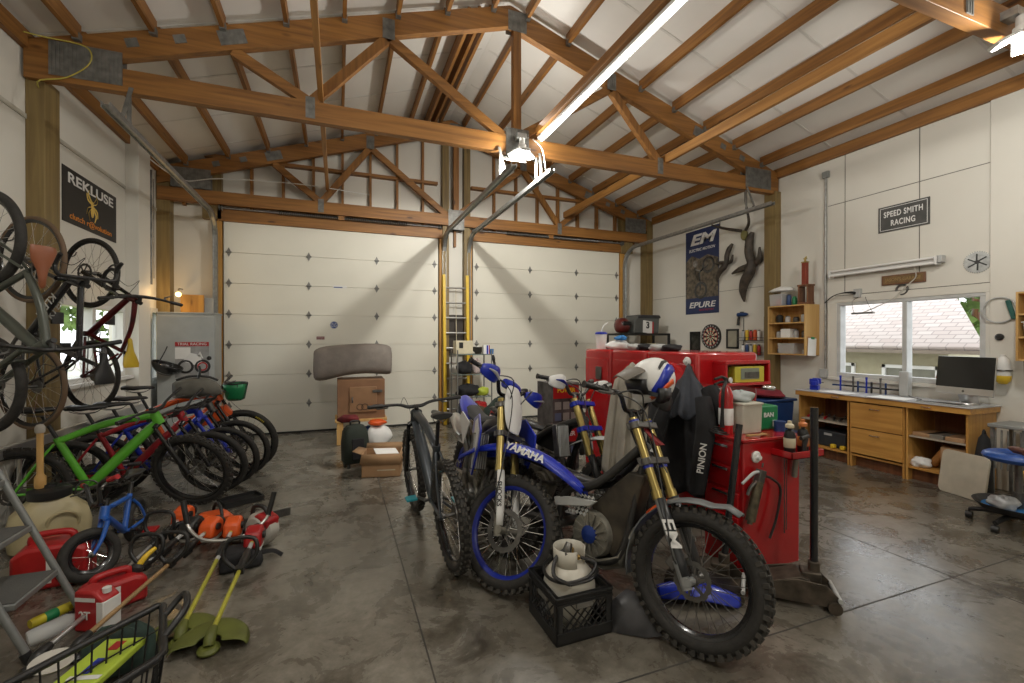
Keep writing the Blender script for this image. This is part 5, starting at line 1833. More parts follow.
# grease gun on its magnet
magnet((CX0 + .10, CY0 - .001, .80), (0, -1, 0), 'white magnetic hook holding the grease gun on the red cart')
t_ = thing('grease_gun', 'worn brass coloured grease gun hanging on the front of the red cart', 'grease gun', (CX0 + .11, CY0 - .045, .74), (0, .30, 0))
brass = nmat('worn_brass', (.20, .17, .11), .45, .6, var=.35, scale=20)
MB().cyl((0, 0, -.09), (0, 0, -.34), .029, n=20).cyl((0, 0, -.34), (0, 0, -.36), .016, n=12).build('barrel', brass, t_)
MB().box((0, 0, -.055), (.05, .04, .08)).cyl((0, 0, 0), (0, 0, .03), .006, n=8).build('head', M_STEEL, t_, bevel=.006)
MB().tube([(-.01, 0, -.03), (-.07, -.005, -.05), (-.14, -.005, -.13)], [.010, .010, .008], 8, 3).build('lever', M_LGREY, t_)
MB().tube([(-.02, 0, -.09), (-.06, 0, -.14), (-.07, 0, -.19)], [.01, .011, .009], 8, 3).build('trigger', M_STEEL, t_)
MB().tube([(.02, 0, -.05), (.10, 0, -.05), (.20, 0, -.10), (.22, 0, -.28), (.20, 0, -.42)], .008, 8, 5).build('hose', M_BLK, t_)
t_ = thing('needle_tool', 'long thin tool with a ridged grey handle hanging under the cart tray', 'tool', (CX1 - .07, CY0 - .028, TZ - .002), (0, .12, 0))
MB().tube([(0, 0, 0), (0, 0, -.02), (0, 0, -.15), (0, 0, -.16)], [.010, .017, .017, .012], 12).build('handle', nmat('ridged_grey', (.26, .25, .21), .5, .4), t_)
t_ = thing('long_rod', 'two thin steel rods hanging under the cart tray', 'tool', (CX0 + .34, CY0 - .02, TZ - .001))
MB().tube([(0, 0, 0), (0, 0, -.52)], .004, 6).build('rod', M_STEEL, t_)
MB().tube([(.02, 0, 0), (.018, 0, -.50)], .003, 6).build('rod', M_STEEL, t_)

# ---- floor jacks
def floor_jack(label, loc, yaw, hx, hlen):
    r = thing('floor_jack', label, 'jack', loc, (0, 0, yaw), 'floor jacks')
    rust = nmat('rusty_dark_steel', (.13, .105, .08), .6, .6, var=.35, scale=12)
    for y in (-.10, .10):
        s_ = MB()
        s_.prism([(-.26, .03), (-.24, .11), (-.02, .16), (.12, .15), (.18, .09), (.18, .03)], y - .006, y + .006)
        s_.build('side_plate', rust, r, bevel=.002)
    MB().prism([(-.2, .10), (.0, .17), (.05, .15), (-.15, .08)], -.085, .085).build('lift_arm', rust, r, bevel=.006)
    MB().lathe([(.05, 0), (.055, .015), (.04, .03), (0, .03)], (-.19, 0, .10), n=18).build('saddle_plate', M_STEEL, r)
    for x in (-.22, .16):
        MB().cyl((x, -.125, .035), (x, .125, .035), .035, n=18).build('roller', rust, r)
    MB().cyl((.185, -.12, .08), (.185, .12, .08), .012, n=10).build('cross_bar', M_LGREY, r)
    MB().box((.06, 0, .14), (.10, .10, .09)).cyl((.08, 0, .16), (.08, 0, .24), .032, n=14).build('pump_block', rust, r, bevel=.006)
    MB().tube([(.08, 0, .19), (.08 + hx[0] * .3, hx[1] * .3, .22 + hlen * .3), (.08 + hx[0], hx[1], .22 + hlen)], .021, 12).build('handle', M_BLKS, r)
    return r
jb = at(799, 600, 'Z', 0)
floor_jack('rusty floor jack with a tall black handle at the right of the red cart', (2.575, 1.93, 0), -.75, (.0, .0), .93)
floor_jack('rusty floor jack seen behind the front wheel of the grey trials bike', (2.16, 2.20, 0), -.85, (.08, .12), .80)

# ---- milk crate with propane tank
cr_ = thing('milk_crate', 'black plastic milk crate on the floor before the trials bike', 'crate', (1.185, 2.222, 0), (0, 0, .02))
W, D, Hh = .33, .34, .245
crm = nmat('black_crate_plastic', (.022, .022, .022), .45, var=.15)
m = MB()
m.bb(-W / 2, W / 2, -D / 2, D / 2, .0, .012)
m.build('base', crm, cr_)
for (ax_, sgn) in (('x', -1), ('x', 1), ('y', -1), ('y', 1)):
    wl_ = MB()
    L2 = (D if ax_ == 'x' else W) / 2
    off = sgn * ((W if ax_ == 'x' else D) / 2 - .006)
    def P(u, z, h=0):
        return (off + h, u, z) if ax_ == 'x' else (u, off + h, z)
    def B(u0, u1, z0, z1, th=.012):
        if ax_ == 'x':
            wl_.bb(off - th / 2, off + th / 2, u0, u1, z0, z1)
        else:
            wl_.bb(u0, u1, off - th / 2, off + th / 2, z0, z1)
    B(-L2, L2, 0, .06); B(-L2, L2, .06, .066, .022)
    B(-L2, L2, .20, Hh); B(-L2, L2, Hh - .012, Hh, .024); B(-L2, L2, .20, .207, .02)
    B(-L2, -L2 + .035, .05, .21); B(L2 - .035, L2, .05, .21)
    for z in (.215, .225):
        B(-L2, L2, z, z + .004, .018)
    n_ = 6
    for k in range(n_ + 1):
        u = -L2 + .035 + (2 * L2 - .07) * k / n_
        for sg in (-1, 1):
            u2 = u + sg * .13
            z2 = .20
            if abs(u2) > L2 - .03:
                cut = (math.copysign(L2 - .03, u2) - u) / (u2 - u) if abs(u2 - u) > 1e-6 else 0
                u2 = u + (u2 - u) * cut
                z2 = .06 + .14 * cut
            if z2 > .065:
                wl_.bar(P(u, .06), P(u2, z2), .006, .007, up=(1, 0, 0) if ax_ == 'x' else (0, 1, 0))
    wo = wl_.build('wall_panel', crm, cr_)
    hb_ = MB()
    for (u0, u1, z0, z1) in ((-.05, .05, .165, .20), ):
        if ax_ == 'x':
            hb_.bb(off - .008, off + .008, u0, u1, z0, z1)
        else:
            hb_.bb(u0, u1, off - .008, off + .008, z0, z1)
    hb_.build('hand_hold', nmat('worn_grey_crate', (.16, .155, .14), .5), wo, bevel=.006)
t_ = thing('propane_tank', 'white propane tank with a black hose standing in the black crate', 'gas tank', (1.185, 2.222, .012))
tm = nmat('cream_tank_paint', (.60, .57, .49), .4, var=.12, scale=6)
rr_ = .143
MB().lathe([(.09, .0), (.09, .025), (.115, .04), (rr_, .11), (rr_, .20), (.132, .26), (.09, .31), (.04, .328), (0, .33)], n=40).build('body', tm, t_)
cl_ = MB()
pts0, pts1 = [], []
for k in range(27):
    a = math.radians(-60 + 300 * k / 26) + PI * .18
    pts0.append(Vector((.082 * math.cos(a), .082 * math.sin(a), .30)))
    pts1.append(Vector((.086 * math.cos(a), .086 * math.sin(a), .405)))
cl_.loft([pts0, [p.lerp(q, .5) for p, q in zip(pts0, pts1)], pts1], caps=False, close=False)
cl_.build('collar', tm, t_, solid=.004)
MB().cyl((0, 0, .32), (0, 0, .37), .018, n=14).cyl((0, 0, .37), (0, -.0, .39), .028, n=14).tube([(0, 0, .35), (.045, -.04, .35)], .014, 10).build('valve', nmat('brass', (.45, .30, .10), .35, .8), t_)
m = MB()
m.tube([(.05, -.045, .352), (.10, -.11, .34), (.03, -.15, .30), (-.09, -.13, .28), (-.14, -.02, .27), (-.10, .10, .28), (.04, .14, .29), (.14, .06, .28), (.14, -.06, .28), (.05, -.150, .285), (-.07, -.145, .275)], .009, 8, 6)
m.tube([(-.07, -.145, .275), (-.13, -.08, .30), (-.09, -.02, .36), (-.03, -.02, .40)], .011, 8, 5)
m.build('hose', M_BLK, t_)
MB().tube([(-.03, -.03, .33), (-.04, -.05, .40), (-.02, -.04, .44)], [.022, .026, .018], 10, 3).build('regulator', M_STEEL, t_)
# loose plastics under the trials bike
o = MB()
ring = []
for x, z, w in ((-.22, .05, .06), (-.05, .10, .09), (.12, .085, .085), (.26, .03, .04)):
    ring.append([Vector((x, y * w, z - .07 * y * y + .02)) for y in (-1, -.6, 0, .6, 1)])
o.loft(ring, caps=False, close=False)
o = o.build('loose_fender', M_BLUE, loc=(1.96, 2.12, .015), rot=(0, 0, -.55), solid=.006, sub=1)
tag(o, 'loose blue plastic fender lying on the floor behind the trials bike wheel', 'fender')
o = MB()
ring = [[Vector((x, 0, z0)), Vector((x, .03, (z0 + z1) / 2)), Vector((x + .02, .015, z1))] for x, z0, z1 in ((-.16, .01, .12), (-.05, .005, .22), (.08, .01, .20), (.18, .04, .10))]
o.loft(ring, caps=False, close=False)
o = o.build('loose_shroud', nmat('grey_black_plastic', (.07, .07, .075), .4, var=.3, scale=9), loc=(1.42, 1.99, 0), rot=(-.5, 0, -.7), solid=.006)
tag(o, 'loose grey and black plastic shroud leaning on the floor by the crate', 'fender')

# ---- helmet, shirt and goggles on the trials bike bars; jacket and trousers on the cabinet
S_, hc_, rise_ = emi['S'], emi['hc'], emi['rise']
Mw = emb.matrix_basis
hl_l = Mw @ (S_ @ (hc_ + Vector((-.02, -.15, rise_ + .0))))
hp = at(653, 377, 'Y', hl_l.y + .05)
t_ = thing('motocross_helmet', 'white helmet with blue and orange graphics resting on the trials bike handlebar', 'helmet', (hp.x, hp.y, hp.z - .02), (0, .30, math.radians(178)))
rings = []
hm_ = M_WHITE
m = MB()
for i in range(15):
    t = PI * i / 14
    ring = []
    for k in range(28):
        a = 2 * PI * k / 28
        x = .142 * math.sin(t) ** .8 * math.cos(a)
        y = .118 * math.sin(t) ** .8 * math.sin(a)
        z = .135 * math.cos(t)
        if z < -.02:
            x *= 1 - .10 * (-z) / .135
            y *= 1 - .06 * (-z) / .135
        # chin bar pushes forward
        if x > 0 and z < -.02:
            x += .075 * min(1, (-z - .02) / .07) * max(0, math.cos(a)) ** 2 * math.sin(t)
        ring.append(Vector((x, y, max(z, -.105))))
    rings.append(ring)
m.loft(rings, caps=False)
hs = m.build('shell', hm_, t_, sub=1, sharp=85)
m = MB()
ring = []
for y in (-.105, -.07, 0, .07, .105):
    xx = .135 - 2.2 * y * y
    ring.append([Vector((xx, y, .055)), Vector((xx + .012, y * 1.02, .02)), Vector((xx + .010, y, -.035))])
m.loft(ring, caps=False, close=False)
m.build('eye_port', M_BLK, hs, solid=.012)
m = MB()
ring = []
for y in (-.10, -.06, 0, .06, .10):
    ring.append([Vector((.08, y, .118 - 3 * y * y)), Vector((.15, y * .95, .125 - 3.2 * y * y)), Vector((.235, y * .8, .105 - 3.2 * y * y))])
m.loft(ring, caps=False, close=False)
m.build('visor', nmat('visor_taupe', (.14, .125, .10), .5), hs, solid=.006, sub=1)
for q in (-1, 1):
    m = MB()
    def on(a, zz, e=.004):
        t = math.acos(max(-1, min(1, zz / .135)))
        x = .142 * math.sin(t) ** .8 * math.cos(a); y = .118 * math.sin(t) ** .8 * math.sin(a)
        return Vector((x * (1 + e / .13), q * y * (1 + e / .11), zz * (1 + e / .13)))
    for lst, mt in (([(.9, -.06, -.02), (1.3, -.05, .03), (1.7, .0, .07), (2.2, .03, .085), (2.6, .02, .06)], 0), ([(.7, -.085, -.06), (1.1, -.075, -.05), (1.6, -.04, -.01), (2.0, -.03, .0)], 1), ([(1.5, .075, .09), (2.0, .095, .11), (2.5, .09, .10)], 2)):
        m = MB()
        m.loft([[on(a, z0), on(a, (z0 + z1) / 2), on(a, z1)] for a, z0, z1 in lst], caps=False, close=False)
        m.build('graphic', [M_BLUE, M_ORANGE, M_BLK][mt], hs, solid=.003)
t_ = thing('goggles', 'black goggles hung over the right grip of the trials bike', 'goggles', tuple(Mw @ (S_ @ (hc_ + Vector((.10, .10, rise_ + .04))))), (0, .2, math.radians(-55)))
m = MB()
ring = []
for y in (-.085, -.05, 0, .05, .085):
    ring.append([Vector((.05 - 4 * y * y, y, .045)), Vector((.06 - 4 * y * y, y, 0)), Vector((.05 - 4 * y * y, y, -.04 + (.02 if y == 0 else 0)))])
m.loft(ring, caps=False, close=False)
m.build('frame', M_BLK, t_, solid=.03)
MB().tube([(.02, -.085, 0), (-.08, -.10, .01), (-.15, 0, .01), (-.08, .10, .01), (.02, .085, 0)], .016, 8, 4, sq=.25).build('strap', M_CLOTHBLK, t_)
def draped(name, label, cat, top, bot, w_top, w_bot, nrm, m, folds=5, amp=.03, seed=1, thick=.012):
    """cloth hanging from top to bot, folded, facing nrm"""
    rr = random.Random(seed)
    top, bot, nrm = Vector(top), Vector(bot), Vector(nrm).normalized()
    side = nrm.cross(Vector((0, 0, 1))).normalized()
    rows, cols = 16, 28
    ph = rr.uniform(0, 6)
    rings = []
    for i in range(rows + 1):
        t = i / rows
        w = w_top + (w_bot - w_top) * min(1, t * 1.5) ** .8
        c = top.lerp(bot, t)
        ring = []
        for k in range(cols + 1):
            s = k / cols * 2 - 1
            d = amp * (.3 + .7 * t) * (math.sin(folds * s * 2 + ph + t * 1.2) + .4 * math.sin(folds * 3.7 * s + 2 * ph)) + .10 * (1 - s * s) * (.25 + t * .4)
            z = -.06 * abs(s) ** 1.5 * (1 - t) * (w_top > .05) - .25 * abs(s) * max(0, (.25 - t)) + .02 * math.sin(7 * s + ph) * t
            ring.append(c + side * (s * w / 2) + nrm * d + Vector((0, 0, z)))
        rings.append(ring)
    mb = MB()
    mb.loft(rings, caps=False, close=False)
    o = mb.build(name, m, solid=thick, sharp=80)
    return tag(o, label, cat) if cat else o
jk = thing('jacket', 'black and navy jacket with white sleeve lettering hanging on the red cabinet', 'jacket', (0, 0, 0))
jn = (-.80, -.60, 0)
b_ = draped('body', '', None, (2.66, 2.93, 1.36), (2.44, 2.66, .42), .10, .52, jn, M_CLOTHBLK, 4, .035, 51)
b_.parent = jk
b_ = draped('hood', '', None, (2.63, 2.90, 1.36), (2.42, 2.70, .98), .08, .26, jn, M_CLOTHNAVY, 3, .025, 52)
b_.parent = jk
for q, lab in ((1, 'right'), (-1, 'left')):
    sd = Vector(jn).normalized().cross(Vector((0, 0, 1))).normalized()
    base = Vector((2.44, 2.68, 1.20)) + sd * (q * .13)
    MB().tube([base, base + sd * (q * .07) + Vector((-.04, -.03, -.16)), base + sd * (q * .13) + Vector((-.04, -.03, -.42)), base + sd * (q * .15) + Vector((-.03, -.02, -.66))], [.06, .075, .065, .055], 14, 5).build('sleeve', M_CLOTHBLK, jk)
# white word down the sleeve facing the viewer
sd = Vector(jn).normalized().cross(Vector((0, 0, 1))).normalized()
vis = 1 if (sd.x > 0) else -1
nrm_ = Vector((-.68, -.73, 0)).normalized()
base = Vector((2.48, 2.72, 1.20)) + sd * (vis * .13)
nrm_ = Vector((-.68, -.73, 0)).normalized()
q0, q1, q2, q3 = at(703, 398, 'Y', 2.52), at(706, 425, 'Y', 2.46), at(702, 455, 'Y', 2.44), at(697, 492, 'Y', 2.46)
MB().tube([q0, q1, q2, q3], [.055, .068, .062, .052], 14, 5).build('sleeve', M_CLOTHBLK, jk)
Xd = (q1 - q3).normalized(); Yd = nrm_.cross(Xd); Zd = Xd.cross(Yd)
lettering('PINION', .06, M_WHITE, jk, q1.lerp(q3, .45) + nrm_ * .098, Matrix((Xd, Yd, Zd)).transposed().to_euler(), bold=.001)
tr_ = draped('trousers', 'black trousers hanging on the side of the red cabinets behind the trials bike', 'trousers', (2.66, 3.45, 1.12), (2.56, 3.38, .16), .26, .40, (-1, -.3, 0), M_CLOTHBLK, 3, .04, 53)
sh_c = at(632, 362, 'Y', 2.60); sh_b = at(621, 470, 'Y', 2.60)
draped('shirt', 'khaki grey shirt draped over the dismantled bike beside the white helmet', 'shirt', (sh_c.x, 2.60, sh_c.z), (sh_b.x, 2.58, sh_b.z), .22, .27, (-.45, -.89, 0), M_CLOTHKH, 5, .03, 54)
# ================================================================ left side
# banner over the window
SY_ = (at(61, 162.5, 'X', XL).y + at(61.7, 220, 'X', XL).y) / 2
EY_ = at(115.4, 220, 'X', XL).y
t_ = thing('banner', 'black banner with a golden spider and white lettering on the left wall', 'banner', (XL + .002, (SY_ + EY_) / 2, 3.013))
bw_, bh_ = EY_ - SY_, .555
MB().bb(0, .006, -bw_ / 2, bw_ / 2, -bh_ / 2, bh_ / 2).build('cloth', nmat('banner_black', (.022, .020, .018), .6), t_)
RL = (PI / 2, 0, PI / 2)
lettering('REKLUSE', .145, M_WHITE, t_, (.008, 0, .175), RL, bold=.003, sx=1.75)
lettering('clutch r@volution', .085, nmat('banner_orange', (.75, .25, .02), .5), t_, (.008, 0, -.20), RL, bold=.0005, sx=1.45)
m = MB()
m.ball((.008, 0, .02), .05, .1, .55, .9, 12, 8)
m.ball((.008, 0, -.055), .06, .1, .6, 1.0, 12, 8)
gold = nmat('banner_gold', (.70, .48, .10), .5)
for q in (-1, 1):
    for (a, b_, c_) in (((.02, .05), (.09, .12), (.07, .17)), ((.02, .03), (.10, .06), (.12, .13)), ((.02, .0), (.10, -.03), (.12, -.10)), ((.02, -.02), (.08, -.08), (.05, -.16))):
        m.tube([(.008, q * a[0], a[1]), (.008, q * b_[0], b_[1]), (.008, q * c_[0], c_[1])], [.011, .009, .003], 6, 3, sq=.3)
m.build('spider_emblem', gold, t_)
# conduit and wires on the left wall
m = MB()
m.tube([(XL + .02, 5.50, 3.84), (XL + .02, 5.50, .9)], .012, 8)
tag(m.build('conduit', M_GALV), 'grey conduit running down beside the near left wall post', 'conduit')
m = MB()
m.tube([(XL + .03, 7.98, 4.0), (XL + .03, 7.98, 2.35)], .014, 8)
m.tube([(XL + .03, 8.08, 3.9), (XL + .03, 8.08, 2.45)], .006, 6)
tag(m.build('conduit', M_STEEL), 'dark conduit running down the left wall near the corner', 'conduit')
m = MB()
m.tube([(XL + .10, 5.0, 4.12), (XL + .18, 5.1, 4.16), (XL + .45, 5.14, 4.16), (XL + .48, 5.14, 4.02), (XL + .32, 5.14, 3.86), (XL + .12, 5.14, 3.78), (XL + .06, 5.48, 3.76)], .006, 6, 5)
tag(m.build('wire', nmat('yellow_wire', (.5, .42, .08), .5)), 'yellow and brown wire looping over the left end of the middle truss', 'wire')
m = MB()
m.tube([(XL + .05, 7.6, 4.1), (-2.2, 8.17, 3.96), (-1.7, 8.2, 4.05), (-.6, 8.2, 4.1), (.5, 8.2, 4.05)], .008, 6, 5)
tag(m.build('wire', M_WHITE), 'white cable strung along the far truss at the upper left', 'wire')
# small warm bulb
t_ = thing('bulb_lamp', 'small glowing bulb by the corner post over the grey cabinet', 'lamp', (-2.20, 8.0, 2.22))
MB().ball((0, 0, 0), .035, n=14, m=10).build('bulb', M_BULB, t_)
MB().tube([(0, 0, .03), (0, .02, .08), (-.02, .26, .10)], .010, 8, 3).build('bracket', M_STEEL, t_)

# grey steel cabinet with a motorcycle poster
t_ = thing('steel_cabinet', 'tall grey steel cabinet in the far left corner', 'cabinet', (-2.08, 8.12, 0))
gm = nmat('cabinet_grey', (.40, .42, .41), .4, var=.04)
MB().bb(-.36, .36, -.20, .20, .03, 1.93).build('body', gm, t_, bevel=.006)
MB().bb(-.37, .37, -.21, .21, 1.93, 1.955).build('top', gm, t_, bevel=.004)
dd = MB().bb(-.35, .35, -.222, -.203, .08, 1.90).build('door', gm, t_, bevel=.005)
MB().lathe([(.03, 0), (.03, .02), (.012, .03), (.012, .04), (0, .042)], (.29, -.223, 1.28), (0, -1, 0), n=18).build('knob', M_BLK, dd)
MB().bb(-.35, .35, -.18, .18, 0, .03).build('plinth', M_BLK, t_)
p0, p1 = at(175, 342, 'Y', 7.895), at(209, 377, 'Y', 7.895)
t_ = thing('motorcycle_poster', 'small poster of a white and red motorcycle on the grey cabinet door', 'poster', ((p0.x + p1.x) / 2, 7.895, (p0.z + p1.z) / 2))
pw, ph_ = (p1.x - p0.x) / 2, (p0.z - p1.z) / 2
MB().bb(-pw, pw, -.001, .001, -ph_, ph_).build('sheet', nmat('poster_grey', (.38, .38, .37), .5, var=.25, scale=6), t_)
MB().bb(-pw, pw, -.003, -.0015, ph_ * .76, ph_).build('red_band', M_REDP, t_)
MB().bb(-pw, -.02, -.0025, -.0015, ph_ * .05, ph_ * .7).build('white_field', M_PAPER, t_)
m = MB()
for cx in (-.08, .13):
    m.torus((cx, -.004, -.10), (0, 1, 0), .085, .016, n=28, k=6, sq=.2)
m.build('printed_wheel', M_BLK, t_)
m = MB()
m.prism([(-.12, -.02), (-.02, .10), (.10, .07), (.13, -.05), (.04, -.08)], -.005, -.0035)
m.prism([(.06, .06), (.10, .12), (.14, .02)], -.005, -.0035)
m.build('printed_bike', M_WHITE, t_)
MB().torus((.13, -.006, -.10), (0, 1, 0), .055, .010, n=24, k=6, sq=.2).build('printed_red_rim', M_REDP, t_)
lettering('TRIAL RACING', .055, M_WHITE, t_, (0, -.0045, ph_ * .88), (PI / 2, 0, 0))
p0, p1 = at(181, 293, 'Y', 8.1), at(200, 315, 'Y', 8.1)
o = MB().box(((p0.x + p1.x) / 2, 8.20, 1.956 + .14), (.30, .04, .28), (-.0, 0, 0)).build('wood_board', M_POSTL, bevel=.003)
tag(o, 'orange brown square board standing on top of the grey cabinet', 'board')
o = MB().box((p1.x + .08, 8.27, 1.956 + .12), (.12, .03, .24)).build('grey_board', M_LGREY, bevel=.003)
tag(o, 'narrow pale grey board standing on the cabinet beside the orange board', 'board')
# helmet hanging by its strap on the cabinet's edge; first aid red jug
hp = at(168, 364, 'Y', 7.72)
t_ = thing('bike_helmet', 'black bicycle helmet hanging from the front edge of the grey cabinet', 'helmet', (hp.x, 7.72, hp.z), (.2, .35, .2))
m = MB()
rings = []
for i in range(9):
    t = PI / 2 * i / 8
    rings.append([Vector((.19 * math.cos(t - PI / 2) ** 1 * math.cos(a) if False else .19 * math.sin(t) * math.cos(a), .135 * math.sin(t) * math.sin(a), .0 - .14 * math.cos(t))) for a in [2 * PI * k / 24 for k in range(24)]])
m.loft(rings, caps=False)
hs = m.build('shell', M_BLKS, t_, solid=.014, sub=1)
m = MB()
for y in (-.07, 0, .07):
    m.tube([(-.15, y, -.06), (-.06, y, -.135), (.06, y, -.135), (.15, y, -.06)], .009, 6, 4)
m.build('vent_rib', M_STEEL, hs)
MB().tube([(-.1, -.08, 0), (-.09, 0, .16), (-.1, .12, .20), (-.1, .18, .18)], .007, 6, 4).build('strap', M_CLOTHBLK, t_)

# ladder lying on its side along the wall
a_, b_ = at(10, 452, 'X', -2.40), at(140, 407, 'X', -2.40)
t_ = thing('aluminium_ladder', 'long aluminium ladder standing on its side along the left wall behind the bikes', 'ladder', (0, 0, 0))
zt_ = (a_.z + b_.z) / 2
y0_, y1_ = min(a_.y, b_.y) - .3, max(a_.y, b_.y) + .2
for z in (zt_, .045):
    MB().bb(-2.44, -2.40, y0_, y1_, z - .045, z + .04).build('rail', M_ALU, t_, bevel=.004)
y = y0_ + .15
while y < y1_:
    MB().tube([(-2.42, y, .06), (-2.42, y, zt_ - .02)], .016, 8).build('rung', M_ALU, t_)
    y += .30

# step ladder in the left foreground
fa, fb = at(82, 614, 'Z', 0), at(24, 654, 'Z', 0)
ta = at(0, 476, 'Y', fa.y)
k_ = (ta.x - fa.x) / ta.z
t_ = thing('step_ladder', 'grey folding step ladder at the left edge in the foreground', 'step ladder', (0, 0, 0))
gp = nmat('stepladder_grey', (.23, .24, .235), .42, .35, var=.08)
ya, yb = fa.y, fb.y
if abs(ya - yb) < .36:
    yb = ya - .40
HT = 1.18
for yy_, ft in ((ya, fa), (yb, Vector((fa.x - .03, yb, 0)))):
    rl = MB()
    rl.tube([(ft.x, yy_, .01), (ft.x + k_ * .9, yy_, .9), (ft.x + k_ * HT, yy_, HT)], .017, 12)
    ro = rl.build('rail', gp, t_)
    MB().tube([(ft.x, yy_, .0), (ft.x + k_ * .05, yy_, .05)], .022, 12).build('rubber_foot', M_BLK, ro)
    MB().tube([(ft.x + k_ * 1.0 - .02, yy_, .98), (fa.x - .95, yy_, .0)], .014, 10).build('rear_leg', gp, t_)
MB().tube([(fa.x + k_ * HT, ya, HT), (fa.x + k_ * (HT + .06) , (ya + yb) / 2 + .12, HT + .09), (fa.x + k_ * (HT + .06), (ya + yb) / 2 - .12, HT + .09), (fa.x + k_ * HT - .02, yb, HT)], .016, 10, 4).build('hand_loop', gp, t_)
for z in (.27, .53, .79):
    x = fa.x + k_ * z
    s_ = MB().bb(x - .22, x + .02, yb + .018, ya - .018, z - .02, z + .012).build('tread', gp, t_, bevel=.006)
    MB().bb(x - .21, x + .012, yb + .03, ya - .03, z + .0122, z + .016).build('grip_mat', nmat('tread_mat', (.09, .09, .085), .8, bump=.3, bscale=160), s_)

# pump sprayer
pb = at(50, 546, 'Z', 0)
t_ = thing('pump_sprayer', 'cream plastic pump sprayer with a long wooden handle on the floor by the wall', 'sprayer', (pb.x, pb.y, 0), (0, 0, .5))
rings = []
for z, w, d in ((0, .17, .12), (.03, .22, .15), (.16, .235, .16), (.27, .21, .15), (.35, .13, .11), (.38, .10, .09)):
    rings.append([Vector((w * math.copysign(abs(math.cos(a)) ** .6, math.cos(a)), d * math.copysign(abs(math.sin(a)) ** .6, math.sin(a)), z)) for a in [2 * PI * k / 28 for k in range(28)]])
bo = MB().loft(rings).build('tank', nmat('cream_translucent', (.50, .43, .25), .45, var=.12, scale=4), t_)
MB().torus((.06, -.150, .20), (0, 1, .25), .085, .012, n=30, k=8).build('moulded_ring', MATS['cream_translucent'], bo)
MB().lathe([(.12, .37), (.125, .38), (.125, .43), (.10, .445), (.04, .45), (.04, .47), (0, .47)], n=28).build('lid', M_BLK, t_)
MB().lathe([(.030, .45), (.034, .47), (.034, .53), (.022, .55), (.020, .56), (.020, .86), (.0, .86)], (-.05, 0, 0), n=18).build('pump_handle', M_PINE, t_)
MB().lathe([(.026, .86), (.030, .87), (.030, .90), (.02, .92), (0, .925)], (-.05, 0, 0), n=18).build('knob', nmat('dull_white', (.5, .48, .43), .6), t_)
# red fuel cans
def fuel_can(label, loc, rot, L=.38, W_=.22, Hh_=.34):
    r = thing('fuel_can', label, 'fuel can', loc, rot, 'red fuel cans on the floor')
    m = MB()
    m.prism([(-L / 2, .0), (L / 2, .0), (L / 2, Hh_ * .72), (L * .30, Hh_ * .86), (-L * .30, Hh_ * .86), (-L / 2, Hh_ * .72)], -W_ / 2, W_ / 2)
    m.build('body', M_REDP, r, bevel=.022)
    MB().tube([(-L * .30, 0, Hh_ * .80), (-L * .26, 0, Hh_ * 1.0), (L * .20, 0, Hh_ * 1.0), (L * .26, 0, Hh_ * .80)], .020, 10, 4).build('handle', M_REDP, r)
    MB().lathe([(.032, 0), (.034, .03), (.02, .045), (0, .046)], (L * .36, 0, Hh_ * .80), (.35, 0, 1), n=20).build('cap', M_BLK, r)
    MB().bb(-.012, .012, -W_ / 2 - .004, -W_ / 2 - .0005, .04, Hh_ * .7).build('level_strip', M_WHITE, r)
    return r
cb_ = at(42, 590, 'Z', 0)
fuel_can('large red plastic fuel can standing behind the step ladder', (cb_.x + .02, cb_.y + .10, 0), (0, 0, .15), .36, .22, .31)
cb_ = at(106, 618, 'Z', 0)
fc = fuel_can('red fuel can with a yellow spout lying before the blue child bike', (cb_.x - .02, cb_.y + .14, 0), (0, 0, .6), .29, .17, .19)
MB().tube([(.10, 0, .15), (.15, 0, .22), (.21, .02, .25)], [.018, .016, .012], 10, 3).build('spout', M_YELL, fc)
cb_ = at(92, 634, 'Z', 0)
t_ = thing('oil_jug', 'red and white printed jug on the floor before the red fuel can', 'jug', (cb_.x, cb_.y + .06, 0), (0, 0, -.45))
MB().prism([(-.085, 0), (.085, 0), (.085, .17), (.03, .215), (-.085, .215)], -.05, .05).build('body', M_REDP, t_, bevel=.012)
MB().bb(.045, .0865, -.0515, .0515, .01, .165).build('white_side', M_WHITE, t_, bevel=.004)
MB().bb(-.075, .04, -.053, -.0512, .165, .185).build('white_band', M_WHITE, t_)
lettering('2T', .06, M_WHITE, t_, (-.02, -.053, .09), (PI / 2, 0, 0), bold=.001)
MB().lathe([(.02, 0), (.02, .025), (0, .026)], (.055, 0, .195), n=16).build('cap', M_WHITE, t_)
# small things around the ladder
pt = at(55, 636, 'Z', 0)
t_ = thing('flask', 'clear bottle with a bright blue cap lying by the step ladder foot', 'bottle', (pt.x, pt.y, .045), (0, 1.45, .6))
MB().lathe([(.038, -.10), (.042, -.09), (.042, .05), (.02, .09), (.02, .10), (0, .10)], n=20).build('bottle', M_CLEAR, t_)
MB().lathe([(.026, .088), (.028, .092), (.028, .125), (0, .126)], n=18).build('cap', M_SKYB, t_)
pt = at(58, 618, 'Z', 0)
t_ = thing('torch', 'yellow torch lying on the floor under the step ladder', 'torch', (pt.x, pt.y, .035), (0, PI / 2, .9))
MB().lathe([(.022, -.12), (.026, -.10), (.026, .08), (.036, .12), (.036, .13), (0, .13)], n=20).build('body', nmat('yellow_plastic', (.62, .52, .03), .45), t_)
MB().lathe([(.027, -.06), (.028, -.055), (.028, -.01), (.027, -.005)], n=20).build('grip_band', M_GREEND, t_)
pt = at(2, 560, 'Z', .0)
t_ = thing('paper_roll', 'white paper roll standing on the yellow bucket at the left edge', 'paper roll', (-1.98, 3.34, .315))
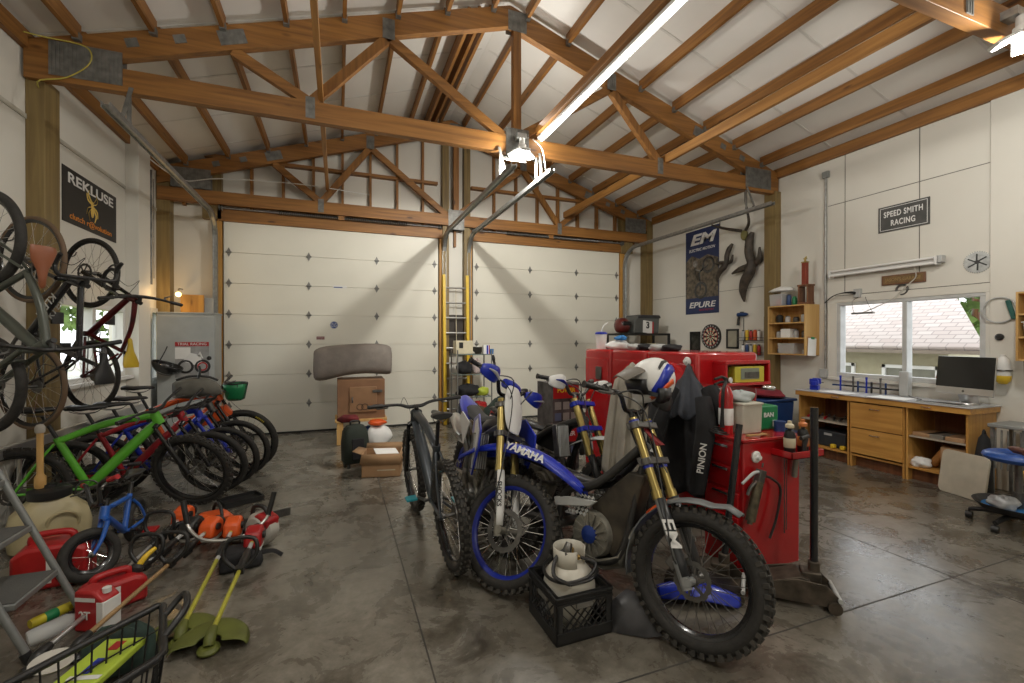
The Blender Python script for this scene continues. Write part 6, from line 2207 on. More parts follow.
MB().lathe([(.02, 0), (.06, 0), (.06, .12), (.02, .12)], n=24, closed=True).build('roll', M_PAPER, t_)
t_ = thing('yellow_bucket', 'yellow bucket half out of the picture behind the step ladder', 'bucket', (-1.98, 3.34, 0))
MB().lathe([(.11, 0), (.13, .30), (.14, .31), (.125, .31), (.105, .01), (0, .01)], n=28).build('pail', M_YELL, t_)
MB().lathe([(.141, .305), (.141, .314), (0, .314)], n=28).build('lid', M_YELL, t_)

# ---- brush cutters lying on the floor
def trimmer(label, head, eng, col, guard=None, hcol=M_ORANGE, loop=True, twist=0.0, bars=False):
    h, e = Vector(head), Vector(eng)
    d = (e - h)
    L = d.length
    yaw = math.atan2(d.y, d.x)
    pit = math.asin((.145 - .06) / L)
    r = thing('string_trimmer', label, 'string trimmer', (h.x, h.y, .07), (twist, -pit, yaw), 'string trimmers on the floor')
    s = MB().tube([(0, 0, 0), (L, 0, 0)], .0125, 12).build('shaft', M_ALU if col is None else col, r)
    MB().tube([(L * .62, 0, 0), (L - .02, 0, 0)], .0135, 12).build('upper_shaft', M_LGREY, s)
    # gearbox and cutting head
    MB().tube([(.03, 0, 0), (-.03, 0, -.005), (-.06, 0, -.03)], [.02, .028, .024], 12, 3).lathe([(.035, 0), (.05, -.012), (.05, -.02), (.0, -.022)], (-.06, 0, -.03), (0, 0, 1), n=20).build('head', M_BLK if guard is None else guard, r)
    if guard is not None:
        m = MB()
        rg = []
        for k in range(11):
            a = math.radians(-100 + 200 * k / 10)
            rr = .20 - .03 * abs(k - 5) / 5
            rg.append([Vector((-.06 + .05 * math.cos(a) , .05 * math.sin(a), -.01)), Vector((-.06 + rr * .7 * math.cos(a), rr * .7 * math.sin(a), .0)), Vector((-.06 + rr * math.cos(a), rr * math.sin(a), -.015)), Vector((-.06 + rr * 1.02 * math.cos(a), rr * 1.02 * math.sin(a), -.05))])
        m.loft(rg, caps=False, close=False)
        m.build('guard', guard, r, solid=.006, sub=1)
    # powerhead
    m = MB()
    m.prism([(L - .02, -.04), (L + .05, -.065), (L + .15, -.06), (L + .17, .02), (L + .12, .075), (L + .02, .055)], -.055, .055)
    eo = m.build('engine_housing', hcol, r, bevel=.022)
    MB().lathe([(.052, 0), (.052, .02), (.04, .035), (0, .04)], (L + .165, 0, -.005), (1, 0, 0), n=24).build('starter_cover', M_BLK, eo)
    MB().box((L + .08, 0, -.068), (.12, .10, .04)).build('fuel_tank', M_WHITE, eo, bevel=.014)
    MB().cyl((L + .06, -.056, .02), (L + .06, -.072, .02), .024, n=16).build('air_filter', M_BLK, eo)
    # trigger handle, loop or bull-horn bars
    MB().tube([(L - .34, 0, 0), (L - .30, 0, 0), (L - .16, 0, .0), (L - .10, 0, 0)], [.016, .024, .026, .018], 12).box((L - .2, 0, -.035), (.08, .016, .03)).build('rear_grip', M_BLK, r)
    if bars:
        hb = MB()
        for q in (-1, 1):
            hb.tube([(L * .84, 0, .02), (L * .84 + .02, q * .14, .04), (L * .84 + .10, q * .24, .10), (L * .84 + .14, q * .27, .20)], .011, 10, 4)
        ho = hb.build('bull_bar', M_ALU, r)
        for q in (-1, 1):
            MB().tube([(L * .84 + .115, q * .25, .12), (L * .84 + .14, q * .27, .20), (L * .84 + .16, q * .285, .27)], .018, 10).build('grip', M_BLK, ho)
    elif loop:
        lp = MB()
        lp.tube([(L * .63, -.03, .01), (L * .63 + .02, -.09, .08), (L * .63 + .05, -.07, .17), (L * .63 + .05, .07, .17), (L * .63 + .02, .09, .08), (L * .63, .03, .01)], .012, 10, 4)
        lp.box((L * .63, 0, 0), (.05, .05, .04))
        lp.build('loop_handle', M_BLK, r)
    return r
def F(px, py):
    return at(px, py, 'Z', 0.06)
gsh = nmat('lime_shaft', (.42, .40, .05), .4, var=.12)
trimmer('string trimmer with a lime shaft and olive guard, left one of the lime pair', F(183, 628), F(231, 545), gsh, M_OLIVE, M_ORANGE, bars=True)
trimmer('string trimmer with a lime shaft and olive guard, right one of the lime pair', F(212, 634), F(252, 556), gsh, M_OLIVE, M_REDP)
trimmer('string trimmer with a long silver shaft reaching toward the step ladder', F(44, 652), F(184, 546), None, None, M_BLK)
trimmer('string trimmer with a brown shaft lying between the silver and the lime ones', F(84, 640), F(205, 546), nmat('brown_shaft', (.32, .20, .09), .5), None, M_ORANGE)
trimmer('string trimmer with a grey shaft nearest the parked green bike', F(118, 578), F(178, 533), None, None, M_ORANGE)
# chain saw body and blower beyond the trimmers
t_ = thing('chain_saw', 'orange chain saw lying behind the string trimmers', 'chain saw', tuple(at(218, 536, 'Z', 0)), (0, 0, .45))
MB().prism([(-.18, .0), (.12, .0), (.14, .10), (.06, .19), (-.10, .20), (-.20, .12)], -.08, .08).build('body', M_ORANGE, t_, bevel=.025)
MB().tube([(-.16, 0, .15), (-.26, 0, .17), (-.30, 0, .08), (-.18, 0, .03)], .018, 10, 4).build('rear_handle', M_BLK, t_)
MB().tube([(-.02, -.09, .08), (.0, -.11, .20), (.0, 0, .26), (.0, .11, .20), (-.02, .09, .08)], .012, 10, 4).build('front_handle', M_BLK, t_)
MB().box((.33, -.03, .06), (.42, .008, .07)).build('guide_bar', M_STEEL, t_, bevel=.003)
t_ = thing('leaf_blower', 'white and red leaf blower lying right of the orange chain saw', 'leaf blower', tuple(at(262, 545, 'Z', 0)), (0, 0, 2.4))
MB().lathe([(.05, -.07), (.11, -.06), (.125, -.02), (.125, .03), (.09, .07), (.03, .075)], (0, 0, .13), (0, 1, 0), n=28).build('fan_housing', nmat('dull_white', (.5, .48, .43), .6), t_)
MB().prism([(-.10, .10), (.06, .08), (.08, .20), (-.02, .26), (-.12, .22)], -.06, .06).build('motor_cover', M_REDP, t_, bevel=.02)
MB().tube([(.04, 0, .06), (.20, 0, .06), (.42, 0, .05)], [.05, .042, .034], 16).build('blower_tube', M_BLK, t_)
MB().tube([(-.08, 0, .22), (-.02, 0, .29), (.08, 0, .28), (.10, 0, .18)], .016, 10, 4).build('handle', M_BLK, t_)
t_ = thing('black_bag', 'black padded harness bag at the foot of the right lime trimmer', 'bag', tuple(at(240, 566, 'Z', 0)), (0, 0, .2))
MB().prism([(-.13, 0), (.13, 0), (.14, .07), (.05, .13), (-.10, .12)], -.10, .10).build('pouch', M_CLOTHBLK, t_, bevel=.03)
MB().tube([(.10, 0, .06), (.20, .02, .05), (.26, .0, .012)], .016, 8, 4, sq=.3).build('strap', M_CLOTHBLK, t_)
o_ = at(241, 502, 'Z', 0)
t_ = thing('tray', 'flat black tray lying on the floor behind the chain saw', 'tray', (o_.x, o_.y, 0), (0, 0, .5))
MB().box((0, 0, .012), (.34, .22, .02)).build('base', M_BLK, t_, bevel=.004)
for (x, y, sx_, sy_) in ((0, -.105, .34, .012), (0, .105, .34, .012), (-.165, 0, .012, .22), (.165, 0, .012, .22)):
    MB().box((x, y, .035), (sx_, sy_, .03)).build('rim', M_BLK, t_)

# ---- black wire basket in the corner of the picture
RZ_ = .40
c0 = at(163, 603, 'Z', RZ_); c1 = at(10, 683, 'Z', RZ_); c2 = at(126, 683, 'Z', RZ_)
dl = (c1 - c0).normalized(); dr2 = (c2 - c0).normalized()
dp = Vector((-dl.y, dl.x, 0)) if Vector((-dl.y, dl.x, 0)).dot(dr2) > 0 else Vector((dl.y, -dl.x, 0))
dr2 = (dr2 + dp * .35).normalized()
LL, WW = .62, .42
t_ = thing('wire_basket', 'black wire basket with a thick rim in the lower left corner', 'basket', (0, 0, 0))
def bp_(u, v, z):
    k = .80 + .20 * z / RZ_
    cu = .5 + (u - .5) * k; cv = .5 + (v - .5) * k
    p = c0 + dl * (cu * LL) + dr2 * (cv * WW)
    return Vector((p.x, p.y, z))
MB().tube([bp_(0, .06, RZ_), bp_(0, .94, RZ_), bp_(.04, 1, RZ_), bp_(.96, 1, RZ_), bp_(1, .94, RZ_), bp_(1, .06, RZ_), bp_(.96, 0, RZ_), bp_(.04, 0, RZ_), bp_(0, .06, RZ_)], .014, 10).build('rim', M_BLK, t_)
m = MB()
for k in range(13):
    for v in (0, 1):
        m.tube([bp_(k / 12, v, RZ_), bp_(k / 12, v, .012)], .0035, 5)
for k in range(9):
    for u in (0, 1):
        m.tube([bp_(u, k / 8, RZ_), bp_(u, k / 8, .012)], .0035, 5)
for z in (.012, .10, .20, .30):
    m.tube([bp_(0, 0, z), bp_(0, 1, z), bp_(1, 1, z), bp_(1, 0, z), bp_(0, 0, z)], .0035, 5)
for k in range(1, 12):
    m.tube([bp_(k / 12, 0, .012), bp_(k / 12, 1, .012)], .0035, 5)
m.build('wire_mesh', M_BLK, t_)
MB().tube([bp_(.0, .3, RZ_), bp_(-.12, .35, RZ_ + .06), bp_(-.12, .65, RZ_ + .06), bp_(0, .7, RZ_)], .013, 10, 4).build('handle', M_BLK, t_)
bc = bp_(.5, .5, 0)
angb = math.atan2(dl.y, dl.x)
t_ = thing('seed_packet', 'lime green printed packet lying in the black wire basket', 'packet', tuple(at(100, 664, 'Z', .27)), (.05, .05, angb + .35))
MB().box((0, 0, 0), (.26, .17, .03)).build('packet', nmat('lime_print', (.42, .55, .05), .5), t_, bevel=.008)
MB().box((.03, .0, .0165), (.08, .03, .002)).build('blue_mark', M_BLUE, t_)
MB().box((.09, .02, .0165), (.02, .12, .002)).build('white_band', M_WHITE, t_)
MB().box((-.08, .0, .0165), (.05, .04, .002)).build('red_mark', M_REDP, t_)
blob('cloth_bundle', 'dark green cloth stuffed in the bottom of the black wire basket', 'cloth', tuple(at(122, 668, 'Z', .02)), .13, (1.05, .75, .9), nmat('dark_green_cloth', (.02, .045, .035), .85, var=.3), 61, .12)
t_ = thing('small_dish', 'pale plastic dish lying in the basket beside the lime packet', 'dish', tuple(at(52, 668, 'Z', .27)), (.1, .1, 0))
MB().lathe([(.03, 0), (.06, .015), (.07, .03), (.066, .03), (.03, .006), (0, .006)], n=24).build('dish', nmat('dull_white', (.5, .48, .43), .6), t_)

# ---------------------------------------------------------------- outside the left window
struct(MB().bb(-40, XL - .16, -10, 40, -.15, -.05).build('lawn', nmat('dry_grass', (.30, .30, .07), .9, var=.2, scale=1.5)), 'grass outside the left window')
def truck(label, x, y, yaw, col):
    r = thing('pickup_truck', label, 'car', (x, y, -.05), (0, 0, yaw))
    MB().prism([(-2.4, .45), (2.4, .45), (2.45, .95), (1.3, 1.05), (.9, 1.62), (-.6, 1.65), (-.8, 1.05), (-2.4, 1.05)], -.9, .9).build('body', col, r, bevel=.06)
    MB().prism([(1.15, 1.08), (.85, 1.55), (-.5, 1.58), (-.62, 1.08)], -.91, .91).build('side_window', M_BLKS, r)
    for x_ in (-1.5, 1.5):
        for y_ in (-.82, .82):
            MB().torus((x_, y_, .36), (0, 1, 0), .26, .10, n=24, k=8).lathe([(.2, -.05), (.2, .05)], (x_, y_, .36), (0, 1, 0), n=20).build('wheel', M_RUB, r)
    return r
truck('white pickup truck parked outside the left window', -9.5, 17.0, .4, M_WHITE)
def tree(x, y, h, r_, label, seed, leaf=None):
    rr = random.Random(seed)
    t = thing('tree', label, 'tree', (x, y, -.06))
    MB().tube([(0, 0, 0), (.05, 0, h * .4), (0, 0, h * .7)], [.16, .12, .06], 8).build('trunk', M_DKWOOD, t)
    m = MB()
    for k in range(900):
        a, b = rr.uniform(0, 2 * PI), math.acos(rr.uniform(-1, 1))
        q = r_ * rr.uniform(.4, 1) ** .5
        c = Vector((q * math.sin(b) * math.cos(a), q * math.sin(b) * math.sin(a), h * .65 + q * 1.1 * math.cos(b)))
        M_ = Matrix.Translation(c) @ Euler((rr.uniform(0, 6), rr.uniform(0, 6), rr.uniform(0, 6))).to_matrix().to_4x4()
        s = rr.uniform(.05, .115) * max(r_, .7)
        m.add([(-s, -s * .5, 0), (s, -s * .4, 0), (s * 1.2, s * .4, .03), (-s * .8, s * .5, 0)], [(0, 1, 2, 3)], M_)
    f = m.build('foliage', leaf or nmat('leaf_green', (.16, .26, .06), .7, var=.3, scale=3), t)
    return t
tree(-7.5, 22, 5.5, 2.4, 'green tree outside the left window behind the truck', 1)
tree(-13.5, 24, 6, 2.8, 'green tree outside the left window, farther left', 2)
# ================================================================ right side
RRt = (PI / 2, 0, -PI / 2)
# ---- the workbench with its parts
BX, BY0, BY1, BZ = 5.88, 2.62, 4.42, .875
WX = XR - .04
def bench_unit(label, y0, y1, kind):
    r = thing('bench_cabinet', label, 'cabinet', (0, 0, 0), group='cabinet units under the workbench')
    z0, z1 = .155, .80
    for y in (y0 + .011, y1 - .011):
        MB().bb(BX + .02, WX, y - .01, y + .01, 0.0, z1).build('side_panel', M_OAKZ, r)
    MB().bb(BX + .02, WX, y0 + .022, y1 - .022, z0 - .02, z0).build('floor_panel', M_OAK, r)
    MB().bb(WX - .012, WX, y0 + .022, y1 - .022, z0, z1).build('back_panel', M_DKWOOD, r)
    MB().bb(BX + .10, BX + .115, y0 + .022, y1 - .022, 0, z0 - .02).build('kick_board', M_DKWOOD, r)
    if kind == 'open':
        MB().bb(BX + .04, WX - .015, y0 + .022, y1 - .022, .478, .495).build('shelf', nmat('shelf_white_edge', (.45, .40, .32), .5), r)
    else:
        for za, zb in ((.175, .475), (.485, .785)):
            d = MB().bb(BX, BX + .018, y0 + .012, y1 - .012, za, zb).build('drawer', M_OAK, r, bevel=.003)
            MB().tube([(BX - .001, (y0 + y1) / 2 - .05, zb - .05), (BX - .025, (y0 + y1) / 2 - .04, zb - .055), (BX - .025, (y0 + y1) / 2 + .04, zb - .055), (BX - .001, (y0 + y1) / 2 + .05, zb - .05)], .006, 8, 3).build('pull', M_CHROME, d)
    return r
bench_unit('open oak cabinet with one shelf at the left end of the workbench', 3.76, BY1, 'open')
bench_unit('oak cabinet with two deep drawers in the middle of the workbench', 3.17, 3.75, 'drawer')
bench_unit('open oak cabinet with one shelf at the right end of the workbench', BY0, 3.16, 'open')
t_ = thing('worktop', 'long oak worktop with a white surface along the right wall', 'worktop', (0, 0, 0))
MB().bb(BX - .02, WX, BY0 - .03, BY1 + .02, .801, .862).build('apron', M_OAK, t_, bevel=.003)
MB().bb(BX - .03, WX, BY0 - .04, BY1 + .03, .862, BZ).build('top', nmat('worktop_white', (.55, .56, .57), .25, var=.08, scale=4), t_, bevel=.002)
for y in (2.95, 3.9):
    MB().tube([(BX - .021, y - .04, .835), (BX - .04, y - .03, .832), (BX - .04, y + .03, .832), (BX - .021, y + .04, .835)], .005, 8, 3).build('pull', M_CHROME, t_)
# contents of the open cabinets
rr = random.Random(5)
names = ('leftmost', 'second', 'third', 'fourth', 'fifth', 'last')
for k in range(6):
    y = 4.36 - .10 * k
    m_ = [M_REDP, M_STEEL, M_REDP, M_BLK, M_STEEL, M_REDP][k]
    t_ = thing('hand_tool', '%s of the tools lying on the left bench shelf' % names[k], 'tool', (BX + .20, y, .515), (0, 0, rr.uniform(-.6, .6)), 'tools on the left bench shelf')
    MB().tube([(-.10, 0, .0), (-.02, 0, .01), (.0, 0, .01)], [.014, .018, .012], 8).build('handle', m_, t_)
    MB().tube([(0, 0, .01), (.14, .01, .015)], [.008, .006], 8).lathe([(.02, -.008), (.02, .008)], (.15, .01, .016), (0, 1, .2), n=12).build('shank', M_STEEL, t_)
t_ = thing('tool_case', 'dark tool case on the floor of the left bench cabinet', 'case', (BX + .26, 4.08, .156))
MB().box((0, 0, .10), (.30, .44, .20)).build('body', nmat('dark_case', (.03, .035, .04), .5), t_, bevel=.01)
MB().box((-.153, 0, .16), (.006, .10, .03)).build('latch', M_LGREY, t_)
for k in range(2):
    o = MB().box((BX + .06, 3.98 - .12 * k, .185), (.06, .05, .05)).build('tape_measure', M_YELL, bevel=.01)
    tag(o, 'small yellow tape measure at the front of the left cabinet, %s one' % ('left' if k == 0 else 'right'), 'tape measure', 'tape measures')
o_ = at(925, 428, 'X', BX + .2)
for k, (y, m_) in enumerate(((3.02, M_CARD), (2.92, nmat('grey_book', (.20, .18, .15), .7)), (2.76, M_CARD))):
    t = MB().box((BX + .22, y, .515 + .001), (.34, .16, .04), (0, 0, .1 * (k - 1))).build('paper_stack', m_, bevel=.004)
    tag(t, '%s of the brown paper stacks on the right bench shelf' % ['left', 'middle', 'right'][k], 'paper', 'paper stacks on the right bench shelf')
t_ = thing('carton', 'plain cardboard carton in the bottom of the right bench cabinet', 'carton', (BX + .2, 2.78, .156), (0, 0, .05))
MB().box((0, 0, .13), (.24, .20, .26)).build('body', M_CARD, t_, bevel=.003)
t_ = thing('orange_tube', 'orange rolled sheet leaning in the right bench cabinet', 'tube', (BX + .20, 3.0, .19), (.55, 0, 0))
MB().cyl((0, 0, 0), (0, 0, .26), .038, n=16).build('tube', nmat('orange_card', (.42, .19, .05), .6), t_)
blob('rag', 'white rags in the bottom of the right bench cabinet', 'rag', (BX + .12, 3.06, .156), .08, (1.2, 1.1, .7), M_PAPER, 71, .2)
# blue recycling bin at the end of the bench, with a red cloth
o_ = at(770, 470, 'Z', 0)
t_ = thing('blue_bin', 'large blue plastic bin at the left end of the workbench', 'bin', (5.62, 4.82, 0), (0, 0, .0))
MB().box((0, 0, .36), (.52, .62, .72), taper=(1.10, 1.10)).build('body', M_BLUED, t_, bevel=.03)
MB().box((0, 0, .725), (.62, .73, .035)).build('rim', M_BLUED, t_, bevel=.012)
blob('cloth_bundle', 'dark red cloth lying across the top of the blue bin', 'cloth', (5.62, 4.82, .745), .30, (1.05, 1.2, .22), nmat('crimson_cloth', (.22, .012, .025), .85, var=.2), 72, .12)
o_ = at(815, 462, 'Z', 0)
t_ = thing('recycling_box', 'dark blue recycling box with a white symbol before the left bench cabinet', 'box', (5.70, 4.40, 0))
MB().box((0, 0, .16), (.26, .24, .32), taper=(1.06, 1.06)).build('body', M_BLUED, t_, bevel=.015)
m = MB()
for k in range(3):
    a = 2 * PI * k / 3
    m.torus((0.02, -.135, .19), (0, 1, 0), .032, .006, n=8, k=5, a0=a + .25, a1=a + 1.7)
m.build('recycling_mark', M_WHITE, t_)

# ---- computer
cp = at(955, 400, 'X', 6.12)
t_ = thing('desktop_computer', 'silver all-in-one computer with a black screen on the workbench', 'computer', (6.12, 2.76, BZ + .001), (0, 0, -PI / 2 - .20))
# local: screen faces -y
alu = M_ALU
sc_ = MB(Matrix.Translation((0, 0, .10)) @ Matrix.Rotation(-.10, 4, 'X'))
sc_.box((0, 0, .20), (.53, .022, .40))
so = sc_.build('display', alu, t_, bevel=.006)
MB(Matrix.Translation((0, 0, .10)) @ Matrix.Rotation(-.10, 4, 'X')).box((0, -.012, .235), (.528, .003, .325)).build('screen', M_SCREEN, so)
MB(Matrix.Translation((0, 0, .10)) @ Matrix.Rotation(-.10, 4, 'X')).ball((0, -.012, .037), .012, 1, .2, 1.1, 10, 8).build('emblem', M_STEEL, so)
MB().loft([[Vector((x, y, z)) for x in (-.09, .09)] for y, z in ((-.08, .006), (.09, .006), (.075, .03), (.03, .18))], caps=False, close=False).build('stand', alu, t_, solid=.008)
t_ = thing('keyboard', 'thin pale keyboard on the workbench before the computer', 'keyboard', (5.93, 2.86, BZ + .001), (0, 0, -PI / 2 - .05))
MB().box((0, 0, .006), (.40, .12, .012)).build('base', M_LGREY, t_, bevel=.003)
m = MB()
for i in range(4):
    for j in range(13):
        m.box((-.18 + .03 * j, -.042 + .028 * i, .014), (.024, .022, .006))
m.build('keys', M_STEEL, t_)
for k, (x, y, s) in enumerate(((5.98, 3.35, .30), (5.97, 3.95, .26))):
    o = MB().box((x, y, BZ + .004), (s, .36, .006), (0, 0, .1 - .3 * k)).build('paper_sheet', M_PAPER, bevel=.001)
    tag(o, 'white sheets of paper on the workbench %s' % ('left of the computer' if k == 0 else 'near its left end'), 'paper')
# clamps and a vice along the sill
for k in range(4):
    y = 4.05 - .16 * k
    t_ = thing('bar_clamp', '%s blue bar clamp on the back of the workbench under the window' % ['leftmost', 'second', 'third', 'rightmost'][k], 'clamp', (6.28, y, BZ + .001), (0, 0, PI / 2 + .1), 'bar clamps under the window')
    MB().bb(-.16, .16, -.006, .006, .06, .08).bb(-.155, -.14, -.01, .01, 0, .14).build('bar', M_BLUED if k % 2 == 0 else M_BLK, t_)
    MB().tube([(.06, 0, .0), (.06, 0, .14), (.06, 0, .20)], [.012, .010, .014], 8).build('jaw', M_BLUE if k % 2 == 0 else M_STEEL, t_)
t_ = thing('bench_vice', 'small blue bench vice on the left end of the workbench', 'vice', (6.05, 4.30, BZ + .001), (0, 0, .4))
MB().box((0, 0, .03), (.12, .10, .06)).box((.0, 0, .09), (.20, .07, .06)).box((.10, 0, .11), (.03, .10, .08)).box((-.06, 0, .11), (.03, .10, .08)).build('body', M_BLUE, t_, bevel=.008)
MB().cyl((.10, 0, .085), (.20, 0, .085), .012, n=10).cyl((.20, -.06, .085), (.20, .06, .085), .006, n=8).build('screw', M_STEEL, t_)
t_ = thing('cream_box', 'pale cream router box standing on the sill beside the computer', 'box', (6.30, 3.38, BZ + .001))
MB().box((0, 0, .15), (.08, .10, .30)).build('body', M_LGREY, t_, bevel=.012)
m = MB().tube([(6.30, 3.36, BZ + .02), (6.20, 3.25, BZ + .008), (6.10, 3.12, BZ + .008)], .005, 6, 5)
tag(m.build('cable', M_BLK), 'black cable running from the cream box across the workbench', 'cable')

# ---- wall cabinet with shelves, left of the window
KX, KY0, KY1, KZ0, KZ1 = 6.16, 4.52, 5.12, 1.33, 2.06
t_ = thing('wall_shelf_unit', 'open oak wall shelf unit with a clipboard on its side left of the window', 'shelf', (0, 0, 0))
for y in (KY0 + .009, KY1 - .009):
    MB().bb(KX, XR - .001, y - .009, y + .009, KZ0, KZ1).build('side_panel', M_PINE, t_)
for z in (KZ0 + .009, 1.575, 1.80, KZ1 - .009):
    MB().bb(KX, XR - .001, KY0 + .019, KY1 - .019, z - .009, z + .009).build('shelf_board', M_PINE, t_)
MB().bb(XR - .012, XR - .001, KY0 + .019, KY1 - .019, KZ0, KZ1).build('back_panel', M_OAKZ, t_)
def jar(x, y, z, r_, h, m_, label, nm='jar', cat='jar', cap=None):
    t = thing(nm, label, cat, (x, y, z))
    MB().lathe([(r_ * .9, 0), (r_, .01), (r_, h * .8), (r_ * .7, h * .92), (0, h * .92)], n=18).build('body', m_, t)
    MB().lathe([(r_ * .74, h * .88), (r_ * .74, h), (0, h)], n=18).build('lid', cap or M_BLK, t)
    return t
for zi, z in enumerate((1.340, 1.585, 1.810)):
    for k in range(4):
        y = KY1 - .09 - .135 * k
        if zi == 0 and k in (1, 2):
            continue
        if zi == 1 and k == 1:
            continue
        jar(KX + .14, y, z, .035 + .008 * ((k + zi) % 3), .08 + .02 * ((k * 2 + zi) % 3), [M_STEEL, M_LGREY, M_BLK, M_CLEAR][(k + zi) % 4],
            '%s jar on the %s shelf of the oak wall unit' % (['leftmost', 'second', 'third', 'rightmost'][k], ['bottom', 'middle', 'top'][zi]))
t_ = thing('parts_tub', 'clear plastic tub on the bottom shelf of the oak wall unit', 'tub', (KX + .15, 4.85, 1.340))
MB().box((0, 0, .08), (.22, .25, .16), taper=(1.08, 1.08)).build('tub', M_CLEAR, t_, bevel=.012)
t_ = thing('small_box', 'small white box on the middle shelf of the oak wall unit', 'box', (KX + .14, 4.88, 1.585))
MB().box((0, 0, .065), (.15, .15, .13)).build('box', M_PAPER, t_, bevel=.003)
t_ = thing('clipboard', 'white clipboard hanging on the right side of the oak wall unit', 'clipboard', (6.28, KY0 - .008, 1.46), (0, .06, 0))
MB().box((0, 0, 0), (.17, .006, .27)).build('board', M_CARD, t_, bevel=.002)
MB().box((0, -.006, -.012), (.165, .004, .25)).build('paper', M_PAPER, t_)
MB().box((0, -.012, .115), (.06, .01, .03)).build('clip', M_GREEND, t_)
# on top of the unit
t_ = thing('clear_tub', 'clear plastic tub of red and blue oddments on top of the oak wall unit', 'tub', (6.30, 5.01, KZ1 + .001))
MB().box((0, 0, .09), (.22, .20, .18), taper=(1.08, 1.08)).build('tub', M_CLEAR, t_, bevel=.012)
MB().ball((0, .03, .06), .055, n=10, m=8).build('red_contents', M_REDP, t_)
MB().ball((.02, -.04, .06), .05, n=10, m=8).build('blue_contents', M_BLUED, t_)
jar(6.28, 4.86, KZ1 + .001, .030, .17, M_BLUED, 'dark blue bottle on top of the oak wall unit', 'bottle', 'bottle')
jar(6.28, 4.77, KZ1 + .001, .032, .13, M_GREEND, 'green bottle on top of the oak wall unit', 'bottle', 'bottle', M_GREEND)
t_ = thing('trophy', 'wooden trophy with a red column and a small figure on top of the oak unit', 'trophy', (6.28, 4.60, KZ1 + .001))
MB().bb(-.07, .07, -.08, .08, 0, .03).bb(-.065, .065, -.075, -.055, .03, .26).bb(-.065, .065, .055, .075, .03, .26).bb(-.07, .07, -.085, .085, .26, .285).build('base', M_DKWOOD, t_, bevel=.003)
MB().bb(-.03, .03, -.02, .045, .285, .60).build('column', nmat('mahogany_red', (.25, .04, .02), .3), t_, bevel=.003)
MB().bb(-.035, .035, -.025, .05, .60, .615).tube([(0, .012, .615), (0, .012, .66), (0, -.01, .69)], [.012, .018, .008], 8).tube([(0, .04, .66), (0, .012, .665), (0, -.02, .655)], .006, 6).build('figure', M_GOLD, t_)
o = MB()
ring = []
for x, w, h in ((-.18, .02, .03), (-.10, .07, .06), (.0, .09, .075), (.10, .08, .05), (.19, .03, .02)):
    ring.append([Vector((w * math.cos(a), x, .03 + h * max(0, math.sin(a)) + .01)) for a in [PI * k / 8 for k in range(9)]])
o.loft(ring, caps=False, close=False)
t_ = thing('white_visor', 'white plastic visor lying over the tub on top of the oak unit', 'visor', (6.28, 4.98, KZ1 + .185), (0, 0, .1))
o.build('visor', M_WHITE, t_, solid=.006)

# ---- wall decorations, right wall
def wall_sign(name, label, cat, y0, y1, z0, z1, th=.012):
    return thing(name, label, cat, (XR - .002, (y0 + y1) / 2, (z0 + z1) / 2)), (y1 - y0), (z1 - z0), th
t_, w_, h_, th = wall_sign('racing_sign', 'dark grey metal sign with white lettering high on the right wall', 'sign', 3.215, 3.755, 2.905, 3.225)
sg = nmat('sign_charcoal', (.075, .075, .07), .5, .3, var=.15)
MB().bb(-.010, 0, -w_ / 2, w_ / 2, -h_ / 2, h_ / 2).build('plate', sg, t_, bevel=.002)
m = MB()
for (y0, y1, z0, z1) in ((-w_ / 2 + .02, w_ / 2 - .02, h_ / 2 - .024, h_ / 2 - .018), (-w_ / 2 + .02, w_ / 2 - .02, -h_ / 2 + .018, -h_ / 2 + .024), (-w_ / 2 + .02, -w_ / 2 + .026, -h_ / 2 + .02, h_ / 2 - .02), (w_ / 2 - .026, w_ / 2 - .02, -h_ / 2 + .02, h_ / 2 - .02)):
    m.bb(-.0115, -.010, y0, y1, z0, z1)
m.build('border', M_WHITE, t_)
lettering('SPEED SMITH', .098, M_WHITE, t_, (-.0115, 0, .052), RRt, bold=.002, sx=.66, spacing=1.12)
lettering('RACING', .098, M_WHITE, t_, (-.0115, -.0, -.062), RRt, bold=.002, sx=.66, spacing=1.12)
# saw blade
t_ = thing('saw_blade', 'round steel saw blade with dark teeth on the right wall', 'saw blade', (XR - .003, 2.794, 2.39))
m = MB()
N_ = 36
pts = []
for k in range(N_):
    a = 2 * PI * k / N_
    pts.append((.122 * math.cos(a), .122 * math.sin(a)))
    pts.append((.108 * math.cos(a + .10), .108 * math.sin(a + .10)))
m.prism(pts, -.004, 0, 'x')
m.build('disc', M_GALV, t_)
m = MB()
for k in range(6):
    a = 2 * PI * k / 6 + .3
    m.bar((-.006, .02 * math.cos(a), .02 * math.sin(a)), (-.006, .09 * math.cos(a + .2), .09 * math.sin(a + .2)), .002, .014, up=(0, -math.sin(a), math.cos(a)))
m.lathe([(.022, 0), (.022, .003), (0, .003)], (-.0045, 0, 0), (-1, 0, 0), n=18)
m.build('painted_star', M_BLK, t_)
# fluorescent fitting
t_ = thing('batten_light', 'unlit white fluorescent batten on the right wall over the window', 'lamp', (XR - .001, 3.72, 2.46))
MB().bb(-.06, 0, -.62, .62, -.03, .035).build('housing', M_WHITE, t_, bevel=.006)
for z in (-.03, .03):
    MB().cyl((-.085, -.585, z), (-.085, .585, z), .014, n=12).build('tube', M_PAPER, t_)
for y in (-.60, .60):
    MB().bb(-.10, -.0, y - .014, y + .014, -.05, .05).build('end_cap', M_WHITE, t_, bevel=.004)
MB().bb(-.10, -.02, -.66, -.62, -.03, .05).build('starter_box', M_LGREY, t_, bevel=.004)
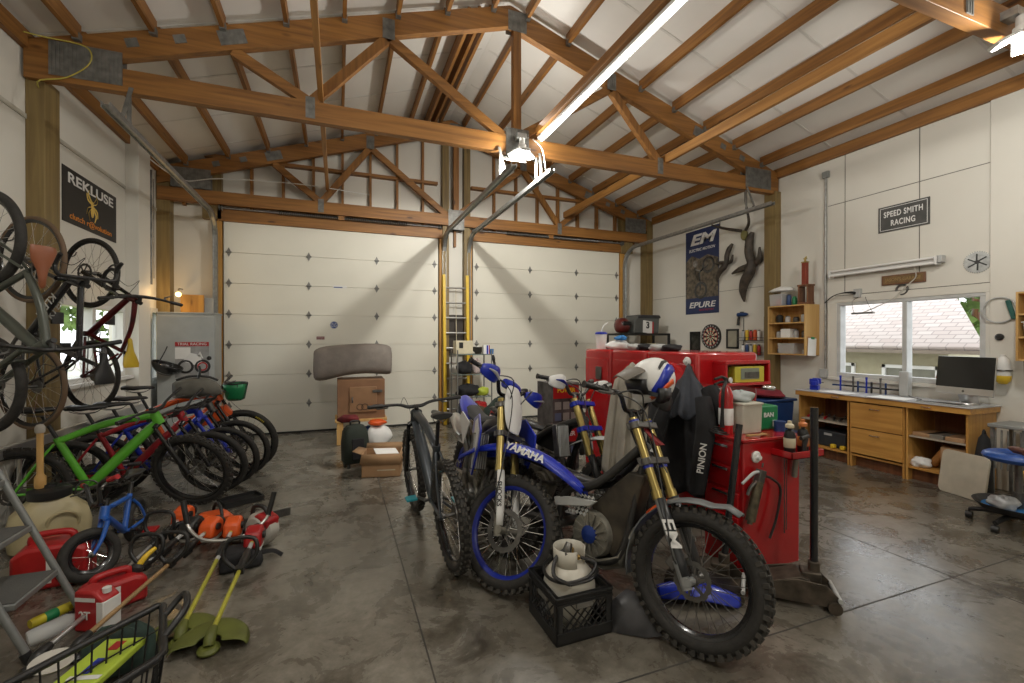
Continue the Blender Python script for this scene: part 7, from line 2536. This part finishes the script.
# carved wooden sign and horseshoe
t_, w_, h_, th = wall_sign('carved_sign', 'carved brown wooden sign over the window', 'sign', 3.25, 3.71, 2.235, 2.355)
MB().bb(-.020, 0, -w_ / 2, w_ / 2, -h_ / 2, h_ / 2).build('board', M_DKWOOD, t_, bevel=.004)
MB().bb(-.024, -.0202, -w_ / 2 + .02, w_ / 2 - .02, -h_ / 2 + .015, h_ / 2 - .015).build('panel', nmat('carved_tan', (.22, .125, .045), .6, var=.2, scale=20), t_)
lettering("JASON'S GARAGE", .056, nmat('carved_letters', (.30, .20, .07), .5), t_, (-.0250, 0, 0), RRt, bold=.001, sx=.85)
t_ = MB().torus((0, 0, 0), (1, 0, 0), .060, .012, n=30, k=8, a0=-1.0, a1=PI + 1.0)
o = t_.build('horseshoe', M_STEEL, loc=(XR - .014, 3.49, 2.165), rot=(0, 0, 0))
tag(o, 'dark horseshoe hanging under the carved wooden sign', 'horseshoe')
m = MB().tube([(XR - .07, 3.34, 2.42), (XR - .05, 3.33, 2.30), (XR - .06, 3.42, 2.20), (XR - .08, 3.55, 2.06), (XR - .12, 3.75, 1.95), (XR - .16, 3.84, 1.905)], .006, 6, 6)
tag(m.build('power_cord', nmat('pale_cord', (.55, .52, .46), .5)), 'pale cord running from the batten light to the hanging lamp', 'cord')
t_ = thing('hanging_lamp', 'small grey work lamp hanging before the window on two cords', 'lamp', (XR - .16, 3.845, 1.895))
MB().bb(-.02, .02, -.13, .13, -.012, .012).build('housing', M_GALVD, t_, bevel=.003)
for y in (-.11, .11):
    MB().tube([(0, y, .012), (.06, y * .8 + .08, .16), (.145, y * .4 + .10, .22)], .0025, 6, 4).build('cord', M_BLK, t_)
t_ = thing('outlet_box', 'grey outlet box with a black plug over the window', 'outlet', (XR - .001, 3.99, 2.17))
MB().bb(-.05, 0, -.04, .04, -.055, .055).build('box', M_LGREY, t_, bevel=.004)
MB().tube([(-.05, .02, .0), (-.09, .05, .01), (-.10, .16, .01), (-.07, .30, -.02), (-.05, .42, -.10)], [.02, .016, .007, .007, .007], 8, 5).build('plug_lead', M_BLK, t_)
# conduit with box
m = MB().tube([(XR - .02, 4.42, 3.85), (XR - .02, 4.42, 1.10)], .014, 8)
tag(m.build('conduit', M_GALV), 'grey conduit running down the right wall left of the window', 'conduit')
t_ = thing('junction_box', 'grey junction box at the top of the right wall conduit', 'box', (XR - .022, 4.42, 3.88))
MB().box((0, 0, 0), (.04, .09, .09)).build('box', M_GREY, t_, bevel=.004)
t_ = thing('junction_box', 'small grey junction box at the foot of the conduit beside the window', 'box', (XR - .035, 4.43, 1.08))
MB().box((0, 0, 0), (.05, .10, .12)).build('box', M_LGREY, t_, bevel=.004)
# EM poster
Y0_, Y1_ = 6.36, 7.20
t_, w_, h_, th = wall_sign('trials_banner', 'tall navy banner with a trials bike photo and white lettering on the right wall', 'banner', Y0_, Y1_, 2.05, 3.66)
MB().bb(-.006, 0, -w_ / 2, w_ / 2, -h_ / 2, h_ / 2).build('cloth', nmat('banner_navy', (.018, .032, .105), .5, var=.1), t_)
lettering('EM', .27, M_WHITE, t_, (-.0075, 0, .61), RRt, bold=.010, sx=1.75, shear=.25)
lettering('ELECTRIC MOTION', .075, M_WHITE, t_, (-.0075, .0, .42), RRt, bold=.001, sx=1.0, shear=.2)
lettering('EPURE', .15, M_WHITE, t_, (-.0075, .0, -.64), RRt, bold=.003, sx=1.55, shear=.2)
lettering('RACE FACTORY', .05, M_REDP, t_, (-.0075, -.12, -.735), RRt, sx=1.0, shear=.2)
MB().bb(-.008, -.0062, -w_ / 2 + .01, w_ / 2 - .01, -.50, .20).build('photo_ground', nmat('rocky_print', (.20, .165, .12), .6, var=.38, scale=14, detail=8), t_)
pp = MB()
pp.prism([(-w_ / 2 + .01, .20), (-.15, .30), (.05, .24), (.25, .33), (w_ / 2 - .01, .22), (w_ / 2 - .01, .19), (-w_ / 2 + .01, .19)], -.0085, -.0066, 'x')
pp.build('photo_hill', MATS['rocky_print'], t_)
m = MB()
for (y, z, r_) in ((-.17, .10, .13), (.02, -.36, .14)):
    m.torus((-.0095, y, z), (1, 0, 0), r_, .024, n=32, k=6, sq=.1)
m.bar((-.0095, -.17, .10), (-.0095, .06, -.02), .002, .03, up=(0, .4, 1))
m.bar((-.0095, .06, -.02), (-.0095, .02, -.36), .002, .04, up=(0, 1, 0))
m.build('printed_bike', M_BLKS, t_)
m = MB()
m.ball((-.010, .16, .16), .06, .05, 1, 1.1, 12, 8)
m.tube([(-.010, .15, .10), (-.010, .17, -.05), (-.010, .10, -.18)], [.06, .07, .045], 8, sq=.05)
m.tube([(-.010, .15, .06), (-.010, .04, .02), (-.010, -.03, .06)], .022, 8, 3, sq=.1)
m.build('printed_rider', nmat('print_pale', (.34, .32, .29), .6, var=.3, scale=20), t_)
# antlers
t_ = thing('antler_mount', 'forked deer antlers on a small skull plate high on the right wall', 'antlers', (XR - .02, 5.78, 3.42))
MB().ball((-.02, 0, -.10), .075, .6, .9, 1.2, 14, 10).build('skull_plate', nmat('olive_bone', (.20, .18, .06), .7, var=.2), t_)
m = MB()
m.tube([(-.03, -.04, -.02), (-.10, -.16, .06), (-.16, -.19, .22), (-.14, -.13, .42), (-.12, -.10, .62)], [.026, .024, .020, .016, .006], 8, 5)
m.tube([(-.03, .04, -.02), (-.10, .22, .04), (-.14, .42, .12), (-.12, .60, .20), (-.12, .66, .28)], [.026, .024, .02, .015, .005], 8, 5)
m.tube([(-.14, .42, .12), (-.10, .44, .26)], [.016, .004], 8)
m.tube([(-.16, -.19, .22), (-.12, -.28, .32)], [.016, .004], 8)
m.build('antler', M_ANTLER, t_)
def moose(label, loc, rot, s):
    t = thing('shed_antler', label, 'antler', loc, rot, 'broad shed antlers')
    m = MB()
    m.tube([(-.05, -.03 * s, .50 * s), (-.06, .02 * s, .36 * s), (-.07, .02 * s, .16 * s), (-.07, -.03 * s, -.02 * s)], [.03 * s, .065 * s, .07 * s, .065 * s], 12, 5)
    m.tube([(-.07, -.03 * s, .0), (-.08, .0, -.16 * s), (-.08, .09 * s, -.30 * s), (-.07, .14 * s, -.46 * s), (-.06, .12 * s, -.64 * s)], [.07 * s, .085 * s, .08 * s, .06 * s, .012 * s], 12, 5)
    m.build('palm', M_ANTLER, t)
    m = MB()
    for (a, b, c) in (((.02, -.05), (.20, -.08), (.36, -.14)), ((-.05, -.02), (-.17, .04), (-.19, .22))):
        m.tube([(-.03, a[0] * s, a[1] * s), (-.06, b[0] * s, b[1] * s), (-.08, c[0] * s, c[1] * s)], [.06 * s, .05 * s, .014], 8, 4)
    m.build('tine', M_ANTLER, t)
    MB().tube([(-.05, -.0, -.08 * s), (-.05, -.05 * s, -.12 * s), (-.05, -.02 * s, -.17 * s)], .012, 6, 3).build('pale_patch', M_BONE, t)
moose('large broad dark antler hanging below the skull plate on the right wall', (XR - .02, 5.62, 2.83), (0, 0, 0), 1.0)
moose('smaller broad antler hanging between the navy banner and the large antler', (XR - .02, 6.12, 2.93), (.35, 0, 0), .62)
# dartboard and frames
t_ = thing('dartboard', 'round dartboard on the right wall between two small frames', 'dartboard', (XR - .003, 6.53, 1.612))
MB().lathe([(.228, 0), (.228, .03), (0, .03)], (0, 0, 0), (-1, 0, 0), n=48).build('board', M_BLK, t_)
m, m2 = MB(), MB()
for k in range(20):
    a0, a1 = 2 * PI * (k - .5) / 20, 2 * PI * (k + .5) / 20
    (m if k % 2 else m2).add([(-.0315, r_ * math.cos(a), r_ * math.sin(a)) for r_, a in ((.03, a0), (.165, a0), (.165, a1), (.03, a1))], [(0, 1, 2, 3)])
m.build('pale_segment', M_CREAM, t_); m2.build('dark_segment', M_CLOTHBLK, t_)
m = MB()
for r_ in (.165, .10):
    m.torus((-.032, 0, 0), (1, 0, 0), r_, .006, n=40, k=6, sq=.3)
m.build('scoring_ring', M_REDP, t_)
MB().lathe([(.016, 0), (.016, .003), (0, .003)], (-.031, 0, 0), (-1, 0, 0), n=16).build('bull', M_REDP, t_)
m = MB()
for k in range(20):
    a = 2 * PI * k / 20
    m.box((-.0312, .195 * math.cos(a), .195 * math.sin(a)), (.002, .02, .03))
m.build('number_mark', M_LGREY, t_)
def frame(label, y, z, w, h, pm):
    r = thing('picture_frame', label, 'picture', (XR - .003, y, z))
    for (y0, y1, z0, z1) in ((-w / 2, w / 2, h / 2 - .03, h / 2), (-w / 2, w / 2, -h / 2, -h / 2 + .03), (-w / 2, -w / 2 + .03, -h / 2, h / 2), (w / 2 - .03, w / 2, -h / 2, h / 2)):
        MB().bb(-.02, 0, y0, y1, z0, z1).build('moulding', M_BLK, r)
    MB().bb(-.008, -.004, -w / 2 + .03, w / 2 - .03, -h / 2 + .03, h / 2 - .03).build('picture', pm, r)
frame('small dark framed photo left of the dartboard', 6.94, 1.53, .26, .36, nmat('dark_photo', (.06, .06, .05), .3, var=.5, scale=12))
frame('small pale certificate in a black frame right of the dartboard', 6.05, 1.57, .26, .34, nmat('pale_cert', (.38, .36, .28), .5))
MB_ = MB().bb(XR - .06, XR - .002, 5.9, 6.75, 1.26, 1.30)
tag(MB_.build('wall_ledge', M_OAK, bevel=.003), 'thin oak ledge on the right wall under the dartboard', 'ledge')
# wire rack of cans and tools on the wall
t_ = thing('wire_wall_rack', 'grey wire wall rack holding spray cans right of the small frames', 'rack', (XR - .002, 5.62, 1.30))
for z in (.0, .24):
    m = MB()
    for (p, q) in (((-.12, -.22), (-.12, .22)), ((-.12, .22), (0, .22)), ((0, -.22), (-.12, -.22)), ((-.06, -.22), (-.06, .22))):
        for dz in (0, .05):
            m.tube([(p[0], p[1], z + dz), (q[0], q[1], z + dz)], .004, 6)
    for k in range(9):
        m.tube([(0, -.22 + .055 * k, z), (-.12, -.22 + .055 * k, z), (-.12, -.22 + .055 * k, z + .05)], .0025, 5)
    m.build('wire_shelf', M_STEEL, t_)
for y in (-.20, .20):
    MB().bb(-.006, 0, y - .006, y + .006, -.05, .62).build('upright', M_STEEL, t_)
cols = [M_WHITE, M_BLUED, M_LGREY, M_YELL, M_REDP, M_ORANGE]
cn = ['white', 'dark blue', 'light grey', 'yellow', 'red', 'orange']
for zi, z in enumerate((1.305, 1.545)):
    for k in range(5):
        ci = (k + zi * 2) % 6
        jar(XR - .062, 5.78 - .078 * k, z, .027, .17 + .02 * (k % 2), cols[ci], '%s spray can on the %s tier of the wire wall rack' % (cn[ci], ['lower', 'upper'][zi]), 'spray_can', 'spray can', M_WHITE if k % 2 else M_BLK)
t_ = thing('cordless_drill', 'black and blue drill hanging above the wire wall rack', 'drill', (XR - .05, 5.80, 1.90))
MB().tube([(0, .10, .08), (0, -.04, .08), (0, -.10, .08)], [.034, .034, .016], 12).build('body', M_BLUED, t_)
MB().tube([(0, .07, .07), (0, .09, -.03), (0, .095, -.10)], [.022, .022, .026], 10).build('grip', M_BLK, t_)
MB().bb(0, .046, .02, .06, .11, .13).build('hanger', M_STEEL, t_)
# black rack with cases in the far right corner
t_ = thing('black_rack', 'black shelf rack in the far right corner carrying the grey case', 'shelf', (5.62, 7.62, 0))
for x in (-.56, .56):
    for y in (-.24, .24):
        MB().bb(x - .02, x + .02, y - .02, y + .02, 0, 1.66).build('post', M_BLK, t_)
for z in (.2, .75, 1.28, 1.66):
    MB().bb(-.58, .58, -.26, .26, z - .02, z + .02).build('shelf_board', M_BLK, t_)
t_ = thing('grey_case', 'rounded grey equipment case on top of the black corner rack', 'case', (5.62, 7.66, 1.681))
MB().prism([(-.22, 0), (.38, 0), (.40, .30), (.34, .36), (-.10, .36), (-.20, .24)], -.20, .20).build('body', nmat('case_grey', (.10, .105, .10), .5), t_, bevel=.02)
MB().prism([(-.11, .365), (.39, .365), (.42, .33), (.42, .30), (-.12, .30)], -.215, .215).build('lid', nmat('case_dark', (.04, .04, .042), .45), t_, bevel=.015)
t_ = thing('number_box', 'white number plate with a black figure on the black corner rack', 'number plate', (5.70, 7.43, 1.682), (-.12, .12, 0))
MB().box((0, 0, .125), (.22, .012, .25)).build('plate', M_WHITE, t_, bevel=.01)
lettering('3', .18, M_BLK, t_, (0, -.0075, .155), (PI / 2, 0, 0), bold=.006)
MB().box((.125, 0, .125), (.035, .012, .24)).build('red_side', M_REDP, t_)
t_ = thing('full_face_helmet', 'dark red full-face helmet on the left of the black corner rack', 'helmet', (5.24, 7.62, 1.681))
m = MB()
rings = []
for i in range(12):
    t = PI * i / 11
    rings.append([Vector((.15 * math.sin(t) ** .8 * math.cos(a), .18 * math.sin(t) ** .8 * math.sin(a), .15 + .16 * math.cos(t) if math.cos(t) > -.9 else .006)) for a in [2 * PI * k / 22 for k in range(22)]])
m.loft(rings, caps=False)
hs = m.build('shell', nmat('dark_red_shell', (.12, .015, .012), .3, coat=.4), t_)
MB().box((0, -.165, .19), (.20, .05, .08)).build('visor', M_BLKS, hs, bevel=.02)
for k in range(3):
    o = MB().box((5.32 + .26 * k, 7.60, 1.301 + .09), (.18, .3, .18)).build('equipment_box', [M_BLK, M_STEEL, M_CREAM][k], bevel=.008)
    tag(o, '%s box on the upper tier of the black corner rack' % ['black', 'dark steel', 'cream'][k], 'box')
# ---- right edge: shelf unit, bottle, power strip
QX, QY0, QY1, QZ0, QZ1 = 6.20, 1.95, 2.40, 1.345, 2.02
t_ = thing('wall_shelf_unit', 'open oak wall shelf unit at the right edge of the picture', 'shelf', (0, 0, 0))
xw = XR - .036
for y in (QY0 + .009, QY1 - .009):
    MB().bb(QX, XR - .001, y - .009, y + .009, QZ0, QZ1).build('side_panel', M_PINE, t_)
for z in (QZ0 + .009, 1.575, 1.80, QZ1 - .009):
    MB().bb(QX, XR - .001, QY0 + .019, QY1 - .019, z - .009, z + .009).build('shelf_board', M_PINE, t_)
MB().bb(XR - .012, XR - .001, QY0 + .019, QY1 - .019, QZ0, QZ1).build('back_panel', M_OAKZ, t_)
t_ = thing('clear_tub', 'clear plastic tub on the middle shelf at the right edge', 'tub', (QX + .11, 2.24, 1.585))
MB().box((0, 0, .065), (.16, .22, .13), taper=(1.1, 1.1)).build('tub', M_CLEAR, t_, bevel=.01)
MB().box((0, 0, .138), (.19, .26, .012)).build('lid', M_WHITE, t_, bevel=.004)
MB().box((0, 0, .04), (.13, .18, .06)).build('contents', M_LGREY, t_)
for k in range(3):
    o = MB().box((QX + .10, 2.28 - .09 * k, 1.81 + .02 * k), (.14, .16, .018), (0, 0, .3 * k)).build('work_glove', M_TYL if k != 1 else nmat('orange_card', (.42, .19, .05), .6), bevel=.006)
    tag(o, '%s of the tan leather gloves on the top shelf at the right edge' % ['lowest', 'middle', 'uppermost'][k], 'glove', 'tan gloves')
t_ = thing('brass_bell', 'small brass bell on the bottom shelf at the right edge', 'bell', (QX + .10, 2.26, 1.355))
MB().lathe([(.05, 0), (.045, .02), (.03, .06), (.02, .085), (.01, .09), (.012, .11), (0, .115)], n=22).build('bell', nmat('brass', (.45, .30, .10), .35, .8), t_)
t_ = thing('leather_hat', 'brown leather cap on a silver bracket on top of the right edge shelf', 'hat', (QX + .12, 2.15, QZ1 + .001))
MB().ball((0, -.05, .10), .12, .9, 1.3, .9, 18, 10).build('crown', nmat('brown_leather', (.11, .035, .018), .5), t_)
MB().tube([(0, .18, .012), (0, .12, .09), (0, .0, .02), (0, .16, .012)], .012, 8, 3).build('bracket', M_CHROME, t_)
t_ = thing('spray_bottle', 'white spray bottle with a yellow base hanging on the right wall column', 'spray bottle', (XR - .10, 2.55, 1.10))
MB().lathe([(.05, .06), (.06, .07), (.062, .20), (.045, .25), (.02, .28), (.02, .30), (0, .30)], n=24).build('bottle', M_WHITE, t_)
MB().lathe([(.03, 0), (.055, .03), (.063, .06), (.063, .085), (0, .085)], n=24).build('base', M_YELL, t_)
MB().torus((0, 0, .14), (0, 0, 1), .066, .008, n=24, k=6).bb(.05, .064, -.02, .02, .12, .16).build('holder', M_STEEL, t_)
t_ = thing('green_ring', 'pale hoop with a dark green tool hanging on the right wall column', 'hoop', (XR - .05, 2.60, 1.86))
MB().torus((0, 0, 0), (1, 0, 0), .13, .008, n=36, k=6).build('hoop', M_LGREY, t_)
MB().box((-.005, -.09, .0), (.02, .04, .20), (-.25, 0, 0)).build('tool', nmat('teal_dark', (.01, .10, .08), .5), t_, bevel=.006)
t_ = thing('wall_hook', 'round black wall hook on the right wall column', 'hook', (XR - .036, 2.60, 1.58))
MB().lathe([(.035, 0), (.035, .015), (.02, .03), (0, .032)], (0, 0, 0), (-1, 0, 0), n=20).build('knob', M_BLK, t_)
t_ = thing('switch_plate', 'black outlet plate on the right wall at the right edge', 'outlet', (XR - .001, 2.30, 1.25))
MB().bb(-.012, 0, -.05, .05, -.07, .07).build('plate', M_BLK, t_, bevel=.004)
m = MB().tube([(XR - .03, 2.42, 1.34), (XR - .04, 2.40, 1.05), (XR - .06, 2.34, .80), (XR - .08, 2.40, .55), (XR - .10, 2.45, .40)], .008, 8, 6)
tag(m.build('power_cord', M_BLK), 'black cord hanging down the right wall beside the bench end', 'cord')
# folding table legs and cart at the bench end
t_ = thing('folding_stand', 'grey folding stand with thin bars standing at the right end of the workbench', 'stand', (6.14, 2.36, 0))
MB().bb(-.20, .20, -.14, .14, .70, .735).build('top', M_GREY, t_, bevel=.008)
for x in (-.17, .17):
    for y in (-.11, .11):
        MB().bb(x - .013, x + .013, y - .013, y + .013, 0, .70).build('leg', M_GALVD, t_)
m = MB()
for k in range(5):
    m.tube([(-.17, -.09 + .045 * k, .30), (-.17, -.09 + .045 * k, .68)], .008, 6)
m.build('bar_grille', M_GALVD, t_)
o_ = at(950, 492, 'Z', 0)
t_ = thing('white_board', 'cream rounded board leaning against the bench end', 'board', (5.76, 2.62, .0), (0, .16, -.25))
m = MB()
pts = []
for (cx, cz, a0) in ((.16, .05, -PI / 2), (.16, .38, 0), (-.16, .38, PI / 2), (-.16, .05, PI)):
    for k in range(6):
        a = a0 + PI / 2 * k / 5
        pts.append((cx + .05 * math.cos(a), cz + .05 * math.sin(a)))
m.prism(pts, -.012, .012, 'x')
m.build('board', nmat('cream_board', (.50, .46, .37), .6), t_, bevel=.003)
t_ = thing('back_pack', 'black bag standing against the right end of the workbench', 'bag', (5.94, 2.52, 0))
rings = []
for z, w in ((0, .07), (.05, .085), (.40, .08), (.58, .05), (.62, .02)):
    rings.append([Vector((w * 1.0 * math.cos(a), w * .8 * math.sin(a), z)) for a in [2 * PI * k / 16 for k in range(16)]])
MB().loft(rings).build('body', M_CLOTHBLK, t_)
MB().tube([(-.03, 0, .60), (0, 0, .66), (.03, 0, .60)], .010, 8, 3).build('strap', M_CLOTHBLK, t_)
# yellow bucket by the wall and creeper seat
t_ = thing('yellow_bucket', 'yellow bucket on the floor behind the blue mechanic seat', 'bucket', (5.86, 2.05, 0))
MB().lathe([(.13, 0), (.155, .34), (.165, .35), (.15, .35), (.125, .01), (0, .01)], n=28).build('pail', M_YELL, t_)
MB().torus((0, 0, .28), (0, .3, 1), .165, .004, n=30, k=6).build('bail', M_STEEL, t_)
sc = at(1012, 500, 'Z', 0)
t_ = thing('mechanic_stool', 'blue padded mechanic stool on casters with a tray at the right edge', 'stool', (5.22, 2.00, 0), (0, 0, .2))
sb = nmat('blue_vinyl', (.015, .07, .30), .35, var=.06)
m = MB()
m.torus((0, 0, .585), (0, 0, 1), .155, .062, n=44, k=12, sq=.62)
m.lathe([(.0, .59), (.12, .59), (.15, .575), (.15, .55), (0, .55)], n=36)
m.build('seat', sb, t_)
MB().cyl((0, 0, .20), (0, 0, .55), .025, n=16).cyl((0, 0, .08), (0, 0, .30), .034, n=16).build('column', M_STEEL, t_)
m = MB().lathe([(.06, .165), (.22, .16), (.27, .20), (.275, .20), (.225, .145), (.06, .145)], n=40)
to = m.build('tray', M_BLK, t_)
MB().lathe([(.05, .168), (.215, .168), (.0, .169)], n=36).build('tray_mat', M_SKYB, to)
for k in range(5):
    a = 2 * PI * k / 5 + .35
    lg = MB().tube([(0, 0, .10), (.16 * math.cos(a), .16 * math.sin(a), .105), (.29 * math.cos(a), .29 * math.sin(a), .075)], [.024, .022, .018], 10, 3).build('leg', M_BLK, t_)
    c_ = Vector((.29 * math.cos(a), .29 * math.sin(a), .028))
    MB().cyl(c_ + Vector((0, -.022, 0)), c_ + Vector((0, .022, 0)), .028, n=16).cyl(c_ + Vector((0, 0, .0)), c_ + Vector((0, 0, .05)), .008, n=8).build('caster', M_BLK, lg)
blob('plastic_bag', 'clear grey plastic bag lying in the tray of the blue stool', 'bag', (5.10, 2.04, .172), .09, (1.2, 1.0, .6), nmat('grey_film', (.42, .43, .44), .3, var=.15), 81, .22)
t_ = thing('hand_drill', 'brown handled drill lying on the blue stool seat', 'drill', (5.20, 2.0, .615), (0, 0, .9))
MB().tube([(-.10, 0, .03), (.02, 0, .03), (.08, 0, .03)], [.028, .03, .015], 10).tube([(-.07, 0, .03), (-.11, -.07, .02), (-.12, -.10, .02)], .018, 8, 3).build('body', nmat('brown_leather', (.11, .035, .018), .5), t_)

# ================================================================ outside the right window
struct(MB().bb(XR + .16, 40, -10, 30, -.15, -.05).build('yard', nmat('gravel_yard', (.35, .33, .28), .9, var=.15)), 'ground outside the right window')
def shingles():
    m = bpy.data.materials.new('pale_shingles')
    m.use_nodes = True
    N, L = m.node_tree.nodes, m.node_tree.links
    b = N['Principled BSDF']
    b.inputs['Roughness'].default_value = .85
    tc = N.new('ShaderNodeTexCoord')
    br = N.new('ShaderNodeTexBrick')
    br.inputs['Scale'].default_value = 1.0
    br.inputs['Brick Width'].default_value = .24
    br.inputs['Row Height'].default_value = .11
    br.inputs['Mortar Size'].default_value = .010
    br.inputs['Color1'].default_value = (.62, .56, .53, 1)
    br.inputs['Color2'].default_value = (.54, .46, .43, 1)
    br.inputs['Mortar'].default_value = (.40, .34, .32, 1)
    mp = N.new('ShaderNodeMapping')
    L.new(tc.outputs['Object'], mp.inputs[0])
    sx = N.new('ShaderNodeSeparateXYZ'); cx = N.new('ShaderNodeCombineXYZ')
    L.new(mp.outputs[0], sx.inputs[0])
    L.new(sx.outputs['Y'], cx.inputs['X']); L.new(sx.outputs['X'], cx.inputs['Y'])
    L.new(cx.outputs[0], br.inputs['Vector'])
    L.new(br.outputs['Color'], b.inputs['Base Color'])
    return m
t_ = thing('neighbour_house', 'neighbouring house with a pale shingled roof seen through the right window', 'house', (0, 0, 0))
HX, EZ = 9.6, 1.40
ya_, yb_ = 4.05, 13.0
bm_ = nmat('tan_siding', (.36, .33, .22), .7, var=.05)
MB().bb(HX + .25, HX + 6, ya_ + .6, yb_ - .3, -.05, EZ + .1).build('wall', bm_, t_)
rf = MB()
rf.loft([[Vector((HX, ya_, EZ)), Vector((HX, yb_, EZ))], [Vector((HX + 4.0, 6.9, EZ + 2.6)), Vector((HX + 4.0, yb_, EZ + 2.6))]], caps=False, close=False)
ro = rf.build('roof', shingles(), t_, solid=.08)
MB().bb(HX - .05, HX + .05, ya_, yb_, EZ - .09, EZ - .03).build('gutter', nmat('taupe_gutter', (.22, .18, .14), .6), t_)
for y in (5.2, 6.6, 8.0):
    w = MB()
    for (y0, y1, z0, z1) in ((y - .45, y + .45, 1.02, 1.08), (y - .45, y + .45, .42, .48), (y - .45, y - .39, .42, 1.08), (y + .39, y + .45, .42, 1.08)):
        w.bb(HX + .2, HX + .25, y0, y1, z0, z1)
    wo = w.build('window', M_WHITE, t_)
    MB().bb(HX + .235, HX + .245, y - .39, y + .39, .48, 1.02).build('pane', nmat('far_pane', (.20, .20, .16), .2), wo)
tree(17.0, 7.4, 5.4, 2.0, 'pale green tree beside the neighbouring house at the right window', 3)
tree(8.4, 3.75, 1.1, .42, 'small red-leaved bush outside the right window', 4, nmat('red_leaf', (.30, .09, .07), .7, var=.3, scale=3))
